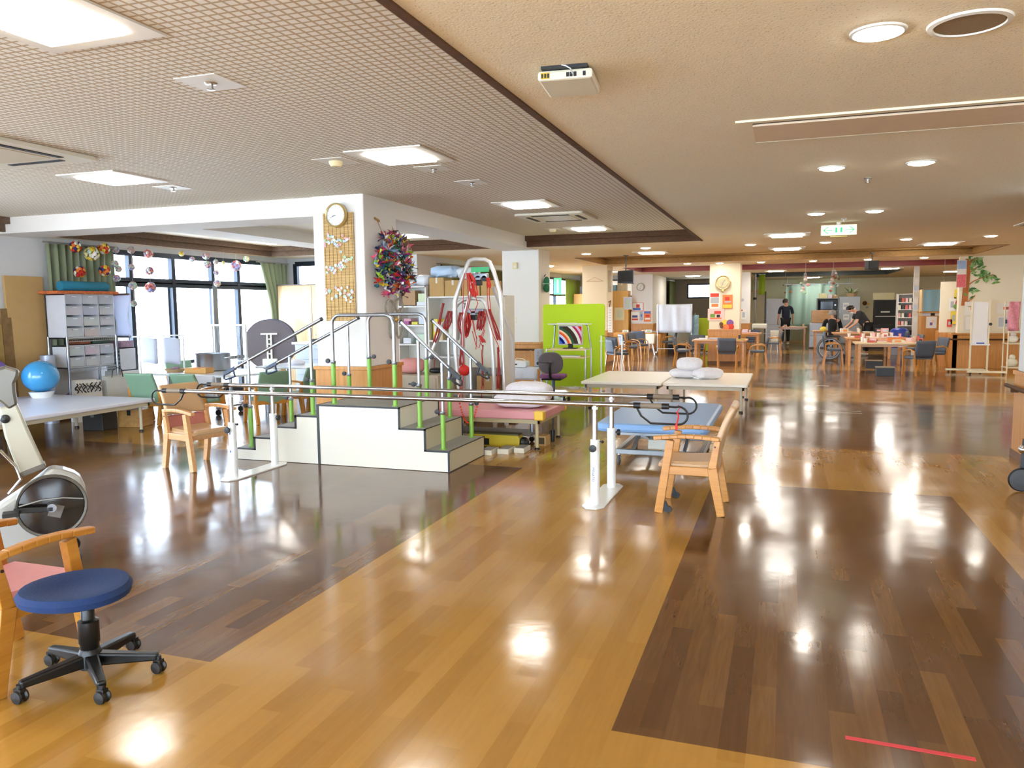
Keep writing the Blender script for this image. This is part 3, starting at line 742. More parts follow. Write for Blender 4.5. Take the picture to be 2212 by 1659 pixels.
def nose(*a): MB().box(*a).build('nosing', EDG, t)
for i in (4, 5, 6): nose(lx[i + 1] - 0.006, lx[i + 1] + 0.003, Y0, Y1, hz[i] - 0.006, hz[i] + 0.002)
for i in (1, 2, 3, 4): nose(lx[i] - 0.003, lx[i] + 0.005, Y0, Y1, hz[i] - 0.006, hz[i] + 0.002)
nose(lx[7] - 0.002, lx[7] + 0.004, Y0, Y1, 0.0, 0.008)
def railpost(x, y, z0, zg, zt, ks):
    p = MB().cyl((x, y, z0 + 0.004), (x, y, zg), 0.0225, seg=16).lathe([(0.032, z0), (0.032, z0 + 0.006), (0.022, z0 + 0.008)], (x, y, 0), 16).build('rail_post', GREEN, t, smooth=True)
    if zt: MB().cyl((x, y, zg), (x, y, zt), 0.015, seg=14).build('inner_tube', STEEL, p, smooth=True)
    MB().lathe([(0.023, zg - 0.008), (0.026, zg - 0.004), (0.026, zg + 0.016), (0.016, zg + 0.02)], (x, y, 0), 14).build('collar', STEEL, p, smooth=True)
    k = MB().cyl((x, y, zg + 0.01), (x + ks * 0.05, y, zg + 0.015), 0.006, seg=8).build('knob_stem', STEEL, p)
    MB().lathe([(0.001, -0.012), (0.022, -0.010), (0.024, 0.0), (0.022, 0.010), (0.001, 0.012)], (x + ks * 0.058, y, zg + 0.016), 14, 'y').build('knob', BLACK, p, smooth=True)
for y in (-0.345, 0.345):
    f = y < 0
    # left sloping rail, arch, right sloping rail
    for x, z0, zg, zt in ((-5.08, hz[0], 0.52, 0.99), (-4.345, hz[3], 0.80, 1.32)):
        railpost(x - SX, y, z0, zg, zt, -1)
    for x, z0, zg, zt in ((-3.19, hz[5], 0.78, 1.20), (-2.955, hz[6], 0.53, 1.00)):
        railpost(x - SX, y, z0, zg, zt, -1 if f else 1)
    x0, x1, zt = -4.10 - SX, -3.44 - SX, 1.44
    for x in (x0, x1): railpost(x, y, hz[4], 0.985, 0, -1 if f else 1)
    pts = [(x0, y, 0.985)] + [(x0 + 0.09 - 0.09 * math.cos(R(a)), y, zt - 0.09 + 0.09 * math.sin(R(a))) for a in range(0, 91, 15)]
    pts += [(x1 - 0.09 + 0.09 * math.sin(R(a)), y, zt - 0.09 + 0.09 * math.cos(R(a))) for a in range(0, 91, 15)] + [(x1, y, 0.985)]
    MB().tube(pts, 0.0165, 12).build('arch_rail', STEEL, t, smooth=True)
    for (xa, za), (xb, zb) in (((-5.27 - SX, 0.905), (-4.22 - SX, 1.40)), ((-2.86 - SX, 0.93), (-3.36 - SX, 1.37))):
        s = -1 if xa < xb else 1
        r_ = MB().cyl((xa, y, za), (xb, y, zb), 0.0165, seg=14).build('slope_rail', STEEL, t, smooth=True)
        d_ = Vector((xb - xa, 0, zb - za)).normalized()
        MB().cyl((xb, y, zb), (xb + d_.x * 0.015, y, zb + d_.z * 0.015), 0.019, seg=14).build('end_cap', BLACK, r_, smooth=True)
        b0 = Vector((xa, y, za)); dn = -d_; pd = Vector((0, 0, -1))
        hp = [b0 - dn * 0.02, b0 + dn * 0.10, b0 + dn * 0.125 + pd * 0.012, b0 + dn * 0.13 + pd * 0.045, b0 + dn * 0.105 + pd * 0.065, b0 + dn * 0.05 + pd * 0.07 + Vector((-s * 0.02, 0, 0)), b0 + pd * 0.075 + Vector((-s * 0.02, 0, 0)), b0 + pd * 0.05 + Vector((-s * 0.01, 0, 0)), b0]
        MB().tube(hp, 0.0105, 8).bar(b0 - dn * 0.03, b0 + dn * 0.11, 0.040, 0.034).build('grip', BLACK if s > 0 else mat('dark_blue_plastic', (0.12, 0.19, 0.30), 0.4), r_, smooth=True)

# ================================================================ left side
LILAC = mat('pale_lilac_vinyl', (0.86, 0.87, 0.92), 0.3, vary=0.02, coat=0.2)
IVORY = mat('ivory_vinyl', (0.96, 0.94, 0.89), 0.3, vary=0.02, coat=0.2)
BEIGEM = mat('beige_enamel', (0.80, 0.77, 0.68), 0.4, vary=0.03)
def platform_bed(name, label, x0, x1, y0, y1, z, top, group=None, thick=0.045, legs=((0.08, 0.08), (0.92, 0.08), (0.08, 0.92), (0.92, 0.92)), frame=BEIGEM, edge_m=None, foot=True, cat='treatment bed', knob=False):
    t = thing(name, label, cat, ((x0 + x1) / 2, (y0 + y1) / 2, 0), group=group)
    w, d = x1 - x0, y1 - y0
    MB().prism(rrect(w, d, 0.02, 2), z - thick, z, 'z').build('mattress', top, t, bevel=0.012)
    f = MB(); a, b_, k = w / 2 - 0.05, d / 2 - 0.05, 0.045
    zf = z - thick - 0.005
    f.box(-a, a, -b_, -b_ + 0.03, zf - k, zf).box(-a, a, b_ - 0.03, b_, zf - k, zf).box(-a, -a + 0.03, -b_, b_, zf - k, zf).box(a - 0.03, a, -b_, b_, zf - k, zf)
    f.build('frame', frame, t, bevel=0.003)
    for u, v in legs:
        x, y = -w / 2 + u * w, -d / 2 + v * d
        l_ = MB().cyl((x, y, 0.02), (x, y, zf - 0.01), 0.019, seg=12).build('leg', frame, t, smooth=True)
        if foot: MB().lathe([(0.028, 0), (0.028, 0.018), (0.019, 0.024)], (x, y, 0), 12).build('rubber_foot', BLACK, l_, smooth=True)
        if knob: MB().cyl((x + 0.015, y, 0.22), (x + 0.04, y, 0.22), 0.016, seg=10).build('adjust_knob', BLACK, l_)
    return t
platform_bed('mat_platform', 'long low platform table with pale lilac top on the left, ball standing on it', -9.35, -7.45, 5.3, 7.72, 0.41, LILAC, legs=((0.93, 0.95), (0.93, 0.06), (0.37, 0.95), (0.30, 0.6), (0.07, 0.06)))
BLUEB = mat('pearl_blue_rubber', (0.22, 0.58, 0.80), 0.22, coat=0.4, vary=0.03)
PURP = mat('purple_rubber', (0.42, 0.30, 0.68), 0.22, coat=0.4, vary=0.03)
def ball(c, r, m, ring, label, zs):
    t = thing('exercise_ball', label, 'exercise ball', (c[0], c[1], zs))
    MB().sph((0, 0, r + 0.035), r, 28, 18, (1, 1, 0.94)).build('ball', m, t, smooth=True)
    MB().cyl((0, 0, r * 2 + 0.022), (0, 0, r * 2 + 0.026), 0.012, seg=8).build('valve', ring, t)
    return t
ball((-8.98, 7.40), 0.215, BLUEB, WPAINT, 'pearly blue exercise ball sitting in a white ring on the lilac platform', 0.43)
MB_ = MB().lathe([(0.10, 0.0), (0.115, 0.0), (0.15, 0.075), (0.135, 0.08), (0.10, 0.01)], seg=28)
one(MB_, 'ball_stand', WPAINT, 'shallow white ring holding the blue exercise ball', 'stand', (-8.98, 7.40, 0.41), smooth=True)
ball((-9.37, 6.98), 0.26, PURP, PURP, 'purple exercise ball behind the exercise bike head, beside the blue ball', 0.41)
# stored under the platform
CARD = mat('cardboard', (0.76, 0.62, 0.40), 0.8, vary=0.06)
def crate(name, label, cat, c, sz, m, rz=0, group=None, tape=None, zb=0.0):
    t = thing(name, label, cat, (c[0], c[1], zb), rz, group)
    w, d, h_ = sz
    MB().box(-w / 2, w / 2, -d / 2, d / 2, 0, h_).build('body', m, t, bevel=0.006)
    if tape is not None: MB().box(-0.025, 0.025, -d / 2 - 0.002, d / 2 + 0.002, h_ * 0.7, h_ + 0.002).build('tape', tape, t)
    return t
WOODY = wood('raw_wood', (0.72, 0.52, 0.26), (0.80, 0.62, 0.36), (20, 3, 20), 0.6)
crate('storage_box', 'small wooden box on the floor under the lilac platform', 'box', (-8.02, 7.95, 0), (0.32, 0.28, 0.22), WOODY, 0.2, tape=BLACKM)
crate('storage_box', 'dark storage box on the floor under the lilac platform beside the wooden box', 'box', (-8.25, 7.6, 0), (0.3, 0.26, 0.24), mat('dark_box', (0.20, 0.20, 0.20), 0.6), 0.1, tape=mat('grey_label', (0.5, 0.52, 0.52), 0.6))

# wire rack with drawer towers
RK, RZ = (-9.36, 8.42), R(90)
t = thing('wire_rack', 'chrome wire shelving rack against the left wall carrying clear drawer towers', 'shelf', (RK[0], RK[1], 0), RZ)
w, d = 0.41, 0.17
for sx in (-1, 1):
    for sy in (-1, 1): MB().cyl((sx * w, sy * d, 0), (sx * w, sy * d, 1.16), 0.017, seg=12).build('post', STEEL, t, smooth=True)
for z in (0.25, 0.72, 1.13):
    m = MB().box(-w, w, -d - 0.004, -d + 0.004, z - 0.008, z + 0.004).box(-w, w, -d - 0.004, -d + 0.004, z - 0.045, z - 0.035).box(-w, w, d - 0.004, d + 0.004, z - 0.008, z + 0.004)
    for k in range(24):
        x = -w + 2 * w * (k + 0.5) / 24; m.tube([(x, -d, z), (x, d, z)], 0.003, 4)
        m.tube([(x, -d, z - 0.04), (x + w / 24, -d, z)], 0.003, 4)
    m.build('wire_shelf', STEEL, t)
CLEAR = milky('clear_plastic', (0.86, 0.88, 0.92), 0.55)
RIMP = mat('frosted_rim', (0.83, 0.85, 0.88), 0.35)
def drawer_tower(loc, W, D, H, nx, nz, colors, label, name='drawer_tower', group=None, rz=0):
    t = thing(name, label, 'drawers', loc, rz, group)
    m = MB().box(-W / 2, -W / 2 + 0.012, -D / 2, D / 2, 0, H).box(W / 2 - 0.012, W / 2, -D / 2, D / 2, 0, H).box(-W / 2, W / 2, D / 2 - 0.01, D / 2, 0, H).box(-W / 2, W / 2, -D / 2, D / 2, H - 0.014, H).box(-W / 2, W / 2, -D / 2, D / 2, 0, 0.012)
    for i in range(1, nx): x = -W / 2 + W * i / nx; m.box(x - 0.006, x + 0.006, -D / 2, D / 2, 0, H)
    m.build('casing', RIMP, t)
    k = 0
    for j in range(nz):
        for i in range(nx):
            x0 = -W / 2 + W * i / nx + 0.015; x1 = -W / 2 + W * (i + 1) / nx - 0.015; z0 = H * j / nz + 0.016; z1 = H * (j + 1) / nz - 0.008
            dr = MB().box(x0, x1, -D / 2 - 0.006, D / 2 - 0.03, z0, z1).build('drawer', CLEAR, t)
            c_ = colors[k % len(colors)]; k += 1
            if c_: MB().box(x0 + 0.012, x1 - 0.012, -D / 2 + 0.012, D / 2 - 0.05, z0 + 0.006, z0 + (z1 - z0) * 0.72).build('contents', mat('stored_%s' % '_'.join('%d' % (q * 100) for q in c_), c_, 0.7, vary=0.3, scale=40), dr)
            MB().box((x0 + x1) / 2 - 0.04, (x0 + x1) / 2 + 0.04, -D / 2 - 0.014, -D / 2 - 0.006, z1 - 0.03, z1 - 0.018).build('pull', RIMP, dr)
    return t
drawer_tower((-9.36, 8.42, 1.137), 0.82, 0.34, 0.60, 3, 4, [(0.85, 0.83, 0.76), (0.92, 0.66, 0.42), (0.72, 0.80, 0.84), (0.74, 0.80, 0.84), (0.84, 0.86, 0.74), (0.84, 0.80, 0.82), (0.90, 0.80, 0.82), (0.45, 0.60, 0.86), (0.84, 0.84, 0.80), None, (0.8, 0.8, 0.85), None],
             'wide frosted drawer tower on top of the wire rack, flowered cushion on it', rz=RZ)
drawer_tower((-9.36, 8.42, 0.727), 0.76, 0.30, 0.31, 3, 2, [(0.80, 0.82, 0.80), (0.86, 0.84, 0.76), (0.68, 0.74, 0.78), (0.66, 0.82, 0.74), (0.88, 0.56, 0.66), (0.55, 0.66, 0.80)],
             'low frosted drawer unit on the middle shelf of the wire rack', rz=RZ)
one(MB().prism(rrect(1.02, 0.40, 0.05), 0, 0.045, 'z'), 'floral_cushion', None or mat('floral_cloth', (0.80, 0.42, 0.22), 0.85, vary=0.75, scale=38), 'flat red and orange flowered cushion on the frosted drawer tower', 'cushion', (-9.34, 8.40, 1.739), R(88), bevel=0.02)
one(MB().lathe([(0.001, -0.40), (0.06, -0.40), (0.072, -0.385), (0.072, 0.385), (0.06, 0.40), (0.001, 0.40)], (0, 0, 0.062), 20, 'x').add([], []), 'bolster', cloth('teal_cloth', (0.16, 0.50, 0.62)), 'teal blue bolster lying on the flowered cushion', 'bolster', (-9.34, 8.47, 1.786), R(91), smooth=True)
for i, (x, z, m) in enumerate(((-9.15, 1.0, 'storage_tub'), (-8.8, 1.0, 'storage_tub'))):
    pass
o = crate('storage_tub', 'dark green tub lying between the drawer units on the wire rack', 'box', (-9.36, 8.62), (0.26, 0.3, 0.06), mat('dark_green_tub', (0.13, 0.26, 0.22), 0.5), zb=1.048)
o = crate('storage_tub', 'rust red tub lying between the drawer units on the wire rack', 'box', (-9.36, 8.34), (0.26, 0.18, 0.055), mat('rust_tub', (0.50, 0.25, 0.15), 0.5), zb=1.048)
# bags on and before the bottom shelf
def bag(name, label, cat, loc, w, d, h_, m, rz=0, handle=None, group=None):
    t = thing(name, label, cat, loc, rz, group)
    MB().add([(-w / 2, -d / 2, 0), (w / 2, -d / 2, 0), (w / 2, d / 2, 0), (-w / 2, d / 2, 0), (-w * .47, -d * .35, h_), (w * .47, -d * .35, h_ * 0.97), (w * .46, d * .35, h_), (-w * .46, d * .35, h_ * 1.02)],
             [(0, 3, 2, 1), (0, 1, 5, 4), (1, 2, 6, 5), (2, 3, 7, 6), (3, 0, 4, 7)]).build('sack', m, t, solid=0.004)
    if handle is not None: MB().tube([(-w * .25, -d * .36, h_ - .02), (-w * .2, -d * .4, h_ + .09), (0, -d * .4, h_ + .12), (w * .2, -d * .4, h_ + .09), (w * .25, -d * .36, h_ - .02)], 0.006, 6).build('handle', handle, t)
    return t
bm = bag('shopping_bag', 'white shopping bag with large black curly lettering at the foot of the wire rack', 'bag', (-9.06, 8.16, 0.0), 0.40, 0.13, 0.56, mat('bag_white', (0.90, 0.89, 0.86), 0.6), R(82))
ink = MB()
for k in range(7):
    x = -0.19 + 0.055 * k; a = [(x + 0.02 * math.sin(q * 1.3 + k), -0.075 + 0.008 * q / 8, 0.40 + 0.018 * q) for q in range(8)]
    ink.tube(a, 0.006 if k % 2 else 0.009, 5)
    ink.tube([(x + 0.028 * math.cos(R(b)), -0.071, 0.46 + 0.03 * math.sin(R(b))) for b in range(0, 260, 30)], 0.004, 5)
ink.build('printed_lettering', mat('ink_black', (0.08, 0.08, 0.08), 0.6), bm)
bag('shopping_bag', 'plain pale grey carrier bag with a dark handle right of the lettered bag', 'bag', (-9.03, 8.62, 0.0), 0.38, 0.13, 0.58, mat('bag_pale', (0.80, 0.80, 0.77), 0.6), R(88), BLACK)
one(MB().prism([(-0.2, 0), (0.2, 0), (0.16, 0.1), (0.02, 0.15), (-0.12, 0.08)], -0.1, 0.1, 'y'), 'folded_cloth', cloth('violet_cloth', (0.48, 0.36, 0.66)), 'violet cloth heaped on the bottom shelf of the wire rack', 'cloth', (-9.36, 8.24, 0.255), bevel=0.02)
for i in range(3):
    one(MB().prism([(-0.17, 0), (0.17, 0), (0.15, 0.035), (-0.15, 0.04)], -0.12, 0.12, 'y'), 'folded_paper', mat('kraft_paper', (0.72, 0.62, 0.46), 0.8), ('lowest', 'middle', 'top')[i] + ' crumpled brown paper sheet stacked on the bottom wire shelf', 'paper', (-9.36, 8.64, 0.255 + 0.045 * i), R(12 * i), group='brown paper sheets', bevel=0.01)

# boards, tubes and poster against the left wall
t = one(MB().box(-0.02, 0.02, -0.28, 0.28, 0, 1.98), 'cardboard_sheet', CARD, 'tall cardboard sheet leaning on the left wall behind the drawer tower', 'panel', (-9.62, 7.80, 0.0), bevel=0.003); t.rotation_euler = (0, R(-1.2), 0)
t = one(MB().box(-0.02, 0.02, -0.07, 0.07, 0, 1.55), 'wooden_board', mat('mottled_board', (0.52, 0.40, 0.24), 0.7, vary=0.4, scale=12), 'narrow mottled wooden board leaning on the left wall', 'board', (-9.60, 7.50, 0.0)); t.rotation_euler = (0, R(-2), 0)
t = one(MB().box(-0.02, 0.02, -0.05, 0.05, 0, 1.35), 'wooden_board', mat('gold_board', (0.62, 0.50, 0.26), 0.7, vary=0.2, scale=9), 'shorter yellow brown board leaning on the left wall beside the mottled one', 'board', (-9.58, 7.36, 0.0)); t.rotation_euler = (0, R(-2), 0)
t = thing('wall_poster', 'small dark framed picture low on the left wall behind the balls', 'picture', (-9.69, 7.27, 0.98))
MB().box(0.0, 0.012, -0.10, 0.10, 0, 0.32).build('frame', BLACKM, t)
MB().box(0.012, 0.014, -0.085, 0.085, 0.015, 0.305).build('print', mat('dark_print', (0.22, 0.24, 0.24), 0.5, vary=0.6, scale=25), t)
t = one(MB().lathe([(0.001, 0), (0.09, 0), (0.09, 0.92), (0.08, 0.92), (0.05, 0.9), (0.03, 0.92), (0.001, 0.92)], seg=20), 'rolled_mat', mat('silver_mat', (0.70, 0.74, 0.82), 0.35, vary=0.15, metal=0.2), 'silvery rolled mat standing beside the wire rack', 'rolled mat', (-9.35, 7.83, 0.0), smooth=True)
t = thing('wooden_stick', 'wooden stick with blue tip leaning on the left wall above the purple ball', 'stick', (-9.6, 7.02, 0))
MB().cyl((0, 0, 0), (-0.03, -0.08, 1.10), 0.013, seg=8).build('shaft', OAK, t)
MB().cyl((-0.03, -0.08, 1.10), (-0.032, -0.085, 1.15), 0.014, seg=8).build('tip', mat('blue_tip', (0.2, 0.35, 0.7), 0.5), t)
# small white drawer tower, tub of balls and papers beside the rack
drawer_tower((-9.38, 9.10, 0.62), 0.26, 0.3, 0.34, 1, 6, [(0.75, 0.80, 0.92)], 'small pale blue drawer stack between the wire rack and the towels', 'desk_drawers')
crate('storage_trolley', 'white trolley carcass carrying the small pale blue drawer stack', 'trolley', (-9.38, 9.10), (0.32, 0.34, 0.10), WPAINT, zb=0.515)
t = thing('ball_bin', 'clear plastic bin full of small coloured balls under the small drawer stack', 'bin', (-9.38, 9.10, 0))
MB().lathe([(0.12, 0.0), (0.15, 0.5), (0.156, 0.5), (0.125, 0.0)], seg=20).build('tub', CLEAR, t, smooth=True)
g_ = MB()
for k in range(60): g_.sph((RND.uniform(-.08, .08), RND.uniform(-.08, .08), 0.03 + 0.42 * RND.random()), 0.028, 6, 5, mi=k % 4)
b_ = g_.build('balls', [mat('ball_pink', (0.85, 0.6, 0.65), 0.5), mat('ball_yellow', (0.85, 0.78, 0.5), 0.5), mat('ball_white', (0.85, 0.85, 0.82), 0.5), mat('ball_violet', (0.6, 0.5, 0.75), 0.5)], t, smooth=True); b_['kind'] = 'stuff'
crate('craft_box', 'open white box of craft bits on the small drawer stack', 'box', (-9.38, 9.10), (0.24, 0.24, 0.10), mat('craft_bits', (0.62, 0.52, 0.60), 0.7, vary=0.6, scale=30), zb=0.962)
one(MB().grid(lambda u, v: (-0.15 + 0.3 * u, 0.03 * math.sin(6 * v + 2 * u), 0.62 * v), 8, 12), 'hanging_papers', sheer('sheer_white', (0.88, 0.90, 0.96), 0.5), 'sheaf of sheer white papers hanging beside the drawer tower', 'paper', (-9.2, 8.98, 1.13), smooth=True, solid=0.003)
MB().box(-0.15, 0.15, -0.01, 0.01, 0.60, 0.63).build('clip_rail', STEEL, bpy.data.objects['hanging_papers'])
MB().box(-0.16, 0.12, -0.02, 0.02, -0.02, 0.01).build('lower_rail', STEEL, bpy.data.objects['hanging_papers'])

# towel rail
t = thing('towel_stand', 'thin white towel stand in front of the big window', 'towel stand', (-9.0, 9.5, 0))
MB().tube([(-0.55, 0, 1.10), (0.45, 0, 1.13)], 0.009, 8).build('rail', WPAINT, t)
for x in (-0.42, 0.42): MB().tube([(x, 0, 0.02), (x, 0, 1.11)], 0.012, 8).build('upright', WPAINT, t)
for x in (-0.42, 0.42): MB().tube([(x, -0.2, 0.02), (x, 0.2, 0.02)], 0.012, 8).build('foot', WPAINT, t)
for s, lb in ((-0.24, 'white towel hanging on the left half of the towel stand'), (0.20, 'white towel hanging on the right half of the towel stand')):
    def tw(u, v, s=s):
        return (s - 0.15 + 0.30 * u, (-0.016 if v < 0.5 else 0.016), 1.125 - abs(v - 0.5) * 0.86 + 0.01 * math.sin(5 * u))
    one(MB().grid(tw, 6, 11), 'towel', cloth('white_towel', (0.85, 0.87, 0.93), 0.95), lb, 'towel', (-9.0, 9.5, 0), smooth=True, solid=0.006, group='white towels')
# white table with cut corner and its things
LT = mat('white_laminate', (0.90, 0.93, 0.95), 0.25, coat=0.3, vary=0.01)
def desk_table(name, label, poly, z, legs, m=LT, lm=STEEL, loc=(0, 0, 0)):
    t = thing(name, label, 'table', loc)
    MB().prism(poly, z - 0.03, z, 'z').build('tabletop', m, t, bevel=0.006)
    for x, y in legs: MB().cyl((x, y, 0), (x, y, z - 0.03), 0.02, seg=10).build('leg', lm, t, smooth=True)
    return t
desk_table('work_table', 'white table in front of the big window with a basket and a metal pot', [(-0.78, -0.03), (0.66, -0.12), (0.95, 0.55), (0.72, 1.0), (-0.35, 1.0), (-0.66, 0.5)], 0.62, ((-0.55, 0.15), (0.6, 0.05), (0.6, 0.85), (-0.3, 0.85)), loc=(-7.75, 8.72, 0))
desk_table('work_table', 'white table behind the left stair handles, right of the table with the pot', [(-0.5, -0.4), (0.55, -0.4), (0.55, 0.4), (-0.5, 0.4)], 0.62, ((-0.4, -0.3), (0.45, -0.3), (0.45, 0.3), (-0.4, 0.3)), loc=(-7.3, 10.55, 0))
t = thing('basket', 'shallow woven basket of small things on the white window table', 'basket', (-8.3, 9.0, 0.62))
MB().lathe([(0.001, 0), (0.11, 0), (0.15, 0.045), (0.14, 0.045), (0.10, 0.008)], seg=20).build('bowl', mat('wicker', (0.78, 0.66, 0.50), 0.8, vary=0.3, scale=60), t, smooth=True)
MB().sph((0.03, 0, 0.05), 0.03, 8, 6).sph((-0.05, 0.03, 0.045), 0.03, 8, 6).sph((0.0, 0.06, 0.05), 0.025, 8, 6).build('contents', mat('craft_bits', (0.62, 0.52, 0.60), 0.7), t, smooth=True)
crate('tissue_tray', 'small orange brown tray beside the metal pot', 'tray', (-7.8, 8.92), (0.34, 0.2, 0.075), mat('orange_box', (0.82, 0.62, 0.34), 0.6), 0.1, zb=0.62, tape=mat('orange_bits', (0.92, 0.55, 0.2), 0.6))
t = thing('metal_pot', 'wide brushed metal pot on the far end of the window table', 'pot', (-7.95, 9.38, 0.62))
MB().lathe([(0.001, 0.0), (0.24, 0.0), (0.25, 0.01), (0.25, 0.24), (0.258, 0.25), (0.245, 0.245), (0.24, 0.02), (0.001, 0.015)], seg=32).build('body', STEEL, t, smooth=True)
for s in (-1, 1): MB().tube([(s * 0.25, -0.05, 0.19), (s * 0.285, -0.04, 0.19), (s * 0.285, 0.04, 0.19), (s * 0.25, 0.05, 0.19)], 0.006, 6).build('handle', STEEL, t)
# drying frame with strings
t = thing('string_frame', 'tall white frame strung with threads in front of the window beside the round tables', 'frame', (-8.6, 10.55, 0))
for x in (-0.33, 0.33): MB().box(x - 0.02, x + 0.02, -0.015, 0.015, 0, 1.27).build('upright', WPAINT, t)
MB().box(-0.33, 0.33, -0.01, 0.01, 1.24, 1.27).box(-0.33, 0.33, -0.01, 0.01, 0.66, 0.68).build('crossbar', WPAINT, t)
MB().box(-0.36, -0.3, -0.2, 0.2, 0, 0.03).box(0.3, 0.36, -0.2, 0.2, 0, 0.03).build('base', WPAINT, t)
s_ = MB()
for k in range(26): x = -0.30 + 0.6 * k / 25; s_.tube([(x, 0, 0.68), (x, 0, 1.24)], 0.003, 4)
s_ = s_.build('threads', mat('white_thread', (0.9, 0.9, 0.9), 0.7), t); s_['kind'] = 'stuff'
# folded round tables
DISC = mat('grey_brown_laminate', (0.36, 0.32, 0.33), 0.45, vary=0.05)
def folded_table(loc, rz, label):
    t = thing('folded_round_table', label, 'folding table', loc, rz, 'round folding tables standing on edge')
    MB().lathe([(0.001, -0.015), (0.46, -0.015), (0.46, 0.015), (0.001, 0.015)], (0, 0, 0.86), 48, 'y').build('tabletop', DISC, t, bevel=0.004)
    MB().lathe([(0.462, -0.018), (0.468, -0.018), (0.468, 0.018), (0.462, 0.018)], (0, 0, 0.86), 48, 'y', cap=False).build('rim', mat('steel_blue_rim', (0.25, 0.32, 0.48), 0.4), t)
    LG = mat('ivory_leg', (0.85, 0.84, 0.78), 0.4)
    c = MB().box(-0.15, 0.15, -0.05, -0.016, 1.04, 1.07).box(-0.05, -0.02, -0.05, -0.02, 0.58, 1.04).box(0.02, 0.05, -0.05, -0.02, 0.58, 1.04)
    for z in (0.69, 0.78, 0.87, 0.96): c.box(-0.05, 0.05, -0.048, -0.022, z - 0.012, z + 0.012)
    c.build('leg_frame', LG, t)
    MB().box(-0.12, 0.14, -0.10, -0.016, 0.03, 0.60).build('foot_bracket', LG, t, bevel=0.01)
    MB().box(-0.2, 0.2, -0.14, 0.14, 0.0, 0.03).build('stand', BLACKM, t)
    return t
F0 = folded_table((-8.95, 12.1, 0.0), R(22), 'nearer dark round folding table standing on edge beside the wood cabinet')
F1 = dup(F0, (-9.3, 12.65, 0), R(40), 'dark round folding table on edge, half hidden behind the nearer one')
# wood cabinet and the box on it, grey desk
t = thing('wood_cabinet', 'tall pale wood cupboard at the end wall between curtain and clock pillar', 'cabinet', (-8.70, 13.4, 0))
PW = wood('pale_cabinet_wood', (0.80, 0.66, 0.46), (0.87, 0.75, 0.55), (25, 25, 2.0), 0.4)
MB().box(-0.78, 0.78, -0.26, 0.28, 0, 1.97).build('body', PW, t, bevel=0.004)
for s in (-1, 1):
    dd = MB().box(*sorted((s * 0.005, s * 0.77)), -0.28, -0.26, 0.06, 1.95).build('door', PW, t, bevel=0.003)
    MB().cyl((s * 0.06, -0.295, 1.0), (s * 0.06, -0.28, 1.0), 0.012, seg=10).build('knob', STEEL, dd)
MB().box(-0.79, 0.79, -0.285, 0.285, 1.97, 1.985).build('top', DISC, t)
crate('small_box', 'small white box on top of the wood cupboard under the high window', 'box', (-8.45, 13.3), (0.22, 0.2, 0.28), mat('faded_box', (0.82, 0.80, 0.74), 0.7), zb=1.985)
t = thing('grey_desk', 'pale grey steel cabinet desk beside the round folded tables', 'desk', (-7.72, 12.1, 0))
GM = mat('pale_grey_steel', (0.74, 0.78, 0.84), 0.4)
MB().box(-0.48, 0.42, -0.3, 0.3, 0, 0.88).build('body', GM, t, bevel=0.004)
MB().box(-0.53, 0.45, -0.33, 0.32, 0.88, 0.92).build('top', mat('white_laminate', (0.9, 0.93, 0.95), 0.25), t, bevel=0.004)
for z in (0.08, 0.35, 0.62): 
    dr = MB().box(-0.44, 0.38, -0.31, -0.30, z, z + 0.25).build('drawer', GM, t, bevel=0.003); MB().box(-0.08, 0.02, -0.325, -0.31, z + 0.18, z + 0.20).build('handle', STEEL, dr)
crate('flat_case', 'flat black case on top of the pale grey desk', 'case', (-7.7, 12.1), (0.6, 0.3, 0.05), BLACKM, zb=0.92, tape=STEEL)
# green chairs round the window tables
GV = mat('sage_green_vinyl', (0.47, 0.60, 0.50), 0.45, vary=0.05)
GC0 = armchair(OAK, GV, GV, label='sage green armchair standing nearest to the left end of the parallel bars', group='sage green armchairs')
place(GC0, (-7.95, 8.22, 0), R(95)); GC0.scale = (1, 1, 0.88)
g_ = 'sage green armchairs'
for x, y, r, lb in ((-9.0, 9.98, -25, 'sage green armchair behind the window table in front of the towels'),
                    (-6.55, 8.75, 150, 'sage green armchair with its back to the viewer left of the stair rails'),
                    (-6.45, 9.5, 165, 'sage green armchair seen between the two left stair handles'),
                    (-7.25, 8.28, 85, 'sage green armchair tucked under the near edge of the window table')):
    c = dup(GC0, (x, y, 0), R(r), lb, g_)
one(MB().lathe([(0.001, 0), (0.12, 0.0), (0.14, 0.03), (0.13, 0.05), (0.05, 0.08), (0.001, 0.075)], seg=14), 'crumpled_cloth', cloth('white_rag', (0.86, 0.86, 0.90)), 'crumpled white cloth on the table by the round folded tables', 'cloth', (-7.35, 10.6, 0.62), smooth=True)
one(MB().grid(lambda u, v: (0.34 * u, 0.02 * math.sin(9 * u), 0.34 * v), 8, 6), 'white_bag', cloth('white_sack', (0.88, 0.89, 0.93)), 'white cloth bag hanging below the edge of the window table', 'bag', (-7.62, 8.60, 0.27), solid=0.03, smooth=True)
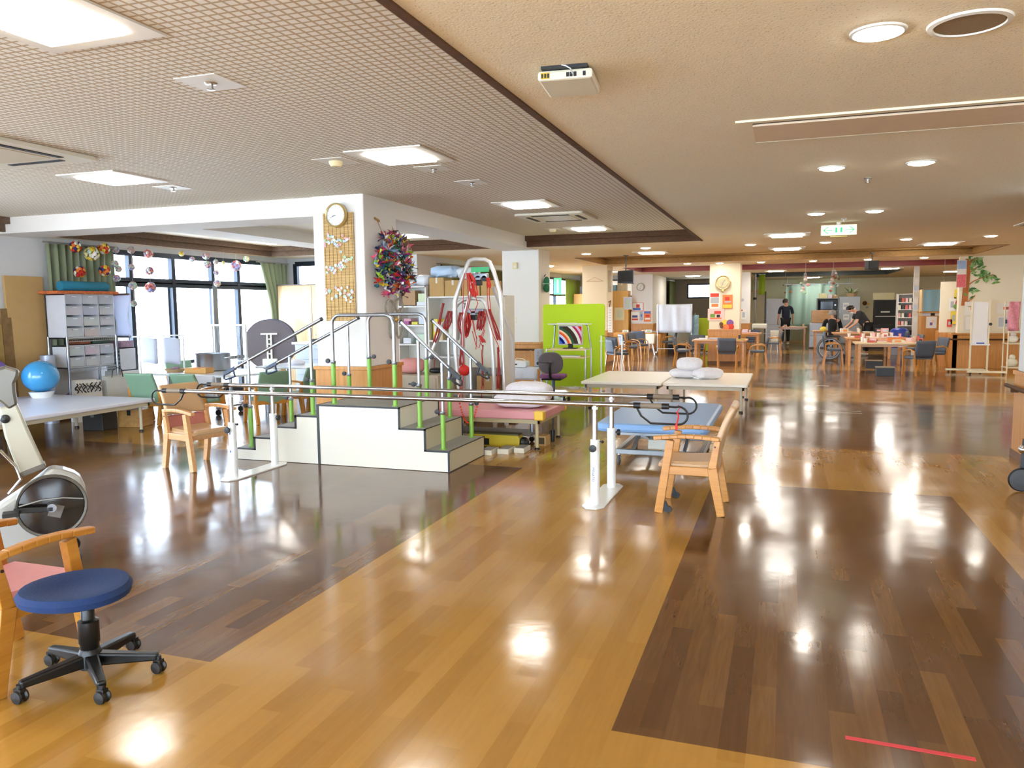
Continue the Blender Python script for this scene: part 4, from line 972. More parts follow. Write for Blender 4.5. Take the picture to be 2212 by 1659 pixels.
# wheeled legs glimpsed behind the platform
t = thing('trolley_base', 'low chrome trolley base with castors behind the lilac platform', 'trolley', (-8.0, 9.3, 0))
MB().box(-0.4, 0.4, -0.02, 0.02, 0.09, 0.12).box(-0.4, -0.36, -0.25, 0.25, 0.09, 0.12).box(0.36, 0.4, -0.25, 0.25, 0.09, 0.12).build('frame', STEEL, t)
for sx in (-1, 1):
    for sy in (-1, 1): MB().lathe([(0.001, -0.015), (0.04, -0.015), (0.04, 0.015), (0.001, 0.015)], (sx * 0.38, sy * 0.24, 0.04), 14, 'y').cyl((sx * 0.38, sy * 0.24, 0.04), (sx * 0.38, sy * 0.24, 0.1), 0.008, seg=6).build('castor', BLACK, t)

# paper flower balls on strings before the window
def flower_ball(r, mats, seed, n=26):
    rr = random.Random(seed); m = MB(); m.sph((0, 0, 0), r * 0.55, 8, 6)
    for k in range(n):
        z = 1 - 2 * (k + 0.5) / n; a = k * 2.399; d_ = Vector((math.sqrt(1 - z * z) * math.cos(a), math.sqrt(1 - z * z) * math.sin(a), z))
        u = d_.orthogonal().normalized(); v = d_.cross(u); c = d_ * r * 0.5; q = r * 0.36
        p = [c + d_ * r * 0.5] + [c + (u * math.cos(j * 1.2566) + v * math.sin(j * 1.2566)) * q + d_ * r * (0.42 if j % 2 else 0.28) for j in range(5)] + [c]
        m.add(p, [(0, 1 + j, 1 + (j + 1) % 5) for j in range(5)] + [(6, 1 + (j + 1) % 5, 1 + j) for j in range(5)], rr.randrange(len(mats)))
    return m.mesh('paper_ball', mats)
def pm(n, c): return mat('paper_' + n, c, 0.7, vary=0.05)
BR = [pm('red', (0.80, 0.16, 0.12)), pm('yellow', (0.92, 0.78, 0.25)), pm('navy', (0.20, 0.20, 0.42)), pm('white', (0.92, 0.90, 0.86)), pm('orange', (0.90, 0.48, 0.18))]
YW = [pm('yellow', 0), pm('white', 0), pm('cream', (0.90, 0.86, 0.62)), pm('mint', (0.70, 0.82, 0.74))]
PL = [pm('dusty_pink', (0.78, 0.62, 0.64)), pm('dusty_violet', (0.58, 0.56, 0.72)), pm('beige', (0.78, 0.72, 0.64)), pm('mint', 0)]
RD = [pm('soft_red', (0.80, 0.45, 0.42)), pm('dusty_violet', 0), pm('white', 0)]
XS = -9.445
strings = [([(163, 533, 12)], BR, 'red and navy'), ([(172, 587, 12)], BR, 'red and white'), ([(198, 548, 15)], YW, 'yellow'), ([(224, 537, 12), (226, 585, 12)], BR, 'pair of red and white'),
           ([(250, 540, 7), (248, 570, 8), (256, 581, 7), (252, 601, 8)], PL, 'row of four pale'), ([(283, 540, 8), (284, 577, 7), (287, 617, 9), (289, 656, 7)], PL, 'row of four dusty pink'),
           ([(321, 548, 10), (323, 585, 9), (325, 621, 12)], RD, 'row of three violet and red'), ([(392, 548, 6)], YW, 'single tiny cream'), ([(415, 560, 6)], PL, 'single small violet'),
           ([(445, 552, 9), (448, 572, 8)], PL, 'pair of pale'), ([(466, 566, 6), (467, 589, 6), (469, 612, 8)], PL, 'row of three small'), ([(482, 568, 4)], YW, 'smallest cream'), ([(510, 574, 12)], RD, 'large red and white'), ([(532, 559, 7)], YW, 'small cream')]
where = ['leftmost, before the curtain', 'low before the curtain', 'before the curtain between two red ones', 'at the curtain edge', 'at the left edge of the window', 'before the first window bar', 'before the first upper pane',
         'before the second upper pane', 'left of the middle window post', 'at the middle window post', 'just right of the middle window post', 'before the third upper pane', 'before the last upper pane', 'beside the far curtain']
for i, ((lst, ms, nm), wh) in enumerate(zip(strings, where)):
    p0 = onx(lst[0][0], lst[0][1], XS)
    t = thing('paper_flower_mobile', '%s paper ball%s on a thread %s' % (nm, 's' if len(lst) > 1 else '', wh), 'paper ornament', (XS, p0.y, 0), group='paper flower balls hanging before the window')
    zl = 9
    for j, (u, v, r) in enumerate(lst):
        q = onx(u, v, XS); rad = r * (q - Vector((0, 0, EYE))).length * 0.93 / F_PX
        me = flower_ball(rad, ms, i * 7 + j)
        o = bpy.data.objects.new('paper_ball', me); COL.objects.link(o); o.parent = t; o.location = (0, q.y - p0.y, q.z); zl = min(zl, q.z)
    MB().tube([(0, 0, zl), (0, 0, LOW)], 0.0025, 4).build('thread', mat('thread', (0.8, 0.8, 0.78), 0.8), t)

# ---- things on the clock pillar
YF = 7.36
t = thing('wall_clock', 'round wall clock with pale gold rim high on the pillar', 'clock', tuple(ony(731, 466, YF) + Vector((0, -0.03, 0))))
MB().lathe([(0.128, 0.0), (0.128, -0.03), (0.118, -0.042), (0.108, -0.036), (0.108, -0.02)], seg=40, axis='y', cap=False).build('rim', mat('pale_gold', (0.80, 0.70, 0.45), 0.3, metal=0.5), t, smooth=True)
MB().lathe([(0.001, -0.022), (0.109, -0.022), (0.109, 0.0)], seg=40, axis='y').build('dial', mat('dial_white', (0.90, 0.91, 0.92), 0.7), t)
for nm, a, l_ in (('hour_hand', 260, 0.045), ('minute_hand', 252, 0.075)):
    MB().bar((0, -0.024, 0), (math.sin(R(a)) * l_, -0.024, math.cos(R(a)) * l_), 0.002, 0.005, side=(0, 1, 0)).build(nm, mat('grey_hand', (0.35, 0.35, 0.37), 0.5), t)
m = MB()
for k in range(12): a = R(30 * k); m.bar((math.sin(a) * 0.088, -0.023, math.cos(a) * 0.088), (math.sin(a) * 0.098, -0.023, math.cos(a) * 0.098), 0.001, 0.004, side=(0, 1, 0))
m.build('hour_marks', mat('grey_hand', (0.35, 0.35, 0.37), 0.5), t)
def bamboo_mat():
    m, nt, b = _new('bamboo_slats'); N = nt.nodes; L = nt.links
    tc = N.new('ShaderNodeTexCoord'); wv = N.new('ShaderNodeTexWave'); wv.bands_direction = 'Z'; wv.inputs['Scale'].default_value = 26; wv.inputs['Distortion'].default_value = 1.2; wv.inputs['Detail Scale'].default_value = 1.5
    no = N.new('ShaderNodeTexNoise'); mp = N.new('ShaderNodeMapping'); mp.inputs['Scale'].default_value = (4, 4, 130); L.new(tc.outputs['Object'], mp.inputs[0]); L.new(mp.outputs[0], no.inputs['Vector']); no.inputs['Scale'].default_value = 1
    L.new(tc.outputs['Object'], wv.inputs['Vector'])
    cr = N.new('ShaderNodeValToRGB'); e = cr.color_ramp.elements; e[0].position = 0.25; e[0].color = (*lin((0.55, 0.40, 0.20)), 1); e[1].position = 0.75; e[1].color = (*lin((0.86, 0.72, 0.46)), 1)
    mx = N.new('ShaderNodeMix'); mx.inputs[0].default_value = 0.6; L.new(wv.outputs['Fac'], mx.inputs[2]); L.new(no.outputs['Fac'], mx.inputs[3]); L.new(mx.outputs[0], cr.inputs[0]); L.new(cr.outputs[0], b.inputs['Base Color'])
    bp_ = N.new('ShaderNodeBump'); bp_.inputs['Strength'].default_value = 0.4; bp_.inputs['Distance'].default_value = 0.004; L.new(wv.outputs['Fac'], bp_.inputs['Height']); L.new(bp_.outputs[0], b.inputs['Normal']); b.inputs['Roughness'].default_value = 0.6
    return m
a_, b_ = ony(699, 466, YF), ony(772, 693, YF)
t = thing('bamboo_blind', 'narrow bamboo slat blind decorated with paper flowers hanging on the clock pillar', 'blind', ((a_.x + b_.x) / 2, YF, 0))
W_ = (b_.x - a_.x) / 2 - 0.004
MB().box(-W_, W_, -0.022, -0.006, b_.z, a_.z + 0.02).build('slats', bamboo_mat(), t)
m = MB()
for x in (-0.9, -0.64, -0.38, -0.12, 0.14, 0.40, 0.66, 0.9): m.box(W_ * x - 0.0012, W_ * x + 0.0012, -0.024, -0.022, b_.z, a_.z + 0.02)
m.build('binding_threads', mat('brown_thread', (0.35, 0.24, 0.15), 0.8), t)
FB = [pm('ice_blue', (0.72, 0.82, 0.88)), pm('pale_rose', (0.88, 0.68, 0.68)), pm('pale_green', (0.72, 0.84, 0.70)), pm('white', 0)]
fl = []
for k, fm in enumerate(FB):
    m = MB()
    for j in range(5):
        a = j * 1.2566; c = Vector((math.cos(a) * 0.011, 0, math.sin(a) * 0.008)); m.sph(c, 0.0072, 6, 4, (1, 0.4, 1))
    m.sph((0, -0.004, 0), 0.004, 6, 4); fl.append(m.mesh('paper_flower', fm))
clusters = [((712, 512), 8), ((724, 524), 7), ((712, 530), 6), ((745, 517), 8), ((738, 533), 5), ((735, 572), 8), ((752, 560), 8), ((728, 582), 8), ((720, 588), 6), ((745, 575), 6), ((716, 628), 6), ((740, 632), 9), ((757, 640), 8), ((728, 640), 5), ((760, 628), 4)]
for (u, v), n_ in clusters:
    for k in range(n_):
        q = ony(u + RND.gauss(0, 6.5), v + RND.gauss(0, 5.5), YF); x = max(-W_ + .02, min(W_ - .02, q.x - t.location.x))
        o = bpy.data.objects.new('paper_flower', RND.choice(fl)); COL.objects.link(o); o.parent = t; o.location = (x, -0.03 - RND.random() * 0.006, q.z); o.rotation_euler = (0, RND.random() * 6, 0)
# wreath of folded cranes on the pillar's right face
def crane_mesh(i, m):
    b_ = MB()
    b_.add([(0, 0, 0), (0.018, 0, 0.012), (-0.018, 0, 0.012), (0, -0.012, 0.014), (0, 0.012, 0.014)], [(0, 1, 3), (0, 3, 2), (0, 2, 4), (0, 4, 1), (1, 4, 3), (2, 3, 4)])
    for s in (-1, 1): b_.add([(0.014, 0, 0.012), (-0.014, 0, 0.012), (0.0, s * 0.042, 0.030 - 0.008 * i), (0.004, s * 0.02, 0.03)], [(0, 1, 3), (0, 3, 2), (3, 1, 2)])
    b_.add([(0.014, 0.002, 0.01), (0.014, -0.002, 0.01), (0.040, 0, 0.042), (0.052, 0, 0.034), (-0.014, 0.003, 0.01), (-0.014, -0.003, 0.01), (-0.046, 0, 0.040)], [(0, 1, 2), (2, 1, 3), (0, 2, 3), (4, 6, 5)])
    return b_.mesh('paper_crane', m)
cc = [(0.70, 0.12, 0.12), (0.88, 0.44, 0.10), (0.92, 0.80, 0.20), (0.20, 0.42, 0.28), (0.10, 0.16, 0.32), (0.62, 0.78, 0.22), (0.86, 0.36, 0.48), (0.10, 0.36, 0.42), (0.62, 0.12, 0.48), (0.84, 0.84, 0.84), (0.40, 0.24, 0.16), (0.30, 0.24, 0.48), (0.14, 0.15, 0.18), (0.52, 0.64, 0.76)]
CRM = [crane_mesh(i % 3, mat('origami_%d' % i, c, 0.6)) for i, c in enumerate(cc)]
XF = -4.21
q0 = onx(835, 575, XF)
t = thing('crane_wreath', 'large wreath of many coloured folded paper cranes on the right face of the clock pillar', 'wreath', (XF, q0.y, 0))
stuff_ = MB(); k = 0
pl_ = []
while len(pl_) < 235:
    a = RND.random() * 2 * math.pi; rr_ = math.sqrt(RND.random()) * 1.0
    u, v = 836 + 42 * rr_ * math.cos(a), 572 + 70 * rr_ * math.sin(a)
    if v > 600: u = 838 + 46 * rr_ * math.cos(a)
    pl_.append((u, v, 0.02 + 0.10 * (1 - rr_ * rr_) * RND.random() + 0.03 * RND.random()))
pl_.sort(key=lambda p: -p[2])
from mathutils import Euler
for i, (u, v, off) in enumerate(pl_):
    q = onx(u, v, XF); me = CRM[RND.randrange(len(CRM))]; e_ = Euler((RND.uniform(-1.3, 1.3), RND.uniform(-1.3, 1.3), RND.uniform(0, 6.3))); sc_ = RND.uniform(1.2, 1.75)
    loc_ = Vector((off + 0.035, q.y - q0.y, q.z))
    if i < 100:
        o = bpy.data.objects.new('paper_crane', me); COL.objects.link(o); o.parent = t; o.location = loc_; o.rotation_euler = e_; o.scale = (sc_,) * 3
    else:
        mi = CRM.index(me); E_ = e_.to_matrix(); stuff_.add([loc_ + E_ @ (vv.co * sc_) for vv in me.vertices], [tuple(p.vertices) for p in me.polygons], mi)
o = stuff_.build('paper_cranes', [me.materials[0] for me in CRM], t); o['kind'] = 'stuff'
MB().prism([(0.0 + 0.12 * math.cos(a * 0.35) , q0.z + 0.22 * math.sin(a * 0.35)) for a in range(18)], 0.0, 0.02, 'x').build('backing', mat('dark_backing', (0.15, 0.15, 0.17), 0.8), t)
h = onx(812, 474, XF)
t2 = MB().bar((0.01, h.y - q0.y - 0.05, h.z + 0.01), (0.01, h.y - q0.y + 0.06, h.z - 0.012), 0.012, 0.02, side=(1, 0, 0)).tube([(0.008, h.y - q0.y, h.z), (0.01, 0.0, q0.z + 0.26)], 0.003, 4).build('hook_strip', mat('gold_strip', (0.66, 0.46, 0.16), 0.4), t)
# silvery ribbon loops below it
t = thing('ribbon_loops', 'twisted silver grey cord loops hanging below the crane wreath', 'ornament', (XF, q0.y, 0))
GRB = mat('silver_cord', (0.62, 0.60, 0.55), 0.4, vary=0.5, scale=70)
for u, v, ru, rv in ((842, 665, 9, 16), (862, 660, 8, 15), (848, 705, 7, 26), (862, 700, 6, 30)):
    MB().tube([tuple(onx(u + ru * math.cos(R(a)), v + rv * math.sin(R(a)), XF + 0.04) - Vector((XF, q0.y, 0))) for a in range(0, 360, 24)], 0.014, 6, closed=True).build('cord_loop', GRB, t, smooth=True)
q = onx(856, 690, XF + 0.05); MB().sph(tuple(q - Vector((XF, q0.y, 0))), 0.03, 8, 6).build('gold_knot', mat('gold_knot', (0.72, 0.58, 0.28), 0.4, metal=0.4), t, smooth=True)

# ================================================================ middle of the room
def bx3(name, m, label, cat, u0, v0, u1, v1, Y, dep, group=None, tape=None, bevel=0.004, floor=None):
    """box whose front face stands at depth Y between two spots of the photograph"""
    a, b_ = ony(u0, v0, Y), ony(u1, v1, Y); z0 = b_.z if floor is None else floor
    t = thing(name, label, cat, ((a.x + b_.x) / 2, Y + dep / 2, z0), group=group)
    w = (b_.x - a.x) / 2; h_ = a.z - z0
    MB().box(-w, w, -dep / 2, dep / 2, 0, h_).build('body', m, t, bevel=bevel)
    if tape is not None: MB().box(-w * .12, w * .12, -dep / 2 - 0.002, dep / 2 + 0.002, h_ * .7, h_ + 0.002).build('tape', tape, t)
    return t
SHW = mat('shelf_white', (0.90, 0.89, 0.86), 0.4)
def open_shelf(name, label, x0, x1, y0, y1, zs, divs=(), m=SHW):
    t = thing(name, label, 'shelf', ((x0 + x1) / 2, (y0 + y1) / 2, 0)); w, d = (x1 - x0) / 2, (y1 - y0) / 2
    MB().box(-w, -w + 0.02, -d, d, 0, zs[-1]).build('side_panel', m, t); MB().box(w - 0.02, w, -d, d, 0, zs[-1]).build('side_panel', m, t)
    MB().box(-w + 0.02, w - 0.02, d - 0.01, d, 0, zs[-1]).build('back_panel', m, t)
    for z in zs: MB().box(-w + (0.02 if z != zs[-1] else -0.003), w - (0.02 if z != zs[-1] else -0.003), -d, d - 0.01, z - 0.022, z).build('shelf_board', m, t)
    for x in divs: MB().box(x - t.location.x - 0.01, x - t.location.x + 0.01, -d, d - 0.01, 0, zs[-1] - 0.022).build('divider', m, t)
    return t
ys1 = [ony(890, v, 10.2).z for v in (786, 743, 702, 661, 618)]
open_shelf('open_shelf', 'narrow white open shelf beside the clock pillar, white bags on its top', -5.32, -4.86, 10.2, 10.5, [0.1, 0.38] + ys1)
ys2 = [ony(960, v, 10.2).z for v in (850, 770, 735, 640)]
open_shelf('open_shelf', 'wide white open shelf behind the red cord frames, cardboard boxes on its top', -4.84, -3.66, 10.2, 10.6, [0.1] + ys2, (-4.22,))
MB().box(-0.03, 0.58, -0.225, -0.205, 0.66, 1.64).build('door_panel', mat('cream_door', (0.86, 0.84, 0.76), 0.4), bpy.data.objects['open_shelf.001'] if 'open_shelf.001' in bpy.data.objects else bpy.data.objects['open_shelf'])
for u0, v0, u1, v1, lb, m in ((927, 600, 959, 636, 'cardboard box on the wide shelf top, leftmost of the row', CARD), (960, 606, 996, 637, 'cardboard box on the wide shelf top, second from the left', CARD), (998, 604, 1036, 637, 'cardboard box on the wide shelf top behind the tall red cord frame', CARD), (1038, 606, 1068, 636, 'cardboard box on the wide shelf top, rightmost of the row', CARD)):
    bx3('cardboard_box', m, lb, 'box', u0, v0, u1, v1, 10.25, 0.3, 'cardboard boxes on the wide shelf', mat('box_tape', (0.88, 0.86, 0.80), 0.4), floor=ys2[-1] + 0.001)
def soft_bag(loc, w, d, h_, m, label, name='plastic_bag', cat='bag', group=None, rz=0, seed=1, rough=0.05):
    rr = random.Random(seed); ph = [rr.uniform(0, 6) for _ in range(6)]
    def fn(u, v):
        a = 2 * math.pi * u; th = math.pi * v; ct, st = math.cos(th), math.sin(th)
        e = lambda q, p: math.copysign(abs(q) ** p, q)
        k = 1 + rough * (math.sin(5 * a + ph[0] + 3 * th) + math.sin(9 * a + ph[1]) * 0.5 + math.sin(7 * th + ph[2] + 4 * a) * 0.6)
        return (w / 2 * e(math.cos(a), .7) * st ** .6 * k, d / 2 * e(math.sin(a), .7) * st ** .6 * k, max(0.0, h_ / 2 + h_ / 2 * e(ct, .75) * (k * .5 + .5)))
    return one(MB().grid(fn, 28, 14), name, m, label, cat, loc, rz, group, smooth=True)
PBAG = mat('thin_white_plastic', (0.88, 0.90, 0.92), 0.3, vary=0.04); BBAG = mat('thin_blue_plastic', (0.72, 0.82, 0.92), 0.3, vary=0.05)
p = ony(895, 618, 10.35); soft_bag((p.x - 0.06, 10.35, ys1[-1] + 0.001), 0.25, 0.25, 0.15, PBAG, 'white plastic bag on the narrow shelf top, the left one', seed=3)
soft_bag((p.x + 0.17, 10.35, ys1[-1] + 0.001), 0.22, 0.25, 0.16, PBAG, 'white plastic bag on the narrow shelf top, the right one', seed=4)
bt = ony(945, 600, 10.25).z
soft_bag((-4.62, 10.4, bt + 0.002), 0.44, 0.28, 0.17, BBAG, 'pale blue plastic bag heaped on the leftmost cardboard boxes', seed=5, rough=0.09)
soft_bag((-4.27, 10.4, bt + 0.002 - 0.04), 0.32, 0.28, 0.18, PBAG, 'whitish plastic bag slumped beside the pale blue bag on the cardboard boxes', seed=6, rough=0.09)
for nm, lb, c, u0, u1, v0, v1 in (('cardboard_box', 'brown carton on the upper board of the narrow shelf', (0.72, 0.58, 0.42), 869, 897, 628, 659), ('paper_box', 'pale green patterned box beside the brown carton on the narrow shelf', (0.84, 0.90, 0.74), 903, 918, 634, 652), ('paper_stack', 'white paper stack under the pale green box', (0.88, 0.90, 0.92), 900, 919, 652, 660),
                                  ('paper_box', 'white box on the third board of the narrow shelf', (0.86, 0.90, 0.95), 904, 921, 674, 700), ('tissue_box', 'magenta tissue box on the narrow shelf', (0.72, 0.38, 0.62), 868, 883, 694, 701), ('tissue_box', 'pink tissue box behind the magenta one on the narrow shelf', (0.86, 0.66, 0.70), 872, 888, 688, 694), ('tissue_box', 'yellow tissue box on the narrow shelf', (0.90, 0.88, 0.36), 889, 902, 695, 701),
                                  ('plastic_tub', 'white tub on the lower board of the narrow shelf', (0.88, 0.90, 0.92), 871, 888, 730, 742), ('plastic_tub', 'pastel green tub on the lower board of the narrow shelf', (0.78, 0.88, 0.78), 898, 917, 722, 742)):
    bx3(nm, mat('paint_%s' % nm + str(u0), c, 0.6, vary=0.1, scale=30), lb, 'tub' if 'tub' in nm else 'box', u0, v0, u1, v1, 10.23 + 0.002 * (u0 % 7), 0.2, bevel=0.003)
for i, (x, c, h_, lb) in enumerate(((-4.74, (0.92, 0.84, 0.15), 0.30, 'bright yellow file in the wide shelf'), (-4.66, (0.80, 0.72, 0.55), 0.26, 'beige file beside the yellow file in the wide shelf'), (-4.50, (0.86, 0.85, 0.80), 0.24, 'off-white file box in the upper part of the wide shelf'))):
    o = thing('file_box', lb, 'file', (x, 10.36, ys2[2] + 0.001)); MB().box(-0.035, 0.035, -0.12, 0.12, 0, h_).build('cover', mat('file_%d' % i, c, 0.5), o, bevel=0.003); MB().box(-0.02, 0.02, -0.123, -0.12, h_ * .4, h_ * .7).build('spine_label', SHW, o)
for i, (x, w_, c, lb) in enumerate(((-4.62, 0.30, (0.78, 0.64, 0.44), 'brown carton low in the wide shelf on the left'), (-4.32, 0.18, (0.88, 0.86, 0.82), 'white carton low in the wide shelf'), (-3.95, 0.34, (0.80, 0.66, 0.46), 'brown carton low in the wide shelf on the right'))):
    crate('cardboard_box', lb, 'box', (x, 10.38), (w_, 0.26, 0.26), mat('carton_%d' % i, c, 0.8, vary=0.08), zb=ys2[0] + 0.001, tape=SHW)
# desk drawers with the pink cushion
t = thing('drawer_chest', 'beige drawer chest behind the stair rails with a pink cushion on it', 'drawers', (-4.50, 9.25, 0))
MB().box(-0.32, 0.36, -0.25, 0.25, 0, 0.64).build('body', mat('greige', (0.72, 0.67, 0.58), 0.5), t, bevel=0.004)
for z in (0.06, 0.25, 0.44): dr = MB().box(-0.29, 0.33, -0.262, -0.25, z, z + 0.17).build('drawer', mat('greige', (0.72, 0.67, 0.58), 0.5), t, bevel=0.004); MB().box(-0.05, 0.07, -0.275, -0.262, z + 0.08, z + 0.10).build('handle', BLACKM, dr)
soft_bag((-4.66, 9.3, 0.642), 0.34, 0.3, 0.20, cloth('salmon_cloth', (0.88, 0.62, 0.60)), 'round salmon pink cushion behind the stair rails', 'cushion', 'cushion', seed=9, rough=0.01)
c = dup(GC0, (-5.15, 9.55, 0), R(-80), 'sage green armchair squeezed between the clock pillar and the narrow shelf', 'sage green armchairs')
soft_bag((-4.35, 9.4, 0.642), 0.16, 0.2, 0.07, BLACK, 'small black pouch on the beige drawer chest', 'pouch', 'bag', seed=11, rough=0.02)

# ---- the red cord frames
ALU = mat('satin_aluminium', (0.82, 0.81, 0.79), 0.3, metal=0.35, vary=0.03)
RED = mat('red_cord', (0.78, 0.13, 0.08), 0.6, vary=0.12); REDD = mat('dark_red_strap', (0.60, 0.10, 0.08), 0.6, vary=0.12)
def sling_frame(loc, pts, label, feet):
    t = thing('sling_frame', label, 'exercise frame', loc)
    MB().tube(pts, 0.027, 12).build('arch', ALU, t, smooth=True)
    for (x0, z0), (x1, z1), y in feet:
        MB().tube([(x0, y * .2, z0), (x1, y, z1), (x1, y, 0.03)], 0.024, 12).build('brace_leg', ALU, t, smooth=True)
        MB().box(x1 - 0.05, x1 + 0.05, y - 0.05, y + 0.05, 0, 0.03).build('foot_plate', BLACKM, t)
    return t
YA, YB = 9.15, 9.65
P = lambda u, v, Y, o: tuple(ony(u, v, Y) - Vector(o))
oA = Vector((-3.62, YA, 0)); oB = Vector((-3.95, YB, 0))
ap = [(-0.27, 0, 0.02)] + [P(u, v, YA, oA) for u, v in ((984, 760), (983, 650), (997, 605), (1008, 575), (1014, 564), (1024, 560), (1048, 561), (1058, 566), (1066, 585), (1081, 633), (1084, 660), (1086, 760))] + [(0.34, 0, 0.02)]
TA = sling_frame(oA, ap, 'tall aluminium arch frame hung with red cords behind the pink bed', [((-0.06, 1.95), (-0.38, 1.30), 0.35), ((0.16, 1.75), (0.30, 1.1), 0.38)])
bp2 = [(-0.62, 0, 0.02)] + [P(u, v, YB, oB) for u, v in ((928, 800), (932, 765), (958, 700), (990, 655), (1002, 647), (1022, 644), (1042, 647), (1050, 658), (1062, 720), (1066, 780))] + [(0.33, 0, 0.02)]
TB = sling_frame(oB, bp2, 'lower aluminium arch frame with red slings beside the tall one', [((-0.1, 1.55), (-0.30, 1.0), 0.35)])
def pulley(t, x, z, w=0.24):
    p_ = MB().box(-w / 2 + x, w / 2 + x, -0.05, 0.03, z - 0.03, z + 0.03).build('pulley_beam', STEEL, t, bevel=0.006)
    for s in (-0.7, 0.0, 0.7): MB().lathe([(0.001, -0.03), (0.036, -0.03), (0.028, 0), (0.036, 0.03), (0.001, 0.03)], (x + s * w / 2, -0.02, z - 0.035), 14, 'y').build('pulley_wheel', BLACK if s else STEEL, p_, smooth=True)
    MB().box(x - 0.04, x + 0.04, -0.06, 0.02, z - 0.12, z - 0.05).build('clutch', BLACKM, p_, bevel=0.008)
pa = P(1035, 596, YA, oA); pulley(TA, pa[0], pa[2]); pb = P(1025, 672, YB, oB); pulley(TB, pb[0], pb[2], 0.28)
MB().box(pa[0] - 0.12, pa[0] + 0.12, 0.03, 0.04, pa[2] + 0.05, pa[2] + 0.11).build('name_plate', mat('green_plate', (0.30, 0.78, 0.50), 0.4), TA)
def cord(t, o, Y, pxs, r=0.005, m=RED, name='red_cord'): return MB().tube([P(u, v, Y, o) for u, v in pxs], r, 6).build(name, m, t, smooth=True)
def strap(t, o, Y, pxs, w, m=REDD, name='red_sling'):
    """bunched webbing: several soft strands that spread in the middle and gather at both ends"""
    b_ = MB(); q = [Vector(P(u, v, Y, o)) for u, v in pxs]; n = max(3, int(w / 0.014))
    for k in range(n):
        s_ = (k + .5) / n - .5; pts = []
        for i in range(len(q) * 3 - 2):
            u = i / 3; j = min(int(u), len(q) - 2); p = q[j].lerp(q[j + 1], u - j); f = i / (len(q) * 3 - 3)
            pts.append(p + Vector((s_ * w * (0.35 + 0.9 * math.sin(math.pi * min(1, f * .8 + .1))) + .004 * math.sin(5 * f + k * 2), .010 * math.sin(k * 2.3 + 4 * f), .012 * math.sin(k * 1.7) * f)))
        b_.tube(pts, min(.010, w / n * .75), 6)
    return b_.build(name, m, t, smooth=True)
YC = YA - 0.06
for k, pts in enumerate((((1003, 590), (1001, 640), (998, 700), (996, 755)), ((1008, 590), (1012, 640), (1004, 690), (1000, 760)), ((1052, 600), (1053, 650), (1056, 668)), ((1058, 600), (1057, 640), (1060, 668)), ((1022, 605), (1016, 640), (1012, 665), (1018, 673), (1026, 672), (1032, 655), (1027, 640)),
                         ((1060, 668), (1066, 700), (1078, 730)), ((1050, 668), (1058, 700), (1064, 720), (1076, 745), (1079, 760)), ((1000, 760), (1002, 790), (998, 850), (1000, 872)), ((995, 795), (994, 850), (990, 870)), ((1020, 715), (1028, 745), (1034, 752), (1042, 730), (1047, 712)), ((1034, 690), (1045, 690), (1052, 672)))):
    cord(TA, oA, YC, pts)
strap(TA, oA, YC, ((1012, 590), (1019, 606), (1021, 625), (1027, 640)), 0.09, RED); strap(TA, oA, YC, ((1054, 600), (1056, 622)), 0.05, RED); strap(TA, oA, YC, ((1057, 668), (1064, 690), (1072, 715), (1078, 735)), 0.05)
strap(TA, oA, YC, ((997, 755), (996, 790)), 0.055); strap(TA, oA, YC, ((1076, 750), (1077, 800), (1076, 840)), 0.035)
YD = YB - 0.07
strap(TB, oB, YD, ((1000, 675), (1001, 700), (1004, 722)), 0.15); strap(TB, oB, YD, ((1010, 678), (1012, 702), (1006, 728)), 0.08, RED); strap(TB, oB, YD, ((1040, 672), (1040, 690), (1036, 712)), 0.10); strap(TB, oB, YD, ((972, 672), (968, 690), (963, 712)), 0.09); strap(TB, oB, YD, ((958, 655), (950, 690), (944, 720), (938, 740)), 0.04)
for pts in (((1022, 690), (1026, 715), (1030, 735)), ((1048, 690), (1044, 715), (1036, 735), (1043, 750)), ((1020, 690), (1024, 712), (1030, 730), (1028, 755)), ((1040, 755), (1042, 800), (1040, 860)), ((940, 765), (938, 790), (940, 810))): cord(TB, oB, YD, pts)
strap(TB, oB, YD, ((1036, 725), (1046, 740)), 0.05, RED); strap(TB, oB, YD, ((1043, 745), (1042, 800), (1043, 835)), 0.02)
MB().box(-0.05, 0.05, -0.04, 0.02, 0, 0.09).build('foot_plate', BLACKM, TB)
q = P(1003, 800, YC, oA); MB().sph(q, 0.075, 14, 10, (1, 0.7, 0.95)).build('red_knot', RED, TA, smooth=True)
# orange chain over the bed
ch = MB(); o_ = Vector((-3.25, 7.9, 0))
for k in range(30):
    u = k / 29; x, v = 990 + 45 * u, 850 + 64 * (1 - (2 * u - 1) ** 2) ** .8
    ch.sph(tuple(ony(x, v, 7.5) - o_), 0.011, 6, 4)
tch = one(ch, 'bead_chain', mat('orange_red_beads', (0.88, 0.28, 0.16), 0.4), 'orange red bead chain hanging in a loop in front of the pink bed', 'chain', tuple(o_), smooth=True)
for u in (990, 1035): MB().tube([tuple(ony(u, 850, 7.5) - o_), tuple(ony(u + 2, 838, 7.5) - o_ + Vector((0, .1, 0)))], 0.004, 5).build('hanging_cord', RED, tch)

